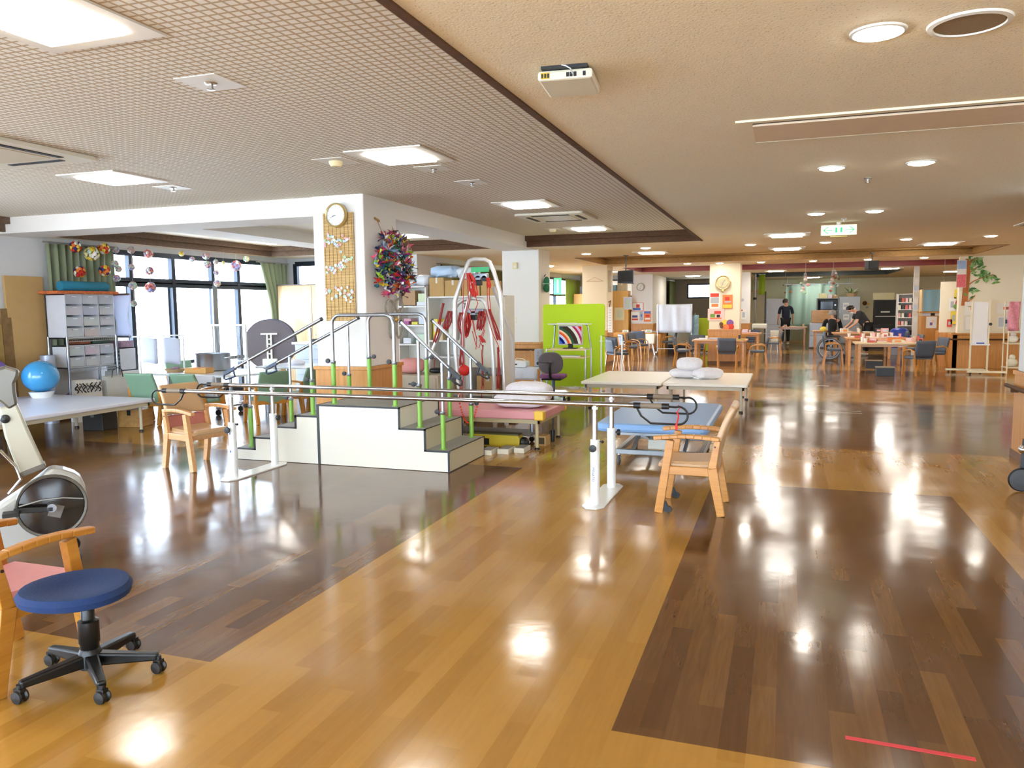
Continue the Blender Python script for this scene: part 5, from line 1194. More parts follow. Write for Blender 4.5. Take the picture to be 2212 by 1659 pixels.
# ---- pink bed
t = platform_bed('treatment_bed', 'low pink treatment bed with yellow corners right of the training stairs', -4.25, -2.35, 7.68, 8.62, 0.41, PINK, thick=0.085, frame=mat('khaki_enamel', (0.72, 0.66, 0.50), 0.4), legs=((0.955, 0.07), (0.955, 0.93), (0.04, 0.07), (0.04, 0.93)))
for sy in (-1, 1): MB().prism(rrect(0.11, 0.11, 0.02, 3, 0.95 - 0.052, sy * (0.47 - 0.052)), 0.318, 0.415, 'z').build('corner_guard', mat('yellow_vinyl', (0.93, 0.76, 0.22), 0.4), t, bevel=0.012)
PIL = cloth('white_pillow_cloth', (0.90, 0.89, 0.91), 0.9, 30)
soft_bag((-2.74, 8.42, 0.412), 0.54, 0.34, 0.24, PIL, 'plump white pillow at the far edge of the pink bed', 'pillow', 'pillow', seed=21, rough=0.02)
soft_bag((-2.70, 8.03, 0.412), 0.60, 0.38, 0.16, PIL, 'flat white pillow in front of the plump one on the pink bed', 'pillow', 'pillow', seed=22, rough=0.03, rz=0.1)
t = thing('folding_trolley', 'white shelf trolley frame parked under the pink bed', 'trolley', (-3.2, 8.2, 0))
MB().box(-0.72, 0.62, -0.2, 0.2, 0.235, 0.26).build('top_shelf', WPAINT, t, bevel=0.004); MB().box(-0.7, 0.6, -0.18, 0.18, 0.09, 0.11).build('lower_shelf', mat('steel_grey', (0.5, 0.5, 0.5), 0.4), t)
for x in (-0.66, 0.56):
    l_ = MB().cyl((x, 0, 0.05), (x, 0, 0.235), 0.015, seg=8).build('leg', STEEL, t); MB().lathe([(0.001, -0.014), (0.03, -0.014), (0.03, 0.014), (0.001, 0.014)], (x, 0, 0.03), 12, 'y').build('castor', BLACK, l_)
t = thing('tool_case', 'long yellow and black case on the floor under the pink bed', 'case', (-2.93, 7.80, 0))
MB().prism(rrect(0.60, 0.13, 0.03, 3, 0, 0.075), -0.07, 0.07, 'y').build('body', mat('mustard_plastic', (0.74, 0.66, 0.16), 0.45, vary=0.1), t, bevel=0.006)
MB().box(-0.29, 0.29, -0.06, 0.06, 0.14, 0.155).build('lid', mat('olive_lid', (0.30, 0.30, 0.16), 0.5), t); MB().box(-0.1, -0.04, -0.075, -0.07, 0.03, 0.10).build('latch', BLACK, t); MB().sph((0.33, 0, 0.06), 0.06, 10, 8).build('end_cap', BLACK, t)
for i, (x, w_) in enumerate(((-2.95, 0.13), (-2.80, 0.12), (-2.66, 0.11))):
    o = thing('wooden_block', ('leftmost', 'middle', 'rightmost')[i] + ' of the low white blocks beside the right foot of the stairs', 'block', (x + 0.10, 7.43 + 0.1 * i, 0), group='low white blocks')
    MB().box(-w_ / 2, w_ / 2, -0.12, 0.1, 0, 0.05).build('block_body', mat('block_white', (0.86, 0.84, 0.76), 0.5), o, bevel=0.002); MB().box(-w_ / 2 + 0.01, w_ / 2 - 0.01, -0.11, 0.09, 0.05, 0.054).build('top_pad', TRD, o)
t = thing('carton', 'small printed carton standing under the right end of the pink bed', 'box', (-2.47, 8.05, 0)); MB().box(-0.06, 0.06, -0.08, 0.08, 0, 0.11).build('body', CARD, t); MB().box(-0.045, 0.045, -0.082, -0.08, 0.02, 0.09).build('print', mat('dark_ink', (0.3, 0.24, 0.14), 0.7, vary=0.6, scale=60), t)
t = thing('black_boot_brush', 'small black rubber crutch foot standing near the right bed leg', 'crutch foot', (-2.42, 8.28, 0)); MB().cyl((0, 0, 0), (0, 0, 0.13), 0.02, 0.028, seg=12).build('foot', BLACK, t); MB().cyl((0, 0, 0.13), (0, 0, 0.26), 0.008, seg=8).build('stem', BLACK, t)
t.name = 'crutch_foot'

# ---- blue bed
BLV = mat('sky_blue_vinyl', (0.50, 0.66, 0.85), 0.4, vary=0.03)
t = thing('hydraulic_bed', 'sky blue adjustable treatment bed on wheels behind the right end of the parallel bars', 'treatment bed', (-1.10, 7.66, 0))
MB().prism(rrect(1.0, 1.72, 0.10, 5), 0.375, 0.455, 'z').build('mattress', BLV, t, bevel=0.03)
GF = mat('grey_frame', (0.58, 0.60, 0.62), 0.35, metal=0.3)
MB().box(-0.34, 0.34, -0.72, -0.66, 0.335, 0.375).box(-0.34, 0.34, 0.66, 0.72, 0.335, 0.375).box(-0.34, -0.29, -0.7, 0.7, 0.335, 0.375).box(0.29, 0.34, -0.7, 0.7, 0.335, 0.375).box(-0.28, 0.28, -0.1, 0.1, 0.29, 0.335).build('upper_frame', GF, t)
MB().box(-0.40, 0.42, -0.42, -0.37, 0.10, 0.145).box(-0.40, 0.42, 0.50, 0.55, 0.10, 0.145).box(-0.40, -0.35, -0.4, 0.52, 0.10, 0.145).box(0.37, 0.42, -0.4, 0.52, 0.10, 0.145).build('lower_frame', GF, t, bevel=0.004)
for x in (-0.24, 0.24):
    MB().bar((x, -0.38, 0.13), (x, 0.42, 0.35), 0.025, 0.04, side=(1, 0, 0)).build('scissor_arm', GF, t); MB().bar((x * .8, 0.42, 0.13), (x * .8, -0.4, 0.35), 0.025, 0.04, side=(1, 0, 0)).build('scissor_arm', GF, t)
MB().cyl((0, -0.3, 0.18), (0, 0.25, 0.30), 0.03, seg=12).build('actuator', BLACK, t); MB().box(-0.1, 0.12, -0.35, -0.15, 0.146, 0.24).build('motor_box', mat('ivory_plastic', (0.86, 0.85, 0.80), 0.4), t, bevel=0.008)
for x in (-0.36, 0.38):
    for y in (-0.42, 0.50):
        f = MB().cyl((x, y, 0.07), (x, y, 0.11), 0.012, seg=8).box(x - 0.018, x + 0.018, y - 0.03, y + 0.01, 0.05, 0.08).build('castor_fork', STEEL, t)
        MB().lathe([(0.001, -0.014), (0.038, -0.014), (0.046, -0.008), (0.046, 0.008), (0.038, 0.014), (0.001, 0.014)], (x, y - 0.02, 0.046), 18, 'x').build('castor_wheel', mat('grey_rubber', (0.35, 0.35, 0.35), 0.5), f, smooth=True)
t = thing('foot_pedal', 'steel foot pedal tangle under the sky blue bed', 'pedal', (-0.72, 7.05, 0)); MB().tube([(-0.1, 0, 0.02), (0.0, -0.02, 0.10), (0.12, 0, 0.03)], 0.012, 8).build('lever', STEEL, t); MB().box(-0.14, -0.06, -0.03, 0.03, 0.0, 0.02).build('tread', BLACK, t)

# ---- pair of ivory platforms and the pillows on them
for x0, x1, lb in ((-2.80, -1.63, 'left of the two joined ivory platforms beyond the sky blue bed'), (-1.615, -0.46, 'right of the two joined ivory platforms, white pillows lying on it')):
    platform_bed('mat_platform', lb, x0, x1, 11.05, 12.95, 0.41, IVORY, group='ivory mat platforms', knob=True)
soft_bag((-1.42, 11.95, 0.412), 0.44, 0.36, 0.14, PIL, 'flat white pillow lowest in the heap on the ivory platform', 'pillow', 'pillow', seed=31, rough=0.03)
soft_bag((-1.07, 11.85, 0.412), 0.42, 0.34, 0.16, PIL, 'crumpled white pillow at the right of the heap on the ivory platform', 'pillow', 'pillow', seed=32, rough=0.06, rz=0.5)
soft_bag((-1.34, 11.9, 0.53), 0.38, 0.32, 0.19, PIL, 'plump white pillow on top of the heap on the ivory platform', 'pillow', 'pillow', seed=33, rough=0.02)
# ---- lime partition, computer corner
t = thing('partition_screen', 'tall lime green partition panel with rounded corners beside the middle pillar', 'screen', (-3.475, 13.22, 0))
MB().prism(rrect(1.11, 1.47, 0.06, 4, 0, 0.805), -0.02, 0.02, 'y').build('panel', cloth('lime_felt', (0.72, 0.84, 0.12), 0.8, 90), t, bevel=0.004)
for x in (-0.48, 0.48): MB().box(x - 0.02, x + 0.02, -0.22, 0.22, 0, 0.03).box(x - 0.015, x + 0.015, -0.015, 0.015, 0.02, 0.09).build('foot', GF, t)
t = thing('cloth_table', 'small table under a white cloth in front of the middle pillar', 'table', (-4.30, 12.55, 0))
MB().box(-0.42, 0.42, -0.22, 0.22, 0.455, 0.475).build('tabletop', WPAINT, t)
for x in (-0.38, 0.38):
    for y in (-0.18, 0.18): MB().cyl((x, y, 0), (x, y, 0.46), 0.015, seg=8).build('leg', STEEL, t)
def tc_(u, v):
    w = 0.44; x = (u - .5) * 2 * w
    if v < .5: return (x, -0.235 - 0.008 * math.sin(22 * x) * (1 - 2 * v), 0.478 - 0.19 * (1 - 2 * v))
    return (x, -0.235 + 0.46 * (2 * v - 1), 0.48)
tag(MB().grid(tc_, 40, 10).build('tablecloth', cloth('white_cloth', (0.90, 0.92, 0.96), 0.9, 50), None, smooth=True, solid=0.004), 'white cloth draped over the small table before the middle pillar', 'tablecloth').location = (-4.30, 12.55, 0)
def speaker_box(loc, label, group='grey desktop speakers'):
    t = thing('desktop_speaker', label, 'speaker', loc, group=group); MB().box(-0.065, 0.065, -0.08, 0.08, 0, 0.30).build('cabinet', mat('speaker_silver', (0.66, 0.68, 0.72), 0.35), t, bevel=0.008)
    for z, r in ((0.06, 0.028), (0.14, 0.016), (0.19, 0.016), (0.24, 0.016)): MB().lathe([(0.001, -0.084), (r, -0.083), (r, -0.08)], (0, 0, z), 14, 'y').build('driver', BLACK if z < .1 else STEEL, t)
speaker_box((-4.56, 12.60, 0.486), 'left grey speaker on the white cloth table'); speaker_box((-3.93, 12.66, 0.486), 'right grey speaker on the white cloth table')
t = thing('massage_device', 'white rounded appliance with a handle between the two speakers', 'appliance', (-4.26, 12.52, 0.486)); MB().prism(rrect(0.34, 0.11, 0.04, 4, 0, 0.055), -0.1, 0.1, 'y').build('body', WPAINT, t, bevel=0.01)
MB().tube([(-0.06, 0, 0.11), (-0.03, 0, 0.15), (0.08, 0, 0.14), (0.13, 0, 0.11)], 0.007, 8).build('handle', mat('cream_plastic', (0.86, 0.83, 0.74), 0.4), t); MB().box(-0.05, 0.01, -0.105, -0.1, 0.04, 0.06).build('display', BLACKM, t)
t = thing('computer_desk', 'light steel computer trolley desk in front of the lime partition', 'desk', (-3.40, 12.62, 0))
LW = wood('pale_desk_top', (0.86, 0.76, 0.56), (0.90, 0.81, 0.63), (3, 20, 20), 0.4)
MB().box(-0.33, 0.33, -0.22, 0.22, 0.775, 0.80).build('desktop', LW, t, bevel=0.005); MB().box(-0.33, 0.33, -0.30, 0.10, 0.655, 0.675).build('keyboard_tray', LW, t); MB().box(-0.33, 0.33, -0.2, 0.2, 0.12, 0.14).build('lower_shelf', LW, t)
for s in (-1, 1):
    MB().tube([(s * 0.33, -0.2, 0.02), (s * 0.33, -0.2, 0.80), (s * 0.33, 0.0, 0.80)], 0.014, 8).build('leg', STEEL, t); MB().tube([(s * 0.33, 0.2, 0.02), (s * 0.33, 0.2, 0.8), (s * 0.28, 0.16, 1.18), (s * 0.28, 0.05, 1.19)], 0.014, 8).build('leg', STEEL, t)
MB().box(-0.36, 0.34, -0.02, 0.2, 1.20, 1.215).build('top_shelf', WPAINT, t)
MB().box(-0.2, 0.12, -0.02, 0.12, 1.216, 1.226).build('loose_paper', SHW, t)
t = thing('monitor', 'computer monitor with a silver rim and a colourful striped picture on the screen', 'monitor', (-3.37, 12.60, 0.80))
MB().box(-0.21, 0.21, 0.0, 0.03, 0.06, 0.39).build('casing', mat('monitor_silver', (0.72, 0.73, 0.72), 0.3), t, bevel=0.006); MB().box(-0.11, 0.11, -0.08, 0.08, 0, 0.012).box(-0.04, 0.04, 0.0, 0.03, 0.01, 0.08).build('foot', BLACK, t)
def screen_mat():
    m, nt, b_ = _new('striped_screen'); N = nt.nodes; L = nt.links
    tc = N.new('ShaderNodeTexCoord'); mp = N.new('ShaderNodeMapping'); mp.inputs['Location'].default_value = (0.30, 0, 0.0); L.new(tc.outputs['Object'], mp.inputs[0])
    ln = N.new('ShaderNodeVectorMath'); ln.operation = 'LENGTH'; L.new(mp.outputs[0], ln.inputs[0]); cr = N.new('ShaderNodeValToRGB'); cr.color_ramp.interpolation = 'CONSTANT'
    mr = N.new('ShaderNodeMapRange'); mr.inputs[1].default_value = 0.12; mr.inputs[2].default_value = 0.66; L.new(ln.outputs['Value'], mr.inputs[0]); L.new(mr.outputs[0], cr.inputs[0])
    els = [(0.0, (0.25, 0.40, 0.75)), (0.12, (0.10, 0.14, 0.40)), (0.20, (0.75, 0.80, 0.90)), (0.27, (0.85, 0.35, 0.15)), (0.34, (0.92, 0.75, 0.60)), (0.40, (0.20, 0.35, 0.25)), (0.48, (0.25, 0.22, 0.18)), (0.60, (0.85, 0.85, 0.80)), (0.68, (0.65, 0.20, 0.35)), (0.75, (0.85, 0.70, 0.80)), (0.82, (0.80, 0.20, 0.15)), (0.9, (0.95, 0.55, 0.2))]
    e = cr.color_ramp.elements; e[0].position = 0; e[0].color = (*lin(els[0][1]), 1); e[1].position = 0.95; e[1].color = (*lin((0.5, 0.2, 0.5)), 1)
    for p_, c_ in els[1:]: x = e.new(p_); x.color = (*lin(c_), 1)
    em = N.new('ShaderNodeEmission'); em.inputs[1].default_value = 0.55; L.new(cr.outputs[0], em.inputs[0]); L.new(em.outputs[0], N['Material Output'].inputs[0]); return m
MB().box(-0.19, 0.19, -0.004, 0.0, 0.08, 0.37).build('screen', screen_mat(), t)
t = thing('mouse', 'white mouse beside the monitor on the computer desk', 'mouse', (-3.15, 12.5, 0.80)); MB().sph((0, 0, 0.015), 0.04, 12, 8, (0.8, 1.2, 0.5)).build('shell', WPAINT, t, smooth=True); MB().tube([(0, 0.045, 0.015), (0.01, 0.1, 0.01), (0.0, 0.2, 0.01)], 0.003, 5).build('cable', SHW, t)
t = thing('keyboard', 'white keyboard on the pull-out tray of the computer desk', 'keyboard', (-3.36, 12.4, 0.676)); MB().box(-0.2, 0.2, -0.06, 0.06, 0, 0.018).build('case', WPAINT, t, bevel=0.004); MB().box(-0.19, 0.19, -0.05, 0.05, 0.018, 0.022).build('keys', mat('key_grey', (0.75, 0.75, 0.75), 0.5, vary=0.2, scale=80), t)
# office chair
t = thing('office_chair', 'grey backed swivel chair with a purple seat at the computer desk', 'chair', (-3.50, 12.02, 0), R(95))
GC = cloth('charcoal_mesh', (0.40, 0.37, 0.38), 0.85, 120)
def obk(u, v):
    a = 2 * math.pi * u; r = v ** .5; x = 0.20 * r * math.copysign(abs(math.cos(a)) ** .75, math.cos(a)); z = 0.17 * r * math.copysign(abs(math.sin(a)) ** .75, math.sin(a))
    return (-0.20 - 0.05 * (1 - (x / 0.2) ** 2) - 0.03 * (z / .17), x, 0.61 + z)
MB().grid(obk, 28, 5).build('backrest', GC, t, smooth=True, solid=0.05)
MB().prism(rrect(0.40, 0.42, 0.12, 5), 0.36, 0.42, 'z').build('seat', cloth('purple_cloth', (0.50, 0.30, 0.46), 0.85, 90), t, bevel=0.02); MB().box(-0.2, 0.15, -0.16, 0.16, 0.335, 0.36).build('seat_shell', BLACKM, t, bevel=0.01)
MB().tube([(-0.15, 0, 0.35), (-0.26, 0, 0.40), (-0.29, 0, 0.55), (-0.27, 0, 0.62)], 0.022, 8).build('back_stem', BLACKM, t); MB().cyl((0, 0, 0.1), (0, 0, 0.34), 0.028, seg=14).build('column', mat('steel_blue_metal', (0.30, 0.38, 0.46), 0.4), t)
for k in range(5):
    a = R(72 * k + 15); l_ = MB().bar((0.02 * math.cos(a), 0.02 * math.sin(a), 0.1), (0.27 * math.cos(a), 0.27 * math.sin(a), 0.07), 0.045, 0.035, 0.03, 0.025, (-math.sin(a), math.cos(a), 0)).build('star_leg', BLACKM, t)
    MB().lathe([(0.001, -0.02), (0.028, -0.02), (0.028, 0.02), (0.001, 0.02)], (0.27 * math.cos(a), 0.27 * math.sin(a), 0.028), 12, 'y').build('caster', BLACK, l_)
# rope poles and cables at the desk
t = thing('rope_stand', 'pair of thin steel posts joined by a rope right of the computer desk', 'barrier', (-2.84, 12.98 + .12, 0))
for x, nm in ((-0.12, 'post'), (0.24, 'post')): 
    MB().cyl((x, 0, 0.02), (x, 0, 1.0), 0.013, seg=10).build(nm, WPAINT, t); MB().lathe([(0.1, 0), (0.1, 0.012), (0.02, 0.02)], (x, 0, 0), 16).build('base', WPAINT, t); MB().cyl((x - 0.03, 0, 0.90), (x + 0.045, 0, 0.90), 0.008, seg=8).build('crosspiece', WPAINT, t)
MB().tube([(-0.12, 0, 1.0), (0.06, 0, 0.97), (0.24, 0, 0.98)], 0.004, 6).build('rope', BLACK, t)
t = thing('power_strip', 'tangle of white power cables on the low shelf of the computer desk', 'cable', (-3.30, 12.5, 0.142))
m = MB()
for k in range(5): m.tube([(-0.15 + 0.08 * math.cos(q + k) + 0.05 * q, 0.06 * math.sin(1.7 * q + k), 0.012 + 0.02 * abs(math.sin(q * 2 + k))) for q in range(7)], 0.006, 5)
m.build('cables', SHW, t); MB().box(-0.12, 0.12, -0.03, 0.03, 0, 0.03).build('strip', WPAINT, t)
# pillar fittings
def flat(name, label, cat, p, w, h_, m, face='y', parts=(), dep=0.006, rot=0, group=None, base=True):
    """flat thing fixed on a wall: p is its centre, parts are (name, x0, x1, z0, z1, material) in units of half width and half height"""
    t = thing(name, label, cat, p, 0 if face == 'y' else R(90), group=group)
    if base: MB().box(-w / 2, w / 2, -dep, 0, -h_ / 2, h_ / 2).build('sheet', m, t)
    for i, (nm, x0, x1, z0, z1, mm) in enumerate(parts): MB().box(x0 * w / 2, x1 * w / 2, -dep - 0.0015 * (1 + i * 0.2), -dep, z0 * h_ / 2, z1 * h_ / 2).build(nm, mm, t)
    if rot: t.rotation_euler.y = rot
    return t
p = ony(1113, 574, 13.5); flat('wall_sensor', 'small cream sensor box high on the middle pillar', 'sensor', tuple(p), 0.085, 0.12, mat('sensor_cream', (0.86, 0.80, 0.62), 0.5), dep=0.035, parts=(('lens', -.5, .5, -.6, -.1, SHW),))
p = ony(1113, 692, 13.5); flat('light_switch', 'light switch plate on the middle pillar', 'switch', tuple(p), 0.07, 0.115, mat('switch_ivory', (0.88, 0.86, 0.76), 0.4), dep=0.008, parts=(('rocker', -.35, .35, -.4, .4, SHW),))
p = onx(1173, 612, -4.19); t = thing('cloth_hat', 'green cloth cap hanging on the side of the middle pillar', 'cap', (-4.17, p.y, p.z))
GRN = cloth('bottle_green_cloth', (0.15, 0.45, 0.32)); soft_ = MB().sph((0.05, 0, 0.03), 0.10, 14, 10, (0.5, 1, 0.9)).sph((0.05, 0, -0.09), 0.11, 14, 8, (0.5, 1, 0.7)); soft_.build('cloth', GRN, t, smooth=True); MB().cyl((0, 0, 0.12), (0.03, 0, 0.16), 0.008, seg=8).build('hook', BLACKM, t); MB().box(0.01, 0.1, -0.12, 0.12, -0.02, 0.0).build('band', mat('pale_green_band', (0.45, 0.68, 0.52), 0.6), t)

# ================================================================ far end of the room
TW = wood('dining_table_wood', (0.76, 0.50, 0.20), (0.84, 0.60, 0.28), (3, 20, 20), 0.3, 0.3)
def dining_table(loc, w, d, label, z=0.64, round_ends=0.06, rz=0, leg=0.045, group='wooden dining tables', top=None):
    t = thing('dining_table', label, 'table', loc, rz, group)
    MB().prism(rrect(w, d, round_ends, 5), z - 0.035, z, 'z').build('tabletop', top or TW, t, bevel=0.006)
    for s_ in (-1, 1): MB().box(-w / 2 + .08, w / 2 - .08, s_ * (d / 2 - .09) - .01, s_ * (d / 2 - .09) + .01, z - 0.09, z - 0.035).build('apron', TW, t)
    for sx in (-1, 1):
        for sy in (-1, 1): MB().bar((sx * (w / 2 - .09), sy * (d / 2 - .09), 0), (sx * (w / 2 - .09), sy * (d / 2 - .09), z - 0.035), leg * 1.2, leg * 1.2, leg * 1.5, leg * 1.5, (1, 0, 0)).build('leg', TW, t, bevel=0.004)
    return t
GREYV = mat('slate_grey_vinyl', (0.30, 0.33, 0.38), 0.5, vary=0.05)
def dining_chair(label, group='grey dining chairs'):
    t = thing('dining_chair', label, 'chair', group=group)
    for s in (-1, 1):
        MB().bar((0.20, s * .21, 0), (0.17, s * .21, 0.36), 0.03, 0.035, side=(0, 1, 0)).build('leg', OAK, t)
        MB().bar((-0.24, s * .20, 0), (-0.18, s * .21, 0.36), 0.03, 0.035, side=(0, 1, 0)).build('leg', OAK, t)
        MB().tube([(0.17, s * .22, 0.34), (0.15, s * .23, 0.47), (0.08, s * .235, 0.52), (-0.10, s * .235, 0.54), (-0.20, s * .22, 0.50), (-0.2, s * .20, 0.34)], 0.016, 6).build('armrest', OAK, t, smooth=True)
    MB().prism(rrect(0.42, 0.42, 0.06, 4), 0.345, 0.40, 'z').build('seat', GREYV, t, bevel=0.015)
    MB().grid(lambda u, v: (-0.20 - 0.07 * v - 0.02 * (1 - (2 * u - 1) ** 2), (u - .5) * .42, 0.38 + 0.34 * v), 8, 5).build('backrest', GREYV, t, smooth=True, solid=0.035)
    return t
# table in front of the pictured pillar
dining_table((-1.48, 19.72, 0), 1.28, 0.95, 'wooden dining table in front of the pillar with the drawings', 0.66)
DC0 = place(dining_chair('grey dining chair with back to the viewer at the table before the drawings pillar'), (-1.27, 19.08, 0), R(90))
def dch(x, y, r, lb): return dup(DC0, (x, y, 0), R(r), lb, 'grey dining chairs')
dch(-2.36, 19.75, 0, 'grey dining chair at the left end of the table before the drawings pillar'); 
dch(-2.15, 20.5, -90, 'grey dining chair behind the left corner of the table before the drawings pillar'); dch(-0.62, 19.75, 180, 'grey dining chair at the right end of the table before the drawings pillar')
dining_table((-1.25, 24.2, 0), 1.2, 1.2, 'wooden dining table behind the drawings pillar, white papers on it', 0.66)
dch(-0.32, 24.0, 180, 'grey dining chair at the table behind the drawings pillar')
dch(-1.0, 24.9 + .2, 250, 'grey dining chair at the far side of the table behind the drawings pillar')
# round-ended table before the clock wall
dining_table((-4.35, 24.9, 0), 1.55, 1.2, 'round ended wooden table before the white wall with the small clock', 0.66, round_ends=0.5)
for x, y, r, lb in ((-4.25, 24.12, 90, 'grey dining chair in front of the round ended table'), (-3.42, 24.55, 180, 'grey dining chair at the right of the round ended table'),
                    (-3.72, 18.3, 40, 'grey dining chair with wooden arms nearest to the lime partition edge'), (-3.95, 19.3, 60, 'grey dining chair just behind the nearest one beside the lime partition'), (-4.0, 21.2, 30, 'grey dining chair half hidden by the lime partition'), (-3.95, 22.4, -20, 'grey dining chair left of the round ended table')): dch(x, y, r, lb)
dining_table((-4.9, 20.0 - .9, 0), 1.0, 0.8, 'wooden table almost hidden behind the lime partition', 0.70)
crate('side_cabinet', 'low wooden cabinet behind the lime partition edge', 'cabinet', (-4.6, 22.3), (0.6, 0.4, 0.72), HONEY, tape=TW)
# cloth screen on a stand
t = thing('cloth_screen', 'white cloth hung over a wheeled frame between the small clock and the drawings pillar', 'screen', (-3.2, 24.3, 0))
MB().grid(lambda u, v: (-0.55 + 1.08 * u, 0.014 * math.sin(17 * u + v * 2) + 0.005 * math.sin(31 * u), 0.66 + 0.86 * v), 60, 8).build('cloth', cloth('screen_cloth', (0.78, 0.79, 0.82), 0.9, 30), t, smooth=True, solid=0.004)
MB().tube([(-0.52, 0, 0.10), (-0.52, 0, 1.53), (0.52, 0, 1.53), (0.52, 0, 0.10)], 0.014, 8).tube([(-0.52, 0, 0.17), (0.52, 0, 0.17)], 0.010, 8).build('stand_tube', WPAINT, t)
for x in (-0.52, 0.52): MB().box(x - 0.02, x + 0.02, -0.25, 0.25, 0.05, 0.09).build('foot', WPAINT, t)
t = thing('steel_cabinet', 'cream low cabinet behind the cloth screen', 'cabinet', (-3.1, 25.0, 0)); MB().box(-0.36, 0.36, -0.2, 0.2, 0.28, 0.95).build('body', mat('cream_steel', (0.80, 0.78, 0.68), 0.5), t); MB().box(-0.36, 0.36, -0.18, 0.18, 0, 0.28).build('base', BLACKM, t)
t = thing('care_stool', 'cream plastic box stool on white legs at the left foot of the cloth screen', 'stool', (-3.86, 23.9, 0))
MB().prism([(-0.12, 0.34), (0.11, 0.34), (0.14, 0.64), (-0.14, 0.64)], -0.12, 0.12, 'y').build('seat_box', mat('cream_plastic2', (0.88, 0.87, 0.80), 0.45), t, bevel=0.01); MB().bar((0.05, 0, 0.34), (0.12, 0, 0), 0.04, 0.04).build('leg', WPAINT, t); MB().bar((-0.05, 0.05, 0.34), (-0.08, 0.08, 0), 0.03, 0.03).build('leg', WPAINT, t)
t = thing('partition_screen', 'olive lime screen standing behind the cloth screen', 'screen', (-2.35, 24.9, 0)); MB().box(-0.24, 0.24, -0.02, 0.02, 0.08, 1.10).build('panel', cloth('olive_felt', (0.62, 0.68, 0.10), 0.8), t, bevel=0.004); MB().box(-0.24, 0.24, -0.15, 0.15, 0, 0.03).box(-0.02, 0.02, -0.02, 0.02, 0.02, 0.1).build('foot', GF, t)
t = thing('coat', 'pale blue patterned cloth hanging at the right edge of the cloth screen', 'cloth', (-2.62, 24.55, 0)); MB().grid(lambda u, v: (-0.12 + .24 * u, 0.03 * math.sin(8 * u), 0.35 + 0.85 * v), 10, 6).build('cloth', mat('blue_pattern', (0.55, 0.68, 0.72), 0.8, vary=0.5, scale=14), t, smooth=True, solid=0.01)
MB().cyl((0, 0, 0), (0, 0, 1.25), 0.015, seg=8).box(-.15, .15, -.12, .12, 0, .03).build('stand', STEEL, t)
for x, z0, lb in ((-3.2, 0, 'dark wheeled bin behind the lime screen'),): crate('waste_bin', lb, 'bin', (-2.15, 25.6), (0.4, 0.3, 0.7), mat('dark_bin', (0.15, 0.13, 0.12), 0.5), tape=BLACK)
# cupboard with notices in the left corner, things on it
t = thing('notice_cupboard', 'yellow wood cupboard front with notices pinned on it left of the small clock', 'cabinet', (-5.5, 26.2, 0)); YW_ = wood('yellow_cupboard', (0.88, 0.66, 0.28), (0.93, 0.73, 0.36), (20, 20, 2), 0.5)
MB().box(-0.55, 0.55, -0.2, 0.25, 0, 2.0).build('body', YW_, t, bevel=0.004)
for s in (-1, 1): MB().box(*sorted((s * .01, s * .54)), -0.215, -0.2, 0.05, 1.98).build('door', YW_, t)
p = ony(1356, 655, 25.98); flat('notice_sheet', 'white notice with a dark frame on the right of the yellow cupboard', 'notice', tuple(p), 0.28, 0.42, SHW, parts=(('border', -.85, .85, -.88, .9, mat('pale_lilac_print', (0.80, 0.84, 0.90), 0.6)), ('print', -.6, .6, -.7, .6, mat('faint_print', (0.78, 0.84, 0.80), 0.6, vary=.2, scale=30))))
p = ony(1338, 678, 25.98); flat('notice_sheet', 'cream notice low on the yellow cupboard', 'notice', tuple(p), 0.34, 0.42, mat('cream_paper', (0.93, 0.90, 0.72), 0.6), parts=(('print', -.5, .6, -.6, .6, mat('faint_print2', (0.86, 0.88, 0.76), 0.6, vary=.2, scale=30)),))
bx = crate('basket', 'light blue basket on top of the yellow cupboard', 'basket', (-5.55, 26.2), (0.34, 0.28, 0.20), mat('light_blue_plastic', (0.55, 0.74, 0.86), 0.5), zb=2.001)
crate('storage_box', 'beige box beside the light blue basket on the yellow cupboard', 'box', (-5.2, 26.25), (0.3, 0.28, 0.26), mat('beige_box', (0.80, 0.72, 0.56), 0.6), zb=2.001, tape=SHW)
t = thing('notice_cupboard', 'orange wood cupboard in the corner above the lime partition', 'cabinet', (-6.05, 24.9, 0)); MB().box(-0.42, 0.3, -0.3, 0.3, 0, 1.9).build('body', wood('orange_cupboard', (0.80, 0.55, 0.22), (0.86, 0.62, 0.3), (20, 20, 2), 0.5), t, bevel=0.004); MB().box(-0.4, 0.28, -0.315, -0.3, 0.05, 1.88).build('door', YW_, t)
crate('storage_box', 'grey box on the orange wood cupboard in the corner', 'box', (-6.1, 24.9), (0.4, 0.3, 0.24), mat('grey_box', (0.5, 0.5, 0.52), 0.5), zb=1.901, tape=BLACK)
# hanging speakers
def hspeaker(loc, rz, label):
    t = thing('hanging_speaker', label, 'speaker', loc, rz, 'black speakers hung from the ceiling')
    MB().prism([(-0.16, -0.13), (0.16, -0.15), (0.16, 0.13), (-0.16, 0.11)], -0.11, 0.11, 'y').build('cabinet', BLACKM, t, bevel=0.01); MB().box(-0.14, 0.14, -0.118, -0.11, -0.11, 0.10).build('grille', mat('black_grille', (0.05, 0.05, 0.05), 0.8), t)
    h_ = LOW - loc[2]; MB().cyl((0, 0, 0.11), (0, 0, h_ - 0.01), 0.012, seg=8).box(-0.05, 0.05, -0.05, 0.05, h_ - 0.012, h_).build('ceiling_bracket', BLACKM, t)
hspeaker((-3.12, 16.1, 2.10), R(5), 'black speaker hung from the ceiling left of the small clock'); hspeaker((1.78, 19.05, 2.30), R(25), 'tilted black speaker hung from the ceiling on the right')
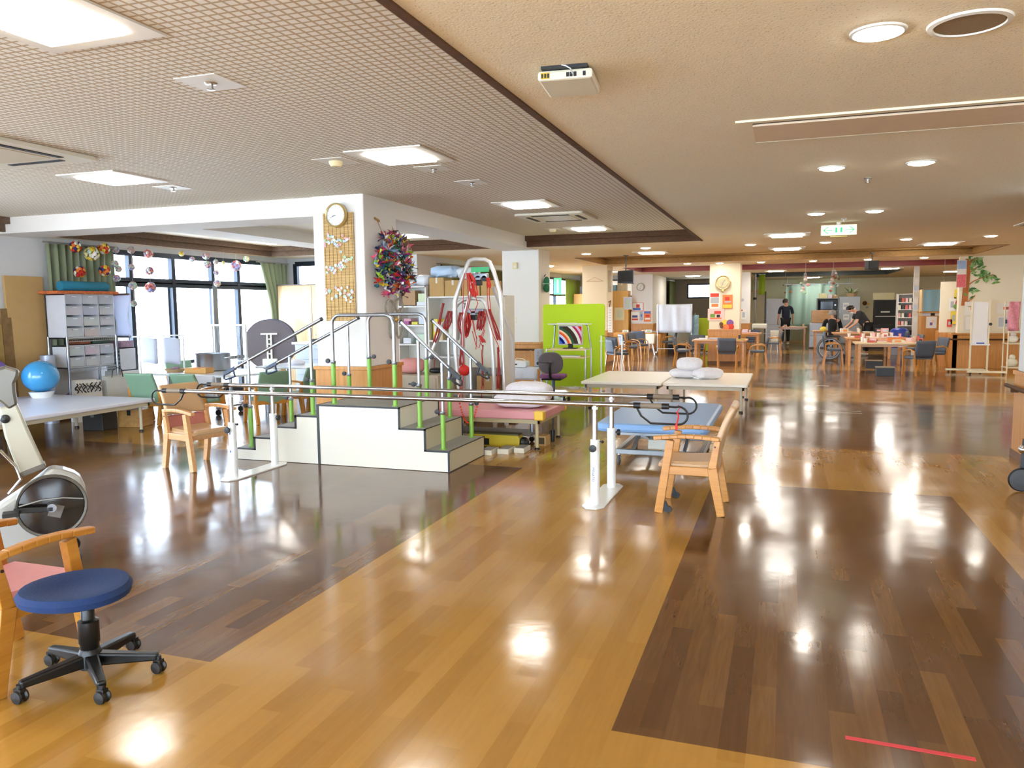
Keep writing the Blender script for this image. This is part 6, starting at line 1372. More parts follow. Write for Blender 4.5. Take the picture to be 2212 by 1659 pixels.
bpy.data.objects['hanging_speaker.001'].scale = (0.75, 0.75, 0.75); bpy.data.objects['hanging_speaker.001'].location.z = 2.34
for ch_ in [o for o in bpy.data.objects if o.parent == bpy.data.objects['hanging_speaker.001'] and o.name.startswith('ceiling_bracket')]: ch_.scale = (1, 1, 1.95); ch_.location.z = -0.09
# clocks
def round_clock(name, label, c, r, face, rimm, inner=None):
    t = thing(name, label, 'clock', c)
    MB().lathe([(r, 0.0), (r, -0.03), (r * .93, -0.04), (r * .86, -0.03)], seg=32, axis='y', cap=False).build('rim', rimm, t, smooth=True); MB().lathe([(0.001, -0.02), (r * .9, -0.02), (r * .9, 0)], seg=32, axis='y').build('dial', face, t)
    if inner: MB().lathe([(r * .5, -0.021), (r * .5, -0.03), (r * .6, -0.03), (r * .6, -0.021)], seg=28, axis='y', cap=False).build('inner_ring', inner, t)
    m = MB()
    for a, l_ in ((35, .45), (200, .7)): m.bar((0, -0.024, 0), (math.sin(R(a)) * r * l_, -0.024, math.cos(R(a)) * r * l_), 0.002, 0.008, side=(0, 1, 0))
    m.build('hands', mat('grey_hand', (0.35, 0.35, 0.37), 0.5), t)
    return t
p = ony(1384, 620, 26.2); round_clock('wall_clock', 'small plain round clock on the white wall beside the hanging speaker', (p.x, 26.18, p.z), 0.125, mat('dial_cream', (0.90, 0.89, 0.85), 0.5), mat('grey_rim', (0.66, 0.66, 0.62), 0.4))
p = ony(1562, 611, 20.5); t = round_clock('wall_clock', 'ornate golden round clock with a pendulum at the top of the drawings pillar', (p.x, 20.48, p.z), 0.185, mat('ornate_dial', (0.74, 0.70, 0.58), 0.4, vary=0.5, scale=26), mat('pale_gold', 0), mat('pale_gold', 0))
MB().sph((0, -0.03, -0.21), 0.035, 10, 8).build('pendulum', mat('pale_gold', 0), t, smooth=True)
# drawings on the pillar and walls
def pm2(n, c): return mat('print_' + n, c, 0.6, vary=0.15, scale=20)
RDD, BLU, GRN2, YEL, ORG, VIO, PNK, GRY, NVY = [pm2(n, c) for n, c in (('red', (0.84, 0.25, 0.18)), ('blue', (0.30, 0.48, 0.80)), ('green', (0.45, 0.62, 0.25)), ('yellow', (0.93, 0.82, 0.30)), ('orange', (0.93, 0.52, 0.28)), ('violet', (0.52, 0.36, 0.62)), ('pink', (0.95, 0.80, 0.78)), ('grey', (0.70, 0.72, 0.74)), ('navy', (0.25, 0.28, 0.48)))]
PAP = mat('drawing_paper', (0.93, 0.92, 0.89), 0.6)
YP = 20.49
def sheet(u0, v0, u1, v1, Y, label, m, parts, name='drawing', cat='drawing', dep=0.006):
    a, b_ = ony(u0, v0, Y), ony(u1, v1, Y)
    return flat(name, label, cat, ((a.x + b_.x) / 2, Y, (a.z + b_.z) / 2), abs(b_.x - a.x), abs(a.z - b_.z), m, parts=parts, dep=dep)
sheet(1533, 632, 1555, 667, YP, 'drawing with a red sky over a pale mountain on the drawings pillar', PAP, (('red_sky', -.85, .8, .45, .9, RDD), ('mountain', -.8, .8, -.3, .4, GRY), ('blossom', -.6, .7, -.75, -.4, ORG)))
sheet(1561, 637, 1582, 667, YP, 'orange and yellow drawing on the right of the drawings pillar', ORG, (('grey_stroke', -.6, .7, -.1, .1, GRY), ('yellow_ground', -.9, .9, -.9, -.4, YEL), ('red_patch', -.5, .4, .2, .7, RDD)))
sheet(1529, 667, 1564, 692, YP, 'pink edged drawing of fruit in the middle of the drawings pillar', PNK, (('red_fruit', -.2, .6, .1, .6, RDD), ('green_fruit', -.7, -.1, -.5, .1, GRN2), ('dark_fruit', .1, .5, -.5, .0, BLACK), ('brown_ground', -.7, .7, -.75, -.55, ORG)))
def blob(px, Y, label, name, cat, r_ = 0.06):
    p0 = ony(px[0][0], px[0][1], Y); t = thing(name, label, cat, (p0.x, Y, p0.z))
    for i, (u, v, r, m, nm) in enumerate(px):
        q = ony(u, v, Y) - p0; MB().lathe([(0.001, -0.012 - .002 * i), (r, -0.008 - .002 * i), (r, -0.001)], (q.x, 0, q.z), 16, 'y').build(nm, m, t, smooth=True)
    return t
blob([(1570, 704, .10, RDD, 'red_petal'), (1566, 698, .09, YEL, 'yellow_petal'), (1577, 698, .09, VIO, 'violet_petal'), (1578, 706, .09, RDD, 'red_petal'), (1568, 707, .08, ORG, 'orange_petal'), (1558, 700, .05, mat('twig_brown', (0.45, 0.28, 0.14), 0.7), 'twig'), (1559, 706, .04, mat('twig_brown', 0), 'twig')], YP, 'cut-out cluster of red, yellow and violet leaves low on the drawings pillar', 'paper_leaves', 'decoration')
sheet(1600, 669, 1612, 690, 26.19, 'pale drawing on the white pillar behind the drawings pillar', PAP, (('sketch', -.4, .5, -.6, .5, GRY), ('red_mark', -.9, -.3, .75, 1.0, RDD)))
blob([(1594, 650, .09, YEL, 'yellow_leaf'), (1604, 648, .05, GRY, 'grey_leaf')], 26.19, 'yellow paper leaf on the white pillar behind the drawings pillar', 'paper_leaf', 'decoration')
sheet(1365, 654, 1390, 672, 26.19, 'red framed drawing of a red boat on blue waves under the small clock', RDD, (('paper', -.94, .92, -.9, .92, PAP), ('boat', -.25, .35, -.2, .6, RDD), ('waves', -.8, .5, -.8, -.25, BLU)))
sheet(1363, 673, 1381, 695, 26.19, 'white drawing with blue glasses shape and a red band under the boat drawing', PAP, (('blue_shape', -.7, .6, -.2, .25, NVY), ('red_band', -.8, .7, -.7, -.35, RDD)))
sheet(1382, 673, 1389, 692, 26.19, 'narrow blue grey strip of paper between two drawings', GRY, (('sketch', -.4, .4, -.2, .4, BLU),))
sheet(1391, 672, 1406, 695, 26.19, 'orange and blue figure drawing at the right below the small clock', ORG, (('blue_top', -.9, .9, .55, .95, BLU), ('faces', -.5, .6, -.1, .3, RDD), ('cream_band', -.7, .8, -.6, -.3, PAP)))
p = ony(1318, 690, 19.68); flat('long_scroll', 'narrow white vertical scroll of lettering on the side of the pillar behind the lime partition', 'scroll', tuple(p), 0.12, 0.66, PAP, parts=tuple(('character_stroke', -.4, .5, q, q + .05, GRY) for q in (-.9, -.7, -.5, -.3, -.1, .1, .3, .5, .7)))
p = ony(1318, 658, 19.66); t = thing('wall_lamp', 'small brown carved ornament above the white scroll', 'ornament', tuple(p)); MB().bar((-.04, -0.02, .06), (.03, -0.02, .10), .04, .02).bar((-.01, -0.02, -.06), (0.01, -0.02, .08), .03, .02).build('carving', mat('twig_brown', 0), t); t.name = 'carved_ornament'
p = onx(1318, 608, -4.30); flat('oval_plaque', 'dim oval plaque on the side of the pillar behind the lime partition', 'plaque', (-4.30 + .001, 20.0, p.z), 0.3, 0.55, mat('dim_plaque', (0.66, 0.62, 0.50), 0.5), face='x', dep=0.015, parts=(('line', -.5, .5, -.5, .5, mat('plaque_line', (0.72, 0.68, 0.56), 0.5)),))
p = ony(1285, 605, 19.7); flat('wire_hanger', 'thin pinkish wire hanger on the pillar behind the lime partition', 'hanger', tuple(p), .3, .1, CREAM, base=False); t = bpy.data.objects['wire_hanger']; MB().tube([(-.22, -.01, -.03), (0, -.01, .07), (.22, -.01, -.03)], .004, 5, closed=True).build('wire', mat('pink_wire', (0.75, 0.55, 0.48), .5), t)
sheet(1186, 588, 1202, 622, 23.5, 'green hanging banner before the second bay window', mat('mint_cloth', (0.40, 0.85, 0.62), 0.6), (('white_stroke', -.2, .2, -.8, .8, SHW),), 'green_banner', 'banner'); bpy.data.objects['green_banner'].location = (-6.4, 22.5, 2.1); bpy.data.objects['green_banner'].scale = (1, 1, 1)
MB().tube([(-.1, 0, .25), (-.1, 0, .43)], .003, 4).tube([(.1, 0, .25), (.1, 0, .43)], .003, 4).build('cord', mat('thread', 0), bpy.data.objects['green_banner'])

# ---- back room
def fridge(name, label, cat, x, y, w, d, h_, m, split=0.4, knobs=True):
    t = thing(name, label, cat, (x, y, 0)); MB().box(-w / 2, w / 2, -d / 2, d / 2, 0.02, h_).build('body', m, t, bevel=0.01)
    for z0, z1 in ((0.05, h_ * split - .01), (h_ * split + .01, h_ - .01)):
        dr = MB().box(-w / 2 + .005, w / 2 - .005, -d / 2 - .03, -d / 2, z0, z1).build('door', m, t, bevel=0.008)
        if knobs: MB().box(-w / 2 + .03, -w / 2 + .05, -d / 2 - .05, -d / 2 - .03, (z0 + z1) / 2 - .1, (z0 + z1) / 2 + .1).build('handle', STEEL, dr)
    return t
fridge('refrigerator', 'tall white refrigerator beside the man in navy', 'refrigerator', -0.35, 32.6, 0.72, 0.6, 1.72, mat('fridge_white', (0.86, 0.88, 0.93), 0.35))
fridge('refrigerator', 'silver grey refrigerator with notes behind the bending woman', 'refrigerator', 2.22, 31.6, 0.72, 0.6, 1.75, mat('fridge_silver', (0.66, 0.68, 0.70), 0.35))
for i, (x, z, w, h_) in enumerate(((-.12, 1.4, .2, .25), (.12, 1.25, .18, .22), (-.1, 1.0, .2, .2), (.14, .9, .16, .2))): flat('memo', ('upper left', 'upper right', 'lower left', 'lower right')[i] + ' white note on the silver refrigerator', 'note', (2.22 + x, 31.265, z), w, h_, SHW, parts=(('print', -.7, .7, -.2, .5, GRY),), dep=.003, group='notes on the silver refrigerator')
t = thing('folding_partition', 'beige folding partition at the left of the back room', 'partition', (-1.15, 32.2, 0)); MB().box(-0.38, 0.38, -0.04, 0.04, 0, 2.0).build('panel', mat('beige_panel', (0.74, 0.71, 0.60), 0.6), t); MB().box(0.38, 0.44, -0.06, 0.06, 0, 2.0).build('edge_post', mat('grey_post', (0.35, 0.36, 0.34), .5), t); MB().box(-.3, .3, -.2, .2, 2.0, 2.04).build('top_cap', TW, t)
t = thing('steel_pole', 'vertical steel pole reaching the ceiling at the left of the back room', 'pole', (-1.0, 28.3, 0)); MB().cyl((0, 0, 0), (0, 0, LOW), 0.035, seg=12).build('shaft', STEEL, t); MB().cyl((0, 0, 1.66), (0, 0, 1.74), 0.06, seg=12).build('clamp', BLACKM, t)
one(MB().grid(lambda u, v: (-.1 + .2 * u, .02 * math.sin(9 * u), 1.75 + .70 * v), 8, 5), 'hanging_cloth', sheer('lime_cloth', (0.68, 0.80, 0.25), .3), 'lime cloth strip hanging beside the steel pole', 'cloth', (-0.78, 28.4, 0.08), smooth=True, solid=.004)
MB().cyl((-.12, 0, 2.45), (.12, 0, 2.45), .01, seg=6).build('rod', STEEL, bpy.data.objects['hanging_cloth'])
t = one(MB().grid(lambda u, v: (-0.95 + 1.9 * u + (.25 * (1 - v) ** 2) * (u - .5), 0.05 * math.sin(26 * u) + .02 * math.sin(43 * u), 0.55 + 1.72 * v), 60, 10), 'curtain', sheer('aqua_sheer', (0.80, 0.90, 0.86), 0.55), 'pale aqua curtain hanging in the middle of the back room', 'curtain', (0.95, 33.5, 0), smooth=True, solid=.004); MB().cyl((-1, 0, 2.28), (1.6, 0, 2.28), .012, seg=6).cyl((-.9, 0, 2.28), (-.9, 0, LOW), .008, seg=6).cyl((1.4, 0, 2.28), (1.4, 0, LOW), .008, seg=6).build('rail', STEEL, t)
crate('wooden_crate', 'large wooden tambour box on the grey cabinet in the back room', 'box', (1.18, 28.6), (0.66, 0.5, 0.42), wood('crate_wood', (0.70, 0.52, 0.28), (0.78, 0.60, 0.36), (3, 20, 20), .5), zb=0.86, tape=TW)
fridge('steel_cabinet', 'pale grey cabinet carrying the wooden box in the back room', 'cabinet', 1.15, 28.6, 0.72, 0.5, 0.85, mat('pale_grey_steel', 0), .5)
t = thing('microwave', 'black microwave oven on a shelf behind the seated person', 'microwave', (1.50, 31.2, 1.251)); MB().box(-.3, .3, -.18, .2, 0, .36).build('case', BLACKM, t, bevel=.008); MB().box(-.27, .14, -.195, -.18, .04, .32).build('door', mat('dark_glass', (.04, .05, .06), .1), t); MB().cyl((.22, -.2, .2), (.22, -.18, .2), .03).build('dial', STEEL, t)
open_shelf('kitchen_rack', 'kitchen rack holding the black microwave in the back room', 1.1, 1.83, 31.0, 31.5, (0.3, 0.8, 1.249, 1.70), m=mat('rack_grey', (0.55, 0.56, 0.56), .5))
for i, (x, c, w_, h_, lb) in enumerate(((1.3, (0.86, 0.82, 0.62), .26, .18, 'cream box on the kitchen rack top'), (1.54, (0.85, 0.80, 0.82), .16, .14, 'pinkish pot on the kitchen rack top'), (1.72, (0.70, 0.55, 0.40), .16, .12, 'brown tray on the kitchen rack top'))): crate('kitchen_box', lb, 'box', (x, 31.25), (w_, .3, h_), mat('kbox_%d' % i, c, .6), zb=1.701, tape=SHW)
t = thing('flower_basket', 'basket of yellow green leaves on top of the silver refrigerator', 'plant', (2.3, 31.5, 1.752)); MB().lathe([(0.001, 0), (.14, 0), (.2, .12), (.17, .12), (.12, .02)], seg=16).build('basket', mat('wicker', 0), t)
m = MB()
for k in range(40):
    a = RND.random() * 6.28; d_ = Vector((math.cos(a), math.sin(a) * .5, RND.uniform(.1, .9))); b0 = Vector((0, 0, .1)); tp = b0 + d_ * RND.uniform(.15, .38); sd = Vector((-d_.y, d_.x, .2)).normalized() * .035
    m.add([b0, (b0 + tp) / 2 + sd, tp, (b0 + tp) / 2 - sd], [(0, 1, 2, 3)], k % 3)
m.build('foliage', [mat('leaf_lime', (0.62, 0.72, 0.20), .6), mat('leaf_green', (0.35, 0.52, 0.18), .6), mat('leaf_white', (0.88, 0.90, 0.84), .6)], t)
t = thing('tall_cabinet', 'black open cabinet by the pale wall in the back room', 'cabinet', (3.55, 32.2, 0)); MB().box(-.42, .42, -.22, .22, 0, 1.62).build('body', mat('deep_black', (.045, .05, .05), .5), t); MB().box(-.38, .38, -.235, -.22, 1.0, 1.02).build('shelf_edge', SHW, t); MB().box(-.2, .1, -.26, -.22, 1.15, 1.2).build('paper', SHW, t)
crate('office_box', 'cream long box on the black cabinet in the back room', 'box', (3.45, 32.2), (.7, .3, .26), mat('cream_paper', 0), zb=1.621, tape=SHW)
crate('copier', 'black cabinet on wheels in front of the black open cabinet', 'cabinet', (3.0, 28.8), (.75, .5, .78), mat('deep_black', 0), tape=BLACKM)
t = thing('waste_bag', 'bright blue bag bulging beside the right dining table', 'bag', (3.15, 25.2, 0.0)); soft = MB().grid(lambda u, v: (0.30 * math.cos(6.283 * u) * math.sin(math.pi * v) ** .5 * (1 + .06 * math.sin(25 * u)), .25 * math.sin(6.283 * u) * math.sin(math.pi * v) ** .5, 0.45 + .33 * math.cos(math.pi * v) ), 24, 10); soft.build('sack', mat('cobalt_bag', (0.10, 0.22, 0.62), .4), t, smooth=True); MB().box(-.22, .22, -.2, .2, 0, .2).build('bin_base', GF, t)
# deco notes on the back wall
blob([(2.75 and 1868, 655, .09, mat('twig_brown', 0), 'leaf'), (1876, 657, .05, YEL, 'leaf'), (1873, 664, .05, GRY, 'leaf')], FAR - .01, 'small brown and yellow cut-outs on the pale back wall', 'paper_leaf', 'decoration')
# mobiles hanging from the maroon tray rim
def mobile(px, Y, z_top, label, cols, r0=0.05):
    p0 = ony(px[0][0], px[0][1], Y); t = thing('hanging_mobile', label, 'mobile', (p0.x, Y, 0))
    zz = []
    for i, (u, v, k) in enumerate(px):
        q = ony(u, v, Y); c_ = cols[i % len(cols)]; zz.append(q.z)
        MB().sph((q.x - p0.x, 0.03 * math.sin(i * 2.1), q.z), r0 * k, 8, 6, (1, 1, .8)).build('ornament', c_, t, smooth=True)
    m = MB()
    for i, (u, v, k) in enumerate(px): q = ony(u, v, Y); m.tube([(q.x - p0.x, .03 * math.sin(i * 2.1), q.z), ((q.x - p0.x) * .3, 0, max(zz) + .1)], .003, 4)
    m.tube([(0, 0, max(zz) + .1), (0, 0, z_top)], .004, 4).build('string', mat('thread', 0), t)
    return t
mobile([(1740, 604, 1), (1731, 612, .8), (1745, 615, 1.1), (1735, 622, .8), (1733, 628, 1), (1738, 632, 1), (1742, 598, .7)], 21.2, LOW, 'white and pink paper flower mobile hanging left of the right speaker', [pm('white', 0), pm('pale_green', 0), pm('pale_rose', 0), PNK])
mobile([(1800, 596, .8), (1798, 603, .8), (1804, 600, .7), (1793, 610, .9), (1800, 612, .9), (1797, 620, .8), (1812, 603, .6), (1810, 618, .7), (1794, 628, .8), (1806, 590, .6)], 21.2, LOW, 'reddish paper mobile with many drops hanging left of the right speaker', [mat('print_terracotta', (0.62, 0.38, 0.28), .6), PNK, mat('twig_brown', 0), GRY])
mobile([(1696, 632, .7), (1708, 630, .8), (1702, 618, .5), (1692, 616, .5), (1710, 615, .4)], 27.9, 2.72, 'small brown and coral mobile above the man in navy', [mat('print_terracotta', 0), ORG, mat('twig_brown', 0)])

# ---- tables with clutter
dining_table((0.27, 29.5, 0), 0.95, 0.75, 'small wooden table in front of the man in navy', 0.70)
dining_table((2.18, 18.6, 0), 1.50, 0.85, 'nearest wooden table on the right with a pale top', 0.66, top=wood('pale_table_top', (0.86, 0.72, 0.50), (0.90, 0.78, 0.58), (3, 20, 20), .3))
dining_table((2.05, 20.6, 0), 1.35, 0.95, 'wooden table directly behind the nearest right table, covered with papers', 0.68)
dining_table((2.0, 23.6, 0), 1.5, 1.0, 'farther wooden table covered with papers beside the wheelchair', 0.70)
cl = [((0.93, 0.92, 0.90), 'white'), ((0.90, 0.72, 0.72), 'pink'), ((0.86, 0.84, 0.76), 'cream'), ((0.80, 0.40, 0.36), 'red'), ((0.80, 0.84, 0.90), 'pale blue'), ((0.88, 0.56, 0.24), 'orange'), ((0.20, 0.22, 0.26), 'black'), ((0.62, 0.66, 0.36), 'olive')]
CMM = [mat('clutter_%d' % i, c, .6, vary=.12, scale=30) for i, (c, n) in enumerate(cl)]
kinds = (('paper_box', 'box', (.10, .22), (.08, .16), (.05, .12)), ('paper_stack', 'papers', (.18, .28), (.14, .2), (.01, .05)), ('book', 'book', (.14, .2), (.1, .14), (.015, .03)), ('plastic_cup', 'cup', (.06, .08), (.06, .08), (.08, .13)))
def clutter(x0, x1, y0, y1, z, n, where, seed, weights=(0, 0, 1, 2, 2, 3, 4, 1)):
    rr = random.Random(seed); placed = []; used = {}
    for k in range(n * 60):
        if len(placed) >= n: break
        kd = kinds[rr.choice((0, 0, 1, 1, 1, 2, 3, 3))]; ci = rr.choice(weights); w, d, h_ = rr.uniform(*kd[2]), rr.uniform(*kd[3]), rr.uniform(*kd[4]); x, y = rr.uniform(x0 + w / 2, x1 - w / 2), rr.uniform(y0 + d / 2, y1 - d / 2)
        if any(abs(x - a) < (w + c_) / 2 + .01 and abs(y - b_) < (d + e) / 2 + .01 for a, b_, c_, e in placed): continue
        placed.append((x, y, w, d)); nm, cat = kd[0], kd[1]; key = (nm, ci); used[key] = used.get(key, 0) + 1
        side = ('left' if x < x0 + (x1 - x0) * .33 else 'right' if x > x0 + (x1 - x0) * .67 else 'middle'); fb = 'front' if y < (y0 + y1) / 2 else 'back'
        if (nm, ci, fb, side) in used: placed.pop(); continue
        used[(nm, ci, fb, side)] = 1
        t = thing(nm, '%s %s at the %s %s of the %s' % (cl[ci][1], nm.replace('_', ' '), fb, side, where), cat, (x, y, z + .001), 0, group='things on the ' + where)
        if nm == 'plastic_cup': MB().lathe([(0.001, 0), (w * .38, 0), (w * .5, h_), (w * .45, h_), (w * .35, .01), (.001, .01)], seg=12).build('cup_wall', CMM[ci], t, smooth=True)
        elif nm == 'book': MB().box(-w / 2, w / 2, -d / 2, d / 2, 0, .003).box(-w / 2, w / 2, -d / 2, d / 2, h_ - .003, h_).box(-w / 2, -w / 2 + .004, -d / 2, d / 2, 0, h_).build('cover', CMM[ci], t); MB().box(-w / 2 + .005, w / 2 - .006, -d / 2 + .005, d / 2 - .005, .003, h_ - .003).build('pages', PAP, t)
        elif nm == 'paper_stack':
            m = MB()
            for j in range(max(2, int(h_ / .008))): m.obox((rr.uniform(-.008, .008), rr.uniform(-.008, .008), .004 + j * .008), (w, d, .0075), (0, 0, rr.uniform(-.08, .08)))
            m.build('sheets', CMM[ci], t)
        else: MB().box(-w / 2, w / 2, -d / 2, d / 2, 0, h_).build('body', CMM[ci], t, bevel=.003); MB().box(-w * .3, w * .3, -d / 2 - .002, -d / 2, h_ * .25, h_ * .75).build('label_patch', CMM[(ci + 3) % 8], t)
clutter(1.55, 2.85, 18.25, 18.98, .66, 14, 'nearest right dining table', 1)
clutter(1.45, 2.68, 20.2, 21.0, .68, 20, 'second right dining table', 2, (0, 0, 1, 3, 3, 2, 0, 4))
clutter(1.35, 2.7, 23.2, 24.0, .70, 18, 'farthest right dining table', 3, (0, 0, 0, 1, 2, 4, 6))
clutter(-2.05, -0.9, 19.35, 20.1, .66, 8, 'drawings pillar table', 4, (0, 0, 4, 6, 7, 2))
clutter(-1.8, -0.7, 23.75, 24.6, .66, 7, 'table behind the drawings pillar', 5, (0, 0, 1, 2))
clutter(-5.0, -3.7, 24.5, 25.2, .66, 7, 'round ended table', 6, (0, 4, 4, 2))
clutter(-0.15, 0.7, 29.2, 29.8, .70, 5, 'small table before the man', 7, (0, 2, 1))
t = thing('orange_basket', 'orange plastic basket on the right of the nearest right dining table', 'basket', (2.22, 18.55, .661)); 
# chairs right
for x, y, r, lb in ((2.62, 18.0, 115, 'grey dining chair seen from behind at the nearest right table'), (3.12, 19.5, 200, 'grey dining chair at the right end of the nearest right table'), (1.15, 20.7, 0, 'grey dining chair at the left of the second right table'), (2.9, 21.3, 190, 'grey dining chair at the right of the second right table'), (2.95, 24.0, 180, 'grey dining chair at the right of the farthest right table')): dch(x, y, r, lb)
MB().prism(rrect(.26, .18, .02, 3), 0, .004, 'z').build('bottom', ORG_ := mat('orange_plastic', (0.90, 0.52, 0.16), .4), t)
m = MB()
for k in range(16):
    for s in (-1, 1): m.box(-.125 + .016 * k, -.118 + .016 * k, s * .088 - .003, s * .088 + .003, 0, .10)
m.box(-.13, .13, -.092, -.085, .085, .10).box(-.13, .13, .085, .092, .085, .10).box(-.13, -.124, -.09, .09, 0, .10).box(.124, .13, -.09, .09, 0, .10).build('side_wall', ORG_, t)
for i, (x, y, lb) in enumerate(((1.98, 17.78, 'nearer charcoal footstool box under the right tables'), (1.96, 19.8, 'farther charcoal footstool box under the right tables'))):
    o = thing('footstool', lb, 'footstool', (x, y, 0)); MB().box(-.17, .17, -.12, .12, 0, .17).build('box_body', mat('charcoal_box', (0.22, 0.25, 0.28), .6), o, bevel=.005); MB().box(-.18, .18, -.13, .13, .17, .185).build('top_pad', mat('taupe_pad', (0.55, 0.50, 0.42), .6), o)
t = thing('white_stool', 'cream tub chair frame near the man in navy', 'stool', (-0.30, 25.6, 0)); MB().prism([(-.10, .34), (.10, .34), (.13, .68), (-.13, .68)], -.1, .1, 'y').build('tub', mat('cream_plastic2', 0), t, bevel=.01)
for sx in (-1, 1):
    for sy in (-1, 1): MB().cyl((sx * .1, sy * .1, 0), (sx * .08, sy * .08, .34), .012, seg=6).build('leg', WPAINT, t)
# piano-like things behind the drawings pillar: tray and walker
t = thing('walking_frame', 'white and black walking frame with a cream seat behind the drawings pillar table', 'walker', (-0.75, 25.6, 0)); MB().tube([(-.2, -.2, .03), (-.2, -.1, .75), (.2, -.1, .75), (.2, -.2, .03)], .014, 8).tube([(-.2, .25, .03), (-.2, 0, .6), (.2, 0, .6), (.2, .25, .03)], .014, 8).build('frame', WPAINT, t); MB().box(-.22, .22, -.15, .15, .76, .9).build('seat_pad', mat('cream_plastic2', 0), t, bevel=.03)
for sx in (-1, 1):
    for y in (-.2, .25): MB().lathe([(.001, -.012), (.05, -.012), (.05, .012), (.001, .012)], (sx * .2, y, .05), 14, 'x').build('wheel', BLACK, t)

# ---- wheelchair
t = thing('wheelchair', 'wheelchair with large grey wheels and a black seat left of the right tables', 'wheelchair', (1.13, 22.55, 0), R(0))
def wheel(parent, c, R_, m, spokes=12, name='drive_wheel', w=.02):
    o = MB().tube([(c[0] + R_ * math.cos(R(a)), c[1], c[2] + R_ * math.sin(R(a))) for a in range(0, 360, 12)], w, 8, closed=True).build(name, m, parent, smooth=True)
    MB().tube([(c[0] + (R_ - .035) * math.cos(R(a)), c[1] - .03, c[2] + (R_ - .035) * math.sin(R(a))) for a in range(0, 360, 12)], .007, 6, closed=True).build('push_rim', STEEL, o, smooth=True)
    s_ = MB()
    for k in range(spokes): a = 6.283 * k / spokes; s_.tube([(c[0], c[1], c[2]), (c[0] + R_ * math.cos(a), c[1], c[2] + R_ * math.sin(a))], .003, 4)
    s_.cyl((c[0], c[1] - .03, c[2]), (c[0], c[1] + .03, c[2]), .03, seg=10).build('spokes', STEEL, o)
for y in (-.27, .27): wheel(t, (0, y, .305), .285, mat('grey_tyre', (0.42, 0.42, 0.41), .6))
for y in (-.24, .24):
    f = MB().lathe([(.001, -.012), (.075, -.012), (.08, 0), (.075, .012), (.001, .012)], (.42, y, .08), 16, 'y').build('front_castor', BLACK, t, smooth=True)
    MB().tube([(-.12, y * .95, .18), (-.12, y * .95, .80), (-.22, y * .95, .83)], .012, 8).tube([(-.1, y * .95, .42), (.32, y * .95, .42), (.42, y * .95, .12), (.56, y * .7, .08)], .011, 8).tube([(-.1, y * .95, .62), (.25, y * .95, .62), (.25, y * .95, .42)], .011, 8).build('side_frame', STEEL, t, smooth=True)
    MB().box(-.08, .26, y * .95 - .025, y * .95 + .025, .625, .65).build('armrest', BLACK, t, bevel=.006); MB().box(.46, .60, y * .7 - .06, y * .7 + .06, .06, .075).build('footrest', BLACK, t)
MB().box(-.10, .30, -.21, .21, .42, .455).build('seat', BLACK, t, bevel=.01); MB().box(-.145, -.115, -.21, .21, .46, .80).build('backrest', mat('blue_seat_cloth', (0.36, 0.52, 0.70), .7), t, bevel=.01)
one(MB().sph((0, 0, .07), .07, 10, 8, (1.2, .8, 1)), 'small_bag', YEL, 'small yellow bag hung on the wheelchair handle', 'bag', (.96, 22.25, .76), smooth=True)

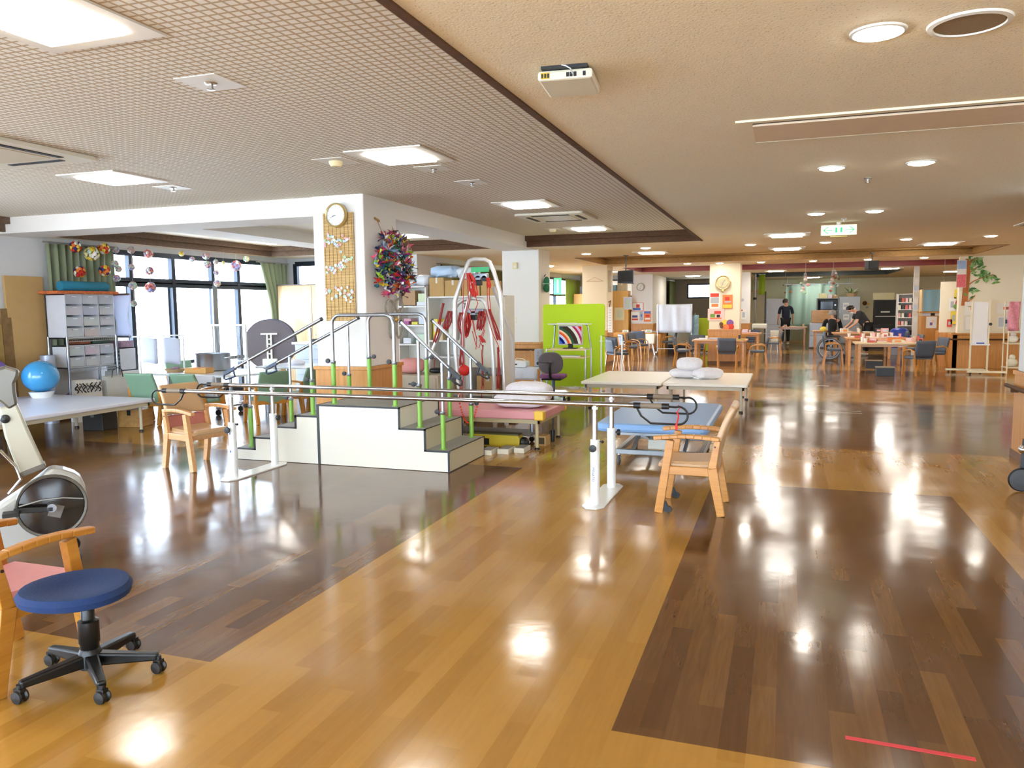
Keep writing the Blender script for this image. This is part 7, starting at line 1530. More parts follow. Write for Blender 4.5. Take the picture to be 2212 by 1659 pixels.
# ---- people
SKIN = mat('skin', (0.82, 0.62, 0.50), .5, vary=.03)
def skinned(name, nodes, edges, m, parent, root=0, sub=2):
    me = bpy.data.meshes.new(name); me.from_pydata([n[0] for n in nodes], edges, []); me.materials.append(m)
    o = bpy.data.objects.new(name, me); COL.objects.link(o); o.parent = parent
    md = o.modifiers.new('skin', 'SKIN'); md.use_smooth_shade = True
    if not me.skin_vertices: 
        bpy.context.view_layer.objects.active = o; bpy.ops.mesh.customdata_skin_add()
    for i, n in enumerate(nodes):
        sv = me.skin_vertices[0].data[i]; r = n[1]; sv.radius = (r, r) if not isinstance(r, tuple) else r; sv.use_root = (i == root); sv.use_loose = False
    s_ = o.modifiers.new('sub', 'SUBSURF'); s_.levels = sub; s_.render_levels = sub
    return o
def figure(name, label, loc, rz, J, hair_m, shirt_m, trouser_m, shirt_sleeve=.6, trousers=True):
    """J: joint name -> position in the figure's own frame, facing local +x"""
    t = thing(name, label, 'person', loc, rz); V = {k: Vector(v) for k, v in J.items()}
    nodes = []; idx = {}; edges = []
    def N(k, p, r): idx[k] = len(nodes); nodes.append((tuple(p), r)); return k
    def E(a, b_): edges.append((idx[a], idx[b_]))
    N('pelvis', V['pelvis'], (.11, .15)); N('waist', V['pelvis'].lerp(V['chest'], .5), (.095, .125)); N('chest', V['chest'], (.10, .15)); N('neck0', V['chest'].lerp(V['neck'], .75), (.07, .09)); N('neck', V['neck'], .05); N('head0', V['neck'].lerp(V['head'], .55), .058); N('head', V['head'], (.082, .074)); N('crown', V['head'] + (V['head'] - V['neck']).normalized() * .07, .06)
    for a, b_ in (('pelvis', 'waist'), ('waist', 'chest'), ('chest', 'neck0'), ('neck0', 'neck'), ('neck', 'head0'), ('head0', 'head'), ('head', 'crown')): E(a, b_)
    fw = V.get('face', Vector((1, 0, 0))).normalized()
    N('nose', V['head'] + fw * .098 + Vector((0, 0, -.015)), .012); E('head', 'nose')
    for s in 'lr':
        N('sh' + s, V['sh' + s], .05); N('el' + s, V['el' + s], .038); N('wr' + s, V['wr' + s], .026); E('neck0', 'sh' + s); E('sh' + s, 'el' + s); E('el' + s, 'wr' + s)
        d_ = (V['wr' + s] - V['el' + s]).normalized(); sd = d_.cross(Vector((0, 0, 1)) if abs(d_.z) < .8 else fw).normalized(); pal = V['wr' + s] + d_ * .05; N('pa' + s, pal, (.030, .016)); E('wr' + s, 'pa' + s)
        for j in range(4):
            o_ = sd * (.011 * (j - 1.5)); l_ = (.062, .072, .068, .052)[j]; a_ = 'f%s%d' % (s, j); cu = d_.lerp(fw, .25) if abs(d_.z) > .5 else d_.lerp(Vector((0, 0, -1)), .25)
            N(a_ + 'a', pal + d_ * .035 + o_ * 1.3, .0085); N(a_ + 'b', pal + d_ * .035 + o_ * 1.5 + cu * l_, .0068); E('pa' + s, a_ + 'a'); E(a_ + 'a', a_ + 'b')
        N('th' + s, V['wr' + s] + d_ * .03 + sd * (-.034), .009); N('tt' + s, V['wr' + s] + d_ * .075 + sd * (-.052), .0075); E('pa' + s, 'th' + s); E('th' + s, 'tt' + s)
        N('hi' + s, V['hi' + s], .085); N('kn' + s, V['kn' + s], .056); N('an' + s, V['an' + s], .036); N('to' + s, V['an' + s] + Vector((V.get('toe', Vector((1, 0, 0))))).normalized() * .15 + Vector((0, 0, -.045)), (.026, .038)); E('pelvis', 'hi' + s); E('hi' + s, 'kn' + s); E('kn' + s, 'an' + s); E('an' + s, 'to' + s)
    skinned('body', nodes, edges, SKIN, t)
    # shirt and trousers follow the same joints, a little larger
    k = 1.12; sn = [(tuple(V['pelvis'] + Vector((0, 0, .0))), (.125, .165)), (tuple(V['pelvis'].lerp(V['chest'], .5)), (.115, .145)), (tuple(V['chest']), (.118, .168)), (tuple(V['chest'].lerp(V['neck'], .72)), (.085, .105))]; se = [(0, 1), (1, 2), (2, 3)]
    for s in 'lr':
        b0 = len(sn); sn += [(tuple(V['sh' + s]), .066), (tuple(V['sh' + s].lerp(V['el' + s], shirt_sleeve)), .060), (tuple(V['sh' + s].lerp(V['el' + s], shirt_sleeve + .12)), .057)]; se += [(3, b0), (b0, b0 + 1), (b0 + 1, b0 + 2)]
    skinned('shirt', sn, se, shirt_m, t)
    if trousers:
        sn = [(tuple(V['pelvis'] + Vector((0, 0, -.02))), (.125, .16))]; se = []
        for s in 'lr': b0 = len(sn); sn += [(tuple(V['hi' + s]), .098), (tuple(V['kn' + s]), .074), (tuple(V['an' + s] + Vector((0, 0, .03))), .055)]; se += [(0, b0), (b0, b0 + 1), (b0 + 1, b0 + 2)]
        skinned('trousers', sn, se, trouser_m, t)
    up = (V['head'] - V['neck']).normalized(); hc = V['head'] + up * .025 - fw * .018
    hb = MB(); side = up.cross(fw).normalized()
    def hf(u, v):
        th = v * 2.15; a = 6.283 * u; d_ = up * math.cos(th) + (fw * math.cos(a) + side * math.sin(a)) * math.sin(th)
        front = max(0, d_.dot(fw)); r = .108 - .004 * math.sin(9 * a + 3 * th)
        if th > 1.25 and front > .1: r = .075
        return hc + d_ * r
    hb.grid(hf, 24, 10).build('hair', hair_m, t, smooth=True)
    for q in (-1, 1): MB().sph(tuple(V['head'] + fw * .086 + side * (q * .032) + up * .006), .010, 8, 6).build('eye', BLACKM, t, smooth=True); MB().sph(tuple(V['head'] + side * (q * .088) - up * .01), .022, 8, 6, (.7, .5, 1.2)).build('ear', SKIN, t, smooth=True)
    MB().sph(tuple(V['head'] + fw * .084 - up * .05), .018, 8, 6, (.5, 1, .4)).build('mouth', mat('lip_tone', (0.70, 0.42, 0.38), .5), t, smooth=True)
    for s in 'lr':
        a_ = V['an' + s]; td = Vector(V.get('toe', Vector((1, 0, 0)))).normalized(); MB().sph((a_.x + td.x * .06, a_.y + td.y * .06, a_.z - .035), .05, 10, 8, (1 + 1.2 * abs(td.x), 1 + 1.2 * abs(td.y), .75)).build('shoe', SHW, t, smooth=True)
    return t
NAVY = cloth('navy_shirt_cloth', (0.08, 0.12, 0.20)); CHAR = cloth('charcoal_shirt_cloth', (0.17, 0.17, 0.18)); BLK = cloth('black_trouser_cloth', (0.08, 0.08, 0.09))
std = {'pelvis': (0, 0, .90), 'chest': (0, 0, 1.22), 'neck': (0, 0, 1.44), 'head': (.02, 0, 1.57), 'shl': (0, .19, 1.37), 'shr': (0, -.19, 1.37), 'ell': (-.02, .25, 1.10), 'elr': (-.02, -.25, 1.10), 'wrl': (.05, .26, .87), 'wrr': (.05, -.26, .87), 'hil': (0, .09, .86), 'hir': (0, -.09, .86), 'knl': (.01, .10, .48), 'knr': (.01, -.10, .48), 'anl': (0, .10, .085), 'anr': (0, -.10, .085), 'face': (.5, -.9, -.1)}
figure('person', 'person in a navy shirt standing with back to the viewer in the back room', (0.02, 30.4, 0), R(100), std, mat('dark_hair', (0.22, 0.18, 0.16), .5), NAVY, BLK, .75)
ben = {'pelvis': (-.12, 0, .86), 'chest': (.08, 0, 1.12), 'neck': (.22, 0, 1.28), 'head': (.34, 0, 1.335), 'shl': (.16, .17, 1.22), 'shr': (.16, -.17, 1.22), 'ell': (.22, .22, .95), 'elr': (.26, -.2, .96), 'wrl': (.40, .16, .80), 'wrr': (.46, -.12, .80), 'hil': (-.12, .08, .82), 'hir': (-.12, -.08, .82), 'knl': (-.06, .09, .46), 'knr': (-.06, -.09, .46), 'anl': (-.10, .10, .085), 'anr': (-.10, -.10, .085), 'face': (.7, 0, -.7)}
figure('person', 'person with dark hair in a charcoal T-shirt bending over the papers on the right tables', (2.12, 24.55, 0), R(187), ben, mat('black_hair', (0.10, 0.09, 0.09), .45), CHAR, BLK, .55)
sit = {'pelvis': (-.05, 0, .50), 'chest': (-.02, 0, .84), 'neck': (.03, 0, 1.06), 'head': (.07, 0, 1.18), 'shl': (.0, .19, .99), 'shr': (.0, -.19, .99), 'ell': (.08, .25, .74), 'elr': (.08, -.25, .74), 'wrl': (.30, .18, .70), 'wrr': (.30, -.18, .70), 'hil': (.0, .09, .48), 'hir': (.0, -.09, .48), 'knl': (.40, .11, .47), 'knr': (.40, -.11, .47), 'anl': (.42, .11, .085), 'anr': (.42, -.11, .085), 'face': (1, 0, -.3)}
figure('person', 'grey haired person in black sitting with back to the viewer before the microwave', (1.32, 25.0, 0), R(85), sit, mat('grey_hair', (0.56, 0.54, 0.52), .5), cloth('black_jacket_cloth', (0.06, 0.06, 0.07)), BLK, .95)
dining_table((1.35, 25.95, 0), 1.1, 0.8, 'wooden table in front of the seated grey haired person', 0.68)
# ---- right side: racks, cabinet, wall decorations
t = open_shelf('display_rack', 'white rack with red packets on its shelves by the pale wall on the right', 3.3, 3.82, 27.0, 27.4, (.12, .5, .8, 1.05, 1.3, 1.52, 1.78))
for i, z in enumerate((.82, 1.07, 1.32, 1.54)):
    for k in range(5):
        o = thing('food_packet', ('lowest', 'second', 'third', 'top')[i] + ' shelf packet number %s from the left in the white rack' % ('one', 'two', 'three', 'four', 'five')[k], 'packet', (3.36 + .1 * k, 27.1, (.8, 1.05, 1.3, 1.52)[i] + .001), group='packets in the white rack')
        MB().box(-.035, .035, -.05, .08, 0, .13).build('pack', CMM[(3, 1, 2, 6)[(i + k) % 4]], o, bevel=.004)
crate('drawer_box', 'black tray box on the lower shelves of the white rack', 'box', (3.56, 27.18), (.44, .3, .14), BLACKM, zb=.501, tape=SHW)
t = thing('wall_board', 'tall white notice strip on the edge of the pale wall right of the rack', 'notice', (3.52, 25.0, 0)); MB().box(-.07, .07, 0, .05, .0, LOW).build('post', WHITE, t); 
for k in range(8): MB().box(-.05, .05, -.004, 0, .95 + .18 * k, 1.08 + .18 * k).build('memo', CMM[(0, 2, 4)[k % 3]], t)
t = thing('curtained_cabinet', 'wooden cabinet with a pale blue curtained upper part on the right', 'cabinet', (3.72, 22.7, 0))
MB().box(-.42, .42, -.22, .25, 0, 1.16).build('base_cabinet', HONEY, t, bevel=.004); MB().box(-.45, .45, -.25, .25, 1.24, 1.27).build('shelf_board', TW, t); MB().box(-.42, -.39, -.22, .25, 1.16, 1.86).box(.39, .42, -.22, .25, 1.16, 1.86).box(-.42, .42, .22, .25, 1.16, 1.86).box(-.42, .42, -.22, .25, 1.84, 1.86).build('upper_frame', PW, t)
MB().grid(lambda u, v: (-.39 + .78 * u, -.23 + .01 * math.sin(20 * u), 1.28 + .55 * v), 24, 4).build('curtain_panel', cloth('pale_blue_curtain', (0.56, 0.72, 0.78), .8), t, smooth=True)
sheet(2001, 684, 2023, 709, 22.47, 'white poster with a small round drawing on the wooden cabinet', PAP, (('sketch', -.3, .2, -.5, .0, VIO), ('pink_dot', .1, .5, .0, .4, PNK)), 'poster', 'poster')
for i, (x, c, nm) in enumerate(((3.42, 4, 'white box file'), (3.72, 2, 'cream folder'), (4.0, 5, 'orange folded cloth'))): crate('office_box', '%s between base and shelf board of the curtained cabinet' % nm, 'box', (x, 22.62), (.2, .26, .07), CMM[c], zb=1.161)
t = thing('leaning_board', 'white board leaning at the foot of the wooden cabinet', 'board', (3.75, 22.0, 0)); MB().box(-.16, .16, -.02, .02, 0, .6).build('board', SHW, t); MB().box(-.16, .16, -.025, .025, .58, .6).build('top_edge', GF, t)
t = thing('pink_bag', 'pink drawstring bag on the floor beside the leaning white board', 'bag', (4.0, 21.7, 0)); MB().sph((0, 0, .13), .13, 12, 10, (1, .8, 1)).build('sack', mat('hot_pink', (0.80, 0.35, 0.52), .6), t, smooth=True); MB().cyl((0, 0, .25), (0, 0, .30), .04, .06, seg=10).build('neck', mat('maroon_cloth', (0.45, 0.2, 0.25), .7), t)
t = thing('folded_walker', 'dark grey folded rollator with a white cap standing before the wood dado', 'walker', (3.78, 21.0, 0)); MB().box(-.08, .08, -.1, .1, .28, .80).build('folded_seat', mat('dark_denim', (0.24, 0.27, 0.32), .7), t, bevel=.02); MB().tube([(-.07, 0, .03), (-.05, 0, .9)], .012, 6).tube([(.07, 0, .03), (.05, 0, .9)], .012, 6).build('frame', STEEL, t); MB().sph((0, 0, .90), .07, 12, 8, (1, 1, .5)).build('cap', SHW, t, smooth=True)
for s in (-1, 1): MB().lathe([(.001, -.012), (.06, -.012), (.06, .012), (.001, .012)], (s * .07, -.05, .06), 14, 'x').build('wheel', BLACK, t)
sheet(2068, 562, 2086, 621, 20.05, 'hanging banner with blue sky above pink flowers beside the wall tree', mat('banner_cream', (0.88, 0.86, 0.82), .6), (('sky', -.95, .95, .35, .95, mat('sky_print', (0.62, 0.72, 0.86), .6, vary=.25, scale=10)), ('flowers', -.95, .95, -.98, -.05, mat('flower_print', (0.88, 0.40, 0.42), .6, vary=.5, scale=25))), 'flower_banner', 'banner', dep=.01)
MB().tube([(-.06, 0, .3), (-.06, 0, .42)], .003, 4).build('cord', mat('thread', 0), bpy.data.objects['flower_banner'])
# paper tree on the wall
WY = 20.195; p0 = ony(2092, 600, WY); t = thing('paper_tree', 'paper tree with orange brown trunk and green leaves on the cream wall', 'decoration', (p0.x, WY, 0))
a_, b_ = ony(2099, 553, WY), ony(2089, 660, WY); BKT = mat('trunk_paper', (0.72, 0.42, 0.20), .7, vary=.15)
MB().add([(a_.x - p0.x - .12, -.01, a_.z - .06), (a_.x - p0.x, -.01, a_.z - .06), (b_.x - p0.x, -.01, b_.z), (b_.x - p0.x - .12, -.01, b_.z)], [(0, 1, 2, 3)]).build('trunk', BKT, t, solid=.006)
for br in (((2092, 615), (2103, 607), (2118, 601), (2135, 596), (2148, 594)), ((2090, 652), (2100, 645), (2106, 638)), ((2094, 590), (2102, 582), (2110, 578)), ((2095, 570), (2103, 562), (2112, 558))):
    MB().tube([tuple(ony(u, v, WY) - Vector((p0.x, WY, 0)) + Vector((0, -.012, 0))) for u, v in br], .010, 5).build('branch', BKT, t)
LFM = [mat('leaf_dark', (0.22, 0.45, 0.18), .6), mat('leaf_mid', (0.42, 0.62, 0.30), .6), mat('leaf_pale', (0.58, 0.74, 0.45), .6)]
for (u, v, su, sv, n_) in ((2107, 560, 9, 4, 10), (2104, 580, 8, 7, 13), (2122, 592, 9, 6, 14), (2136, 600, 9, 6, 14), (2101, 624, 6, 7, 10), (2106, 568, 8, 3, 5)):
    m = MB()
    for k in range(n_):
        q = ony(RND.gauss(u, su), RND.gauss(v, sv), WY) - Vector((p0.x, WY, 0)); q.y = -.012 - .001 * (k % 7); a = RND.uniform(0, 3.14); l_, w_ = .07, .026; c_, s_ = math.cos(a), math.sin(a)
        m.add([(q.x - c_ * l_, q.y, q.z - s_ * l_), (q.x - s_ * w_, q.y - .006, q.z + c_ * w_), (q.x + c_ * l_, q.y, q.z + s_ * l_), (q.x + s_ * w_, q.y - .006, q.z - c_ * w_)], [(0, 1, 2, 3)], k % 3)
    m.build('leaf_cluster', LFM, t)
sheet(2084, 652, 2121, 680, 20.19, 'drawing of two orange tangerines with leaves on the cream wall', PAP, (('tangerine', -.3, .1, -.25, .35, ORG), ('tangerine', .15, .5, -.1, .4, ORG), ('leaf', .45, .7, -.3, .3, GRN2), ('twig', -.6, -.3, .2, .3, GRN2)))
sheet(2082, 682, 2130, 714, 20.19, 'framed drawing of a red plate of fruit on the cream wall', mat('banner_cream', 0), (('paper', -.8, .9, -.85, .85, PAP), ('plate', -.2, .6, -.4, .35, mat('plate_green', (0.35, 0.42, 0.32), .6)), ('fruit', -.1, .5, -.2, .3, RDD), ('lemon', .1, .35, -.1, .2, YEL)))
sheet(2154, 655, 2188, 678, 20.19, 'drawing of a red shrimp on the cream wall at the right edge', PAP, (('shrimp', -.2, .6, -.2, .3, RDD), ('body_line', .0, .8, -.1, .15, mat('print_terracotta', 0))))
sheet(2154, 682, 2188, 710, 20.19, 'drawing of a blue fish on the cream wall at the right edge', PAP, (('sea', -.8, .9, -.7, .7, mat('sea_print', (0.76, 0.80, 0.82), .6)), ('fish', -.1, .8, -.2, .4, NVY)))
for u0, v0, u1, v1, c, lb in ((2050, 642, 2064, 672, PAP, 'white paper pinned beside the curtained cabinet'), (2054, 672, 2066, 700, YEL, 'yellow paper strip beside the curtained cabinet'), (2068, 680, 2080, 712, PAP, 'white paper strip left of the fruit plate drawing'), (2046, 690, 2056, 706, RDD, 'red patterned paper beside the curtained cabinet'), (2062, 626, 2080, 645, YEL, 'pale yellow paper under the flower banner')):
    sheet(u0, v0, u1, v1, 20.6, lb, c, (('print', -.5, .4, -.5, .4, GRY),), 'wall_paper', 'paper')
t = thing('notice_partition', 'narrow cream partition carrying coloured papers left of the wall tree', 'partition', (3.9 - .1, 20.66, 0)); MB().box(-.38, .1, -.02, .03, .80, 1.98).build('panel', CREAM, t); MB().box(-.38, .1, -.04, .05, 0, .8).build('base', HONEY, t)
blob([(2073, 655, .09, RDD, 'red_flower'), (2078, 660, .08, PNK, 'pink_flower'), (2066, 662, .06, GRN2, 'leaf')], 20.58, 'red and pink paper flowers beside the tangerine drawing', 'paper_flowers', 'decoration')
t = thing('doll', 'small brown hanging doll beside the curtained cabinet', 'doll', (3.56, 21.1, 1.551)); MB().sph((0, 0, .28), .06, 10, 8).sph((0, 0, .1), .08, 10, 8, (.8, .8, 1.8)).build('doll_body', mat('twig_brown', 0), t, smooth=True); MB().tube([(0, 0, .33), (0, 0, LOW - 1.55)], .003, 4).build('string', mat('thread', 0), t)
# display stand
t = thing('display_stand', 'tall white pegboard display panel on a wheeled stand before the wood dado', 'display stand', (3.86, 18.7, 0))
MB().box(-.14, .14, -.012, .012, .62, 1.50).build('panel', mat('pegboard', (0.90, 0.89, 0.88), .5, vary=.04, scale=90), t)
for x in (-.16, .16): MB().box(x - .015, x + .015, -.02, .02, .05, 1.52).build('upright', mat('ivory_metal', (0.90, 0.86, 0.74), 0.4), t)
MB().box(-.18, .18, -.08, .0, .60, .63).build('tray', WPAINT, t); MB().box(-.06, .08, -.07, -.02, .63, .655).build('blue_cloth', mat('cobalt_bag', 0), t)
for y, x in ((-.28, .1), (.28, -.2)): MB().box(x - .36, x + .36, y - .025, y + .025, .04, .08).build('foot_bar', mat('ivory_metal', 0), t)
MB().box(-.175, -.145, -.28, .28, .045, .075).box(.145, .175, -.28, .28, .045, .075).build('cross_bar', mat('ivory_metal', 0), t)
for x, y in ((-.2, -.28), (.4, -.28), (-.5, .28), (.1, .28)): MB().lathe([(.001, -.012), (.022, -.012), (.022, .012), (.001, .012)], (x, y, .022), 10, 'y').build('castor', BLACK, t)
MB().cyl((.18, -.03, 1.04), (.18, -.06, 1.04), .03, seg=12).build('clamp_knob', BLACK, t)
# things stacked at the right edge before the wall
t = thing('toy_trolley', 'cream trolley piled with toys at the right edge behind the near pillar', 'trolley', (4.62, 18.9, 0))
for z in (.12, .62): MB().box(-.25, .25, -.2, .2, z, z + .02).build('shelf_board', mat('ivory_metal', 0), t)
for sx in (-1, 1):
    for sy in (-1, 1): MB().cyl((sx * .23, sy * .18, 0), (sx * .23, sy * .18, 1.5), .014, seg=6).build('post', mat('ivory_metal', 0), t)
for i, (z, r, m_, lb, x) in enumerate(((.64, .10, SHW, 'white toy on the upper board of the toy trolley', -.1), (.64, .08, PNK, 'pink toy on the upper board of the toy trolley', .1), (.14, .11, CMM[2], 'cream toy low on the toy trolley', -.1), (.14, .09, GF, 'grey toy low on the toy trolley', .12))):
    o = thing('soft_toy', lb, 'toy', (4.62 + x, 18.9, z + .001), group='toys on the trolley'); MB().sph((0, 0, r * .8), r, 10, 8, (1, 1, .8)).build('toy_body', m_, o, smooth=True); MB().sph((0, 0, r * 1.8), r * .55, 10, 8).build('toy_head', m_, o, smooth=True)
one(MB().grid(lambda u, v: (-.1 + .2 * u, .03 * math.sin(7 * u + 5 * v), .6 * v), 8, 8), 'pink_garland', mat('pink_tinsel', (0.85, 0.55, 0.60), .6, vary=.5, scale=30), 'pink ruffled garland hanging on the toy trolley', 'garland', (4.45, 18.65, .9), smooth=True, solid=.02)
# rollator cut by the right edge
q = onz(2205, 1062); t = thing('rollator', 'black wheeled walker cut off by the right edge below the handrail', 'walker', (q.x, q.y, 0))
MB().lathe([(.001, -.018), (.055, -.018), (.085, -.016), (.095, 0), (.085, .016), (.055, .018), (.001, .018)], (0, 0, .095), 24, 'y').build('wheel', BLACK, t, smooth=True)
MB().bar((0, .03, .09), (.02, .03, .42), .03, .03).bar((.02, .03, .42), (.35, .03, .42), .03, .03).bar((.30, .03, .42), (.34, .03, .05), .03, .03).build('fork', BLACKM, t)
MB().sph((.0, 0.0, .34), .035, 14, 10).cyl((.0, 0, .34), (.09, 0, .34), .018, seg=10).build('chrome_knob', CHROME, t, smooth=True)
MB().lathe([(.001, -.018), (.08, -.018), (.09, 0), (.08, .018), (.001, .018)], (.36, 0, .09), 20, 'y').build('wheel', BLACK, t, smooth=True)
# tapes on the floor
def tape(p, q, w, m, label, name='floor_tape', group=None):
    a, b_ = onz(*p), onz(*q); d_ = (b_ - a); n_ = Vector((-d_.y, d_.x, 0)).normalized() * w / 2; c = (a + b_) / 2
    return one(MB().prism([((v - c).x, (v - c).y) for v in (a - n_, b_ - n_, b_ + n_, a + n_)], 0.0004, .0016, 'z'), name, m, label, 'tape', (c.x, c.y, 0), group=group)
tape((1826, 1593), (2108, 1641), .022, mat('red_tape', (0.80, 0.20, 0.24), .5), 'red tape stripe stuck on the dark floor in the foreground')
WT = mat('white_tape', (0.88, 0.86, 0.80), .5)
for p_, q_, lb in (((1763, 833), (1791, 834), 'short white tape mark on the far dark floor panel'), ((1786, 851), (1818, 852), 'white tape mark on the light strip behind the long scratches'), ((1735, 885), (1860, 889), 'upper of two long thin white lines on the dark floor panel'), ((1739, 889), (1862, 893), 'lower of two long thin white lines on the dark floor panel')): tape(p_, q_, .02 if 'long' in lb else .05, WT, lb, group='white marks on the floor')

# ================================================================ ceiling lights and fittings
LAMP = emitter('lit_panel', (1.0, 0.95, 0.86), LAMP_W)
SPOT = emitter('lit_downlight', (1.0, 0.93, 0.82), SPOT_W)
FRAMEW = mat('ceiling_fitting_white', (0.88, 0.87, 0.83), 0.5)
def panel(sz=0.43, rim=0.11):
    t = thing('ceiling_light', 'x', 'ceiling light')
    MB().prism(rrect(sz, sz, 0.01), -0.026, -0.004, 'z').build('diffuser', LAMP, parent=t)
    f = MB(); a = sz / 2; b = a + rim
    for x0, x1, y0, y1 in ((-b, b, a, b), (-b, b, -b, -a), (-b, -a, -a, a), (a, b, -a, a)): f.box(x0, x1, y0, y1, -0.010, 0.0)
    f.build('frame', FRAMEW, parent=t)
    return t
g = 'square ceiling panel lights'
P0 = panel(); place(P0, (-2.90, 2.52, HIGH)); P0['label'] = 'square ceiling light in the top left corner of the photo, the largest one'; P0['group'] = g
for x, y, z, lb in ((-2.90, 5.68, HIGH, 'square ceiling light in front of the clock pillar, between two round sensor plates'),
                    (-5.77, 5.63, HIGH, 'square ceiling light on the left beside a small ceiling plate'),
                    (-2.90, 8.87, HIGH, 'square ceiling light next to the ceiling air conditioner'),
                    (-2.90, 11.96, HIGH, 'square ceiling light just before the brown tray edge'),
                    (-5.88, 11.83, HIGH, 'square ceiling light over the open shelves beside the crane wreath'),
                    (-8.65, 11.88, HIGH, 'small square ceiling light above the curtain at the window corner'),
                    (-5.77, 2.52, HIGH, 'unseen square fill light behind the viewer on the left'),
                    (-2.90, -0.66, HIGH, 'unseen square fill light behind the viewer'), (-5.77, -0.66, HIGH, 'unseen square fill light far left behind the viewer'),  # unseen repeats of the panel rows, put in as fill light
                    (0.00, 12.50, LOW, 'wide flat ceiling light just beyond the exit sign'),
                    (0.00, 15.53, LOW, 'wide flat ceiling light, the farther of the two below the exit sign'),
                    (-2.48, 15.41, LOW, 'flat ceiling light in front of the golden tray edge on the left'),
                    (2.53, 15.49, LOW, 'flat ceiling light in front of the golden tray edge on the right')):
    if (x, y) == (-6.97, 3.05) or y < 0: lb = lb
    dup(P0, (x, y, z), 0, lb, g)
for x, y, lb in ((0.25, 29.0, 'ceiling light in the grey tray above the man in navy'), (1.9, 28.1, 'nearer of two ceiling lights above the bending woman'), (1.65, 30.1, 'farther of two ceiling lights above the bending woman')):
    dup(P0, (x, y, 2.72), 0, lb, g)
def downlight(r=0.0865):
    t = thing('downlight', 'x', 'downlight')
    MB().lathe([(0.0001, -0.022), (r * 0.7, -0.019), (r * .96, -0.008), (r, 0.0)], seg=24).build('lens', SPOT, parent=t, smooth=True)
    MB().lathe([(r, -0.006), (r + 0.004, -0.01), (r + 0.014, -0.007), (r + 0.016, 0.0)], seg=24, cap=False).build('ring', FRAMEW, parent=t, smooth=True)
    return t
D0 = downlight(); place(D0, (0.31, 3.38, LOW)); g = 'round ceiling downlights'
D0['label'] = 'round downlight at the top right, the largest and nearest one'; D0['group'] = g
for x, y, lb in ((0.31, 6.53, 'left downlight of the pair just beyond the long air slot'), (0.92, 6.54, 'right downlight of the pair just beyond the long air slot'),
                 (0.31, 9.72, 'downlight just left of the exit sign'), (0.92, 9.72, 'downlight just right of the exit sign'),
                 (-0.59, 14.19, 'small downlight left of the two flat lights below the exit sign'), (0.61, 14.24, 'small downlight right of the two flat lights below the exit sign'),
                 (1.82, 14.19, 'small downlight under the right side of the ceiling before the golden tray'), (3.00, 14.11, 'small downlight near the tree wall, left of the vent'),
                 (-2.38, 14.11, 'small downlight above the flat light near the dark tray corner'),
                 (-1.56, 20.08, 'downlight above the pillar with the pictures'), (-2.32, 19.91, 'downlight left of the pictured pillar'), (-0.59, 20.17, 'downlight right of the pictured pillar before the maroon tray'),
                 (0.60, 20.22, 'downlight above the white flower mobile'), (1.81, 20.25, 'downlight beside the right hanging speaker'), (2.97, 20.14, 'downlight above the banner with the flowers'),
                 (4.24, 16.10, 'downlight on the right edge above the wall tree'), (-3.72, 15.15, 'faint downlight above the green partition'),
                 (-4.85, 23.37, 'downlight above the lime curtain'), (0.31, 0.17, 'unseen fill downlight behind the viewer'), (2.25, 3.38, 'unseen fill downlight outside the right edge'), (2.25, 0.17, 'unseen fill downlight at the right behind the viewer')):  # the last three are out of view, put in as fill light
    dup(D0, (x, y, LOW), 0, lb, g)
for x, y, z, lb in ((-3, 17.9, 2.78, 'added fill panel inside the golden tray at its left'), (-0.3, 18.3, 2.78, 'added fill panel inside the golden tray, middle'), (2.5, 18.3, 2.78, 'added fill panel inside the golden tray at its right'),
                    (-3, 22.6, 2.78, 'added fill panel inside the maroon tray at its left'), (-0.3, 22.6, 2.78, 'added fill panel inside the maroon tray, middle'), (2.8, 22.6, 2.78, 'added fill panel inside the maroon tray at its right'),
                    (-5.8, 19.0, LOW, 'added fill panel in the second window bay'), (-3.1, 28.2, LOW, 'added fill panel in the bay behind the cloth screen'), (5.3, 22.5, LOW, 'added fill panel behind the tree wall'), (2.9, 25.7, LOW, 'added fill panel before the back room'), (-0.3, 25.7, LOW, 'added fill panel over the passage to the back room'), (1.0, 32.7, LOW, 'added fill panel near the back wall'), (5.2, 29.5, LOW, 'added fill panel right of the back room'), (4.9, 15.6, LOW, 'added fill panel before the tree wall')):
    o_ = dup(P0, (x, y, z), 0, lb, 'square ceiling panel lights'); swap(o_, LAMP, emitter('added_fill_panel', (1.0, 0.95, 0.86), LAMP_W * 2.0))  # panels added to brighten the far half, most hidden by tray rims
# round speaker grille
t = thing('ceiling_speaker', 'round brown mesh speaker grille in the ceiling at the top right', 'speaker', (0.62, 3.40, LOW))
MB().lathe([(0.0001, -0.006), (0.115, -0.006), (0.118, 0)], seg=32).build('grille', mat('brown_mesh', (0.55, 0.47, 0.36), 0.7, vary=0.45, scale=220), parent=t)
MB().lathe([(0.118, -0.002), (0.122, -0.011), (0.14, -0.008), (0.143, 0)], seg=32, cap=False).build('rim', FRAMEW, parent=t, smooth=True)
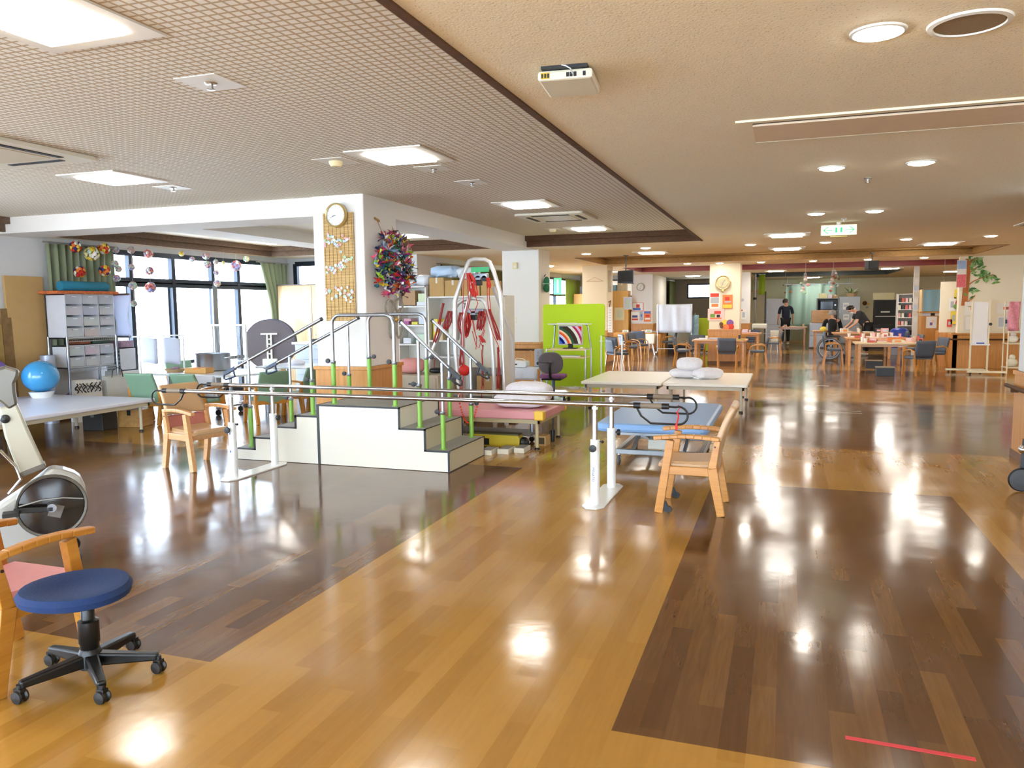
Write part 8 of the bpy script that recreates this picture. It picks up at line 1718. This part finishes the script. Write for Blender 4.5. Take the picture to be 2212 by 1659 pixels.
# long air slot
t = thing('air_slot', 'long recessed air conditioner strip with two black slots in the ceiling', 'air conditioner', (1.13, 5.02, LOW))
MB().box(-1.42, -1.33, -0.33, 0.33, -0.012, 0).box(-1.33, 1.42, 0.28, 0.33, -0.012, 0).box(-1.33, 1.42, -0.33, -0.28, -0.012, 0).build('frame', mat('ivory_metal', (0.90, 0.86, 0.74), 0.4), parent=t)
MB().box(-1.33, 1.42, -0.28, 0.28, -0.004, -0.001).build('slot', mat('slot_black', (0.05, 0.05, 0.04), 0.7), parent=t)
MB().box(-1.33, 1.42, -0.22, 0.235, -0.016, -0.004).build('panel', mat('peach_panel', (0.86, 0.77, 0.65), 0.45), parent=t)
# router
t = thing('wireless_router', 'white network box with yellow and black ports screwed to the ceiling', 'router', (-0.935, 3.50, LOW), R(6))
MB().box(-0.12, 0.12, -0.14, 0.15, -0.055, -0.012).build('case', mat('router_white', (0.86, 0.83, 0.74), 0.4), parent=t, bevel=0.012)
MB().box(-0.10, 0.10, -0.16, 0.13, -0.012, 0.0).build('bracket', mat('bracket_black', (0.06, 0.07, 0.09), 0.5), parent=t)
MB().box(-0.105, -0.066, -0.1415, -0.138, -0.048, -0.022).build('port', mat('port_yellow', (0.80, 0.66, 0.10), 0.5), parent=t, label='yellow block of network ports')
for x, r in ((-0.098, .004), (-0.085, .004), (-0.072, .004), (0.013, .006), (0.028, .006), (0.045, .006), (0.085, .006)): MB().box(x - r, x + r, -0.144, -0.138, -0.045, -0.027).build('socket', mat('port_black', (0.05, 0.05, 0.05), 0.5), parent=t)
MB().tube([(0.035, -0.145, -0.035), (0.03, -0.165, -0.02), (0.01, -0.17, -0.008), (-0.01, -0.16, 0.0)], 0.003, 6).build('cable', mat('cable_grey', (0.75, 0.76, 0.78), 0.5), parent=t)
# exit sign
t = thing('exit_sign', 'lit white exit sign with green arrows hanging from the ceiling', 'sign', (0.62, 10.9, 0), R(-2))
MB().box(-0.215, 0.215, -0.03, 0.03, 2.36, 2.50).build('case', mat('sign_case', (0.80, 0.76, 0.60), 0.5), parent=t, bevel=0.006)
MB().box(-0.205, 0.205, -0.036, -0.03, 2.37, 2.49).build('lit_face', emitter('sign_face', (1.0, 1.0, 0.80), 1.25), parent=t)
for s in (-1, 1):
    ar = MB()
    ar.bar((s * 0.07, -0.038, 2.43), (s * 0.175, -0.038, 2.43), 0.008, 0.004, side=(0, 0, 1))
    for q in (-1, 1): ar.bar((s * 0.18, -0.038, 2.43), (s * 0.125, -0.038, 2.43 + q * 0.042), 0.010, 0.004, side=(0, 0, 1))
    ar.build('arrow', emitter('sign_green', (0.05, 0.62, 0.22), 0.8), parent=t)
    MB().box(s * 0.03 - 0.012, s * 0.03 + 0.012, -0.039, -0.036, 2.40, 2.462).build('door_mark', emitter('sign_green', 0, 0.8), parent=t)
MB().cyl((0, 0, 2.49), (0, 0, LOW), 0.03).build('mount', FRAMEW, parent=t)
MB().box(-0.1, 0.1, -0.02, 0.02, 2.345, 2.357).build('lens_bar', mat('sign_bar', (0.9, 0.82, 0.45), 0.4), parent=t)
# ceiling cassette air conditioners
def cassette(loc, label, s=0.46):
    t = thing('ceiling_cassette', label, 'air conditioner', loc)
    MB().prism(rrect(2 * s, 2 * s, 0.06), -0.03, 0.0, 'z').build('panel', mat('cassette_white', (0.86, 0.84, 0.77), 0.45), parent=t, bevel=0.008)
    k = MB()
    for a in range(4):
        c, d = [(0, 1), (1, 0), (0, -1), (-1, 0)][a]
        k.obox((c * s * 0.72, d * s * 0.72, -0.032), (0.05 if c else s * 1.1, 0.05 if d else s * 1.1, 0.006))
    k.build('outlet', mat('slot_black', (0.05, 0.05, 0.04), 0.7), parent=t)
    MB().prism(rrect(s * 1.1, s * 1.1, 0.04), -0.036, -0.028, 'z').build('grille', mat('cassette_grille', (0.80, 0.76, 0.66), 0.5, vary=0.1, scale=120), parent=t)
    return t
cassette((-2.9, 10.18, HIGH), 'square air conditioner cassette in the ceiling beyond the third square light')
cassette((-5.59, 4.34, HIGH), 'air conditioner cassette cut by the left edge of the photo', 0.5)
# small plates with detectors
def plate(loc, label, kind='sprinkler', s=0.13, sq=True):
    t = thing(kind, label, 'sprinkler' if kind == 'sprinkler' else 'smoke detector', loc)
    (MB().box(-s, s, -s, s, -0.004, 0) if sq else MB().lathe([(s, -0.004), (s, 0)])).build('plate', FRAMEW, parent=t)
    if kind == 'sprinkler': MB().lathe([(0.035, -0.004), (0.03, -0.010), (0.012, -0.012), (0.012, -0.03), (0.022, -0.034), (0.022, -0.038), (0.0001, -0.04)], seg=14).build('head', mat('steel_fitting', (0.75, 0.75, 0.74), 0.25, metal=0.9), parent=t, smooth=True)
    else: MB().lathe([(0.055, -0.004), (0.055, -0.02), (0.04, -0.045), (0.0001, -0.05)], seg=18).build('sensor', mat('sensor_cream', (0.86, 0.80, 0.62), 0.5), parent=t, smooth=True)
plate((-2.9, 3.51, HIGH), 'sprinkler on a plain square plate high on the lattice ceiling')
plate((-5.69, 6.27, HIGH), 'sprinkler plate next to the left square light')
plate((-2.9, 6.29, HIGH), 'sprinkler plate just beyond the middle square light')
plate((-2.88, 7.12, HIGH), 'sprinkler plate midway along the lattice ceiling')
plate((-3.49, 5.68, HIGH), 'round smoke detector on a plate left of the middle square light', 'smoke_detector', 0.14)
plate((-3.45, 11.85, HIGH), 'round smoke detector near the last square light', 'smoke_detector', 0.1)
plate((0.62, 7.18, LOW), 'tiny sprinkler between the two downlights beyond the air slot', s=0.02)
plate((0.65, 10.45, LOW), 'tiny sprinkler above the exit sign', s=0.03)
# ceiling vent at right
t = thing('ceiling_vent', 'flat slatted vent in the ceiling at the right edge', 'vent', (3.2, 12.1, LOW))
MB().box(-0.3, 0.3, -0.3, 0.3, -0.012, 0).build('frame', FRAMEW, parent=t)
MB().box(-0.24, 0.24, -0.24, -0.05, -0.018, -0.012).box(-0.24, 0.24, 0.05, 0.24, -0.018, -0.012).build('slat', mat('vent_grey', (0.6, 0.58, 0.52), 0.5), parent=t)
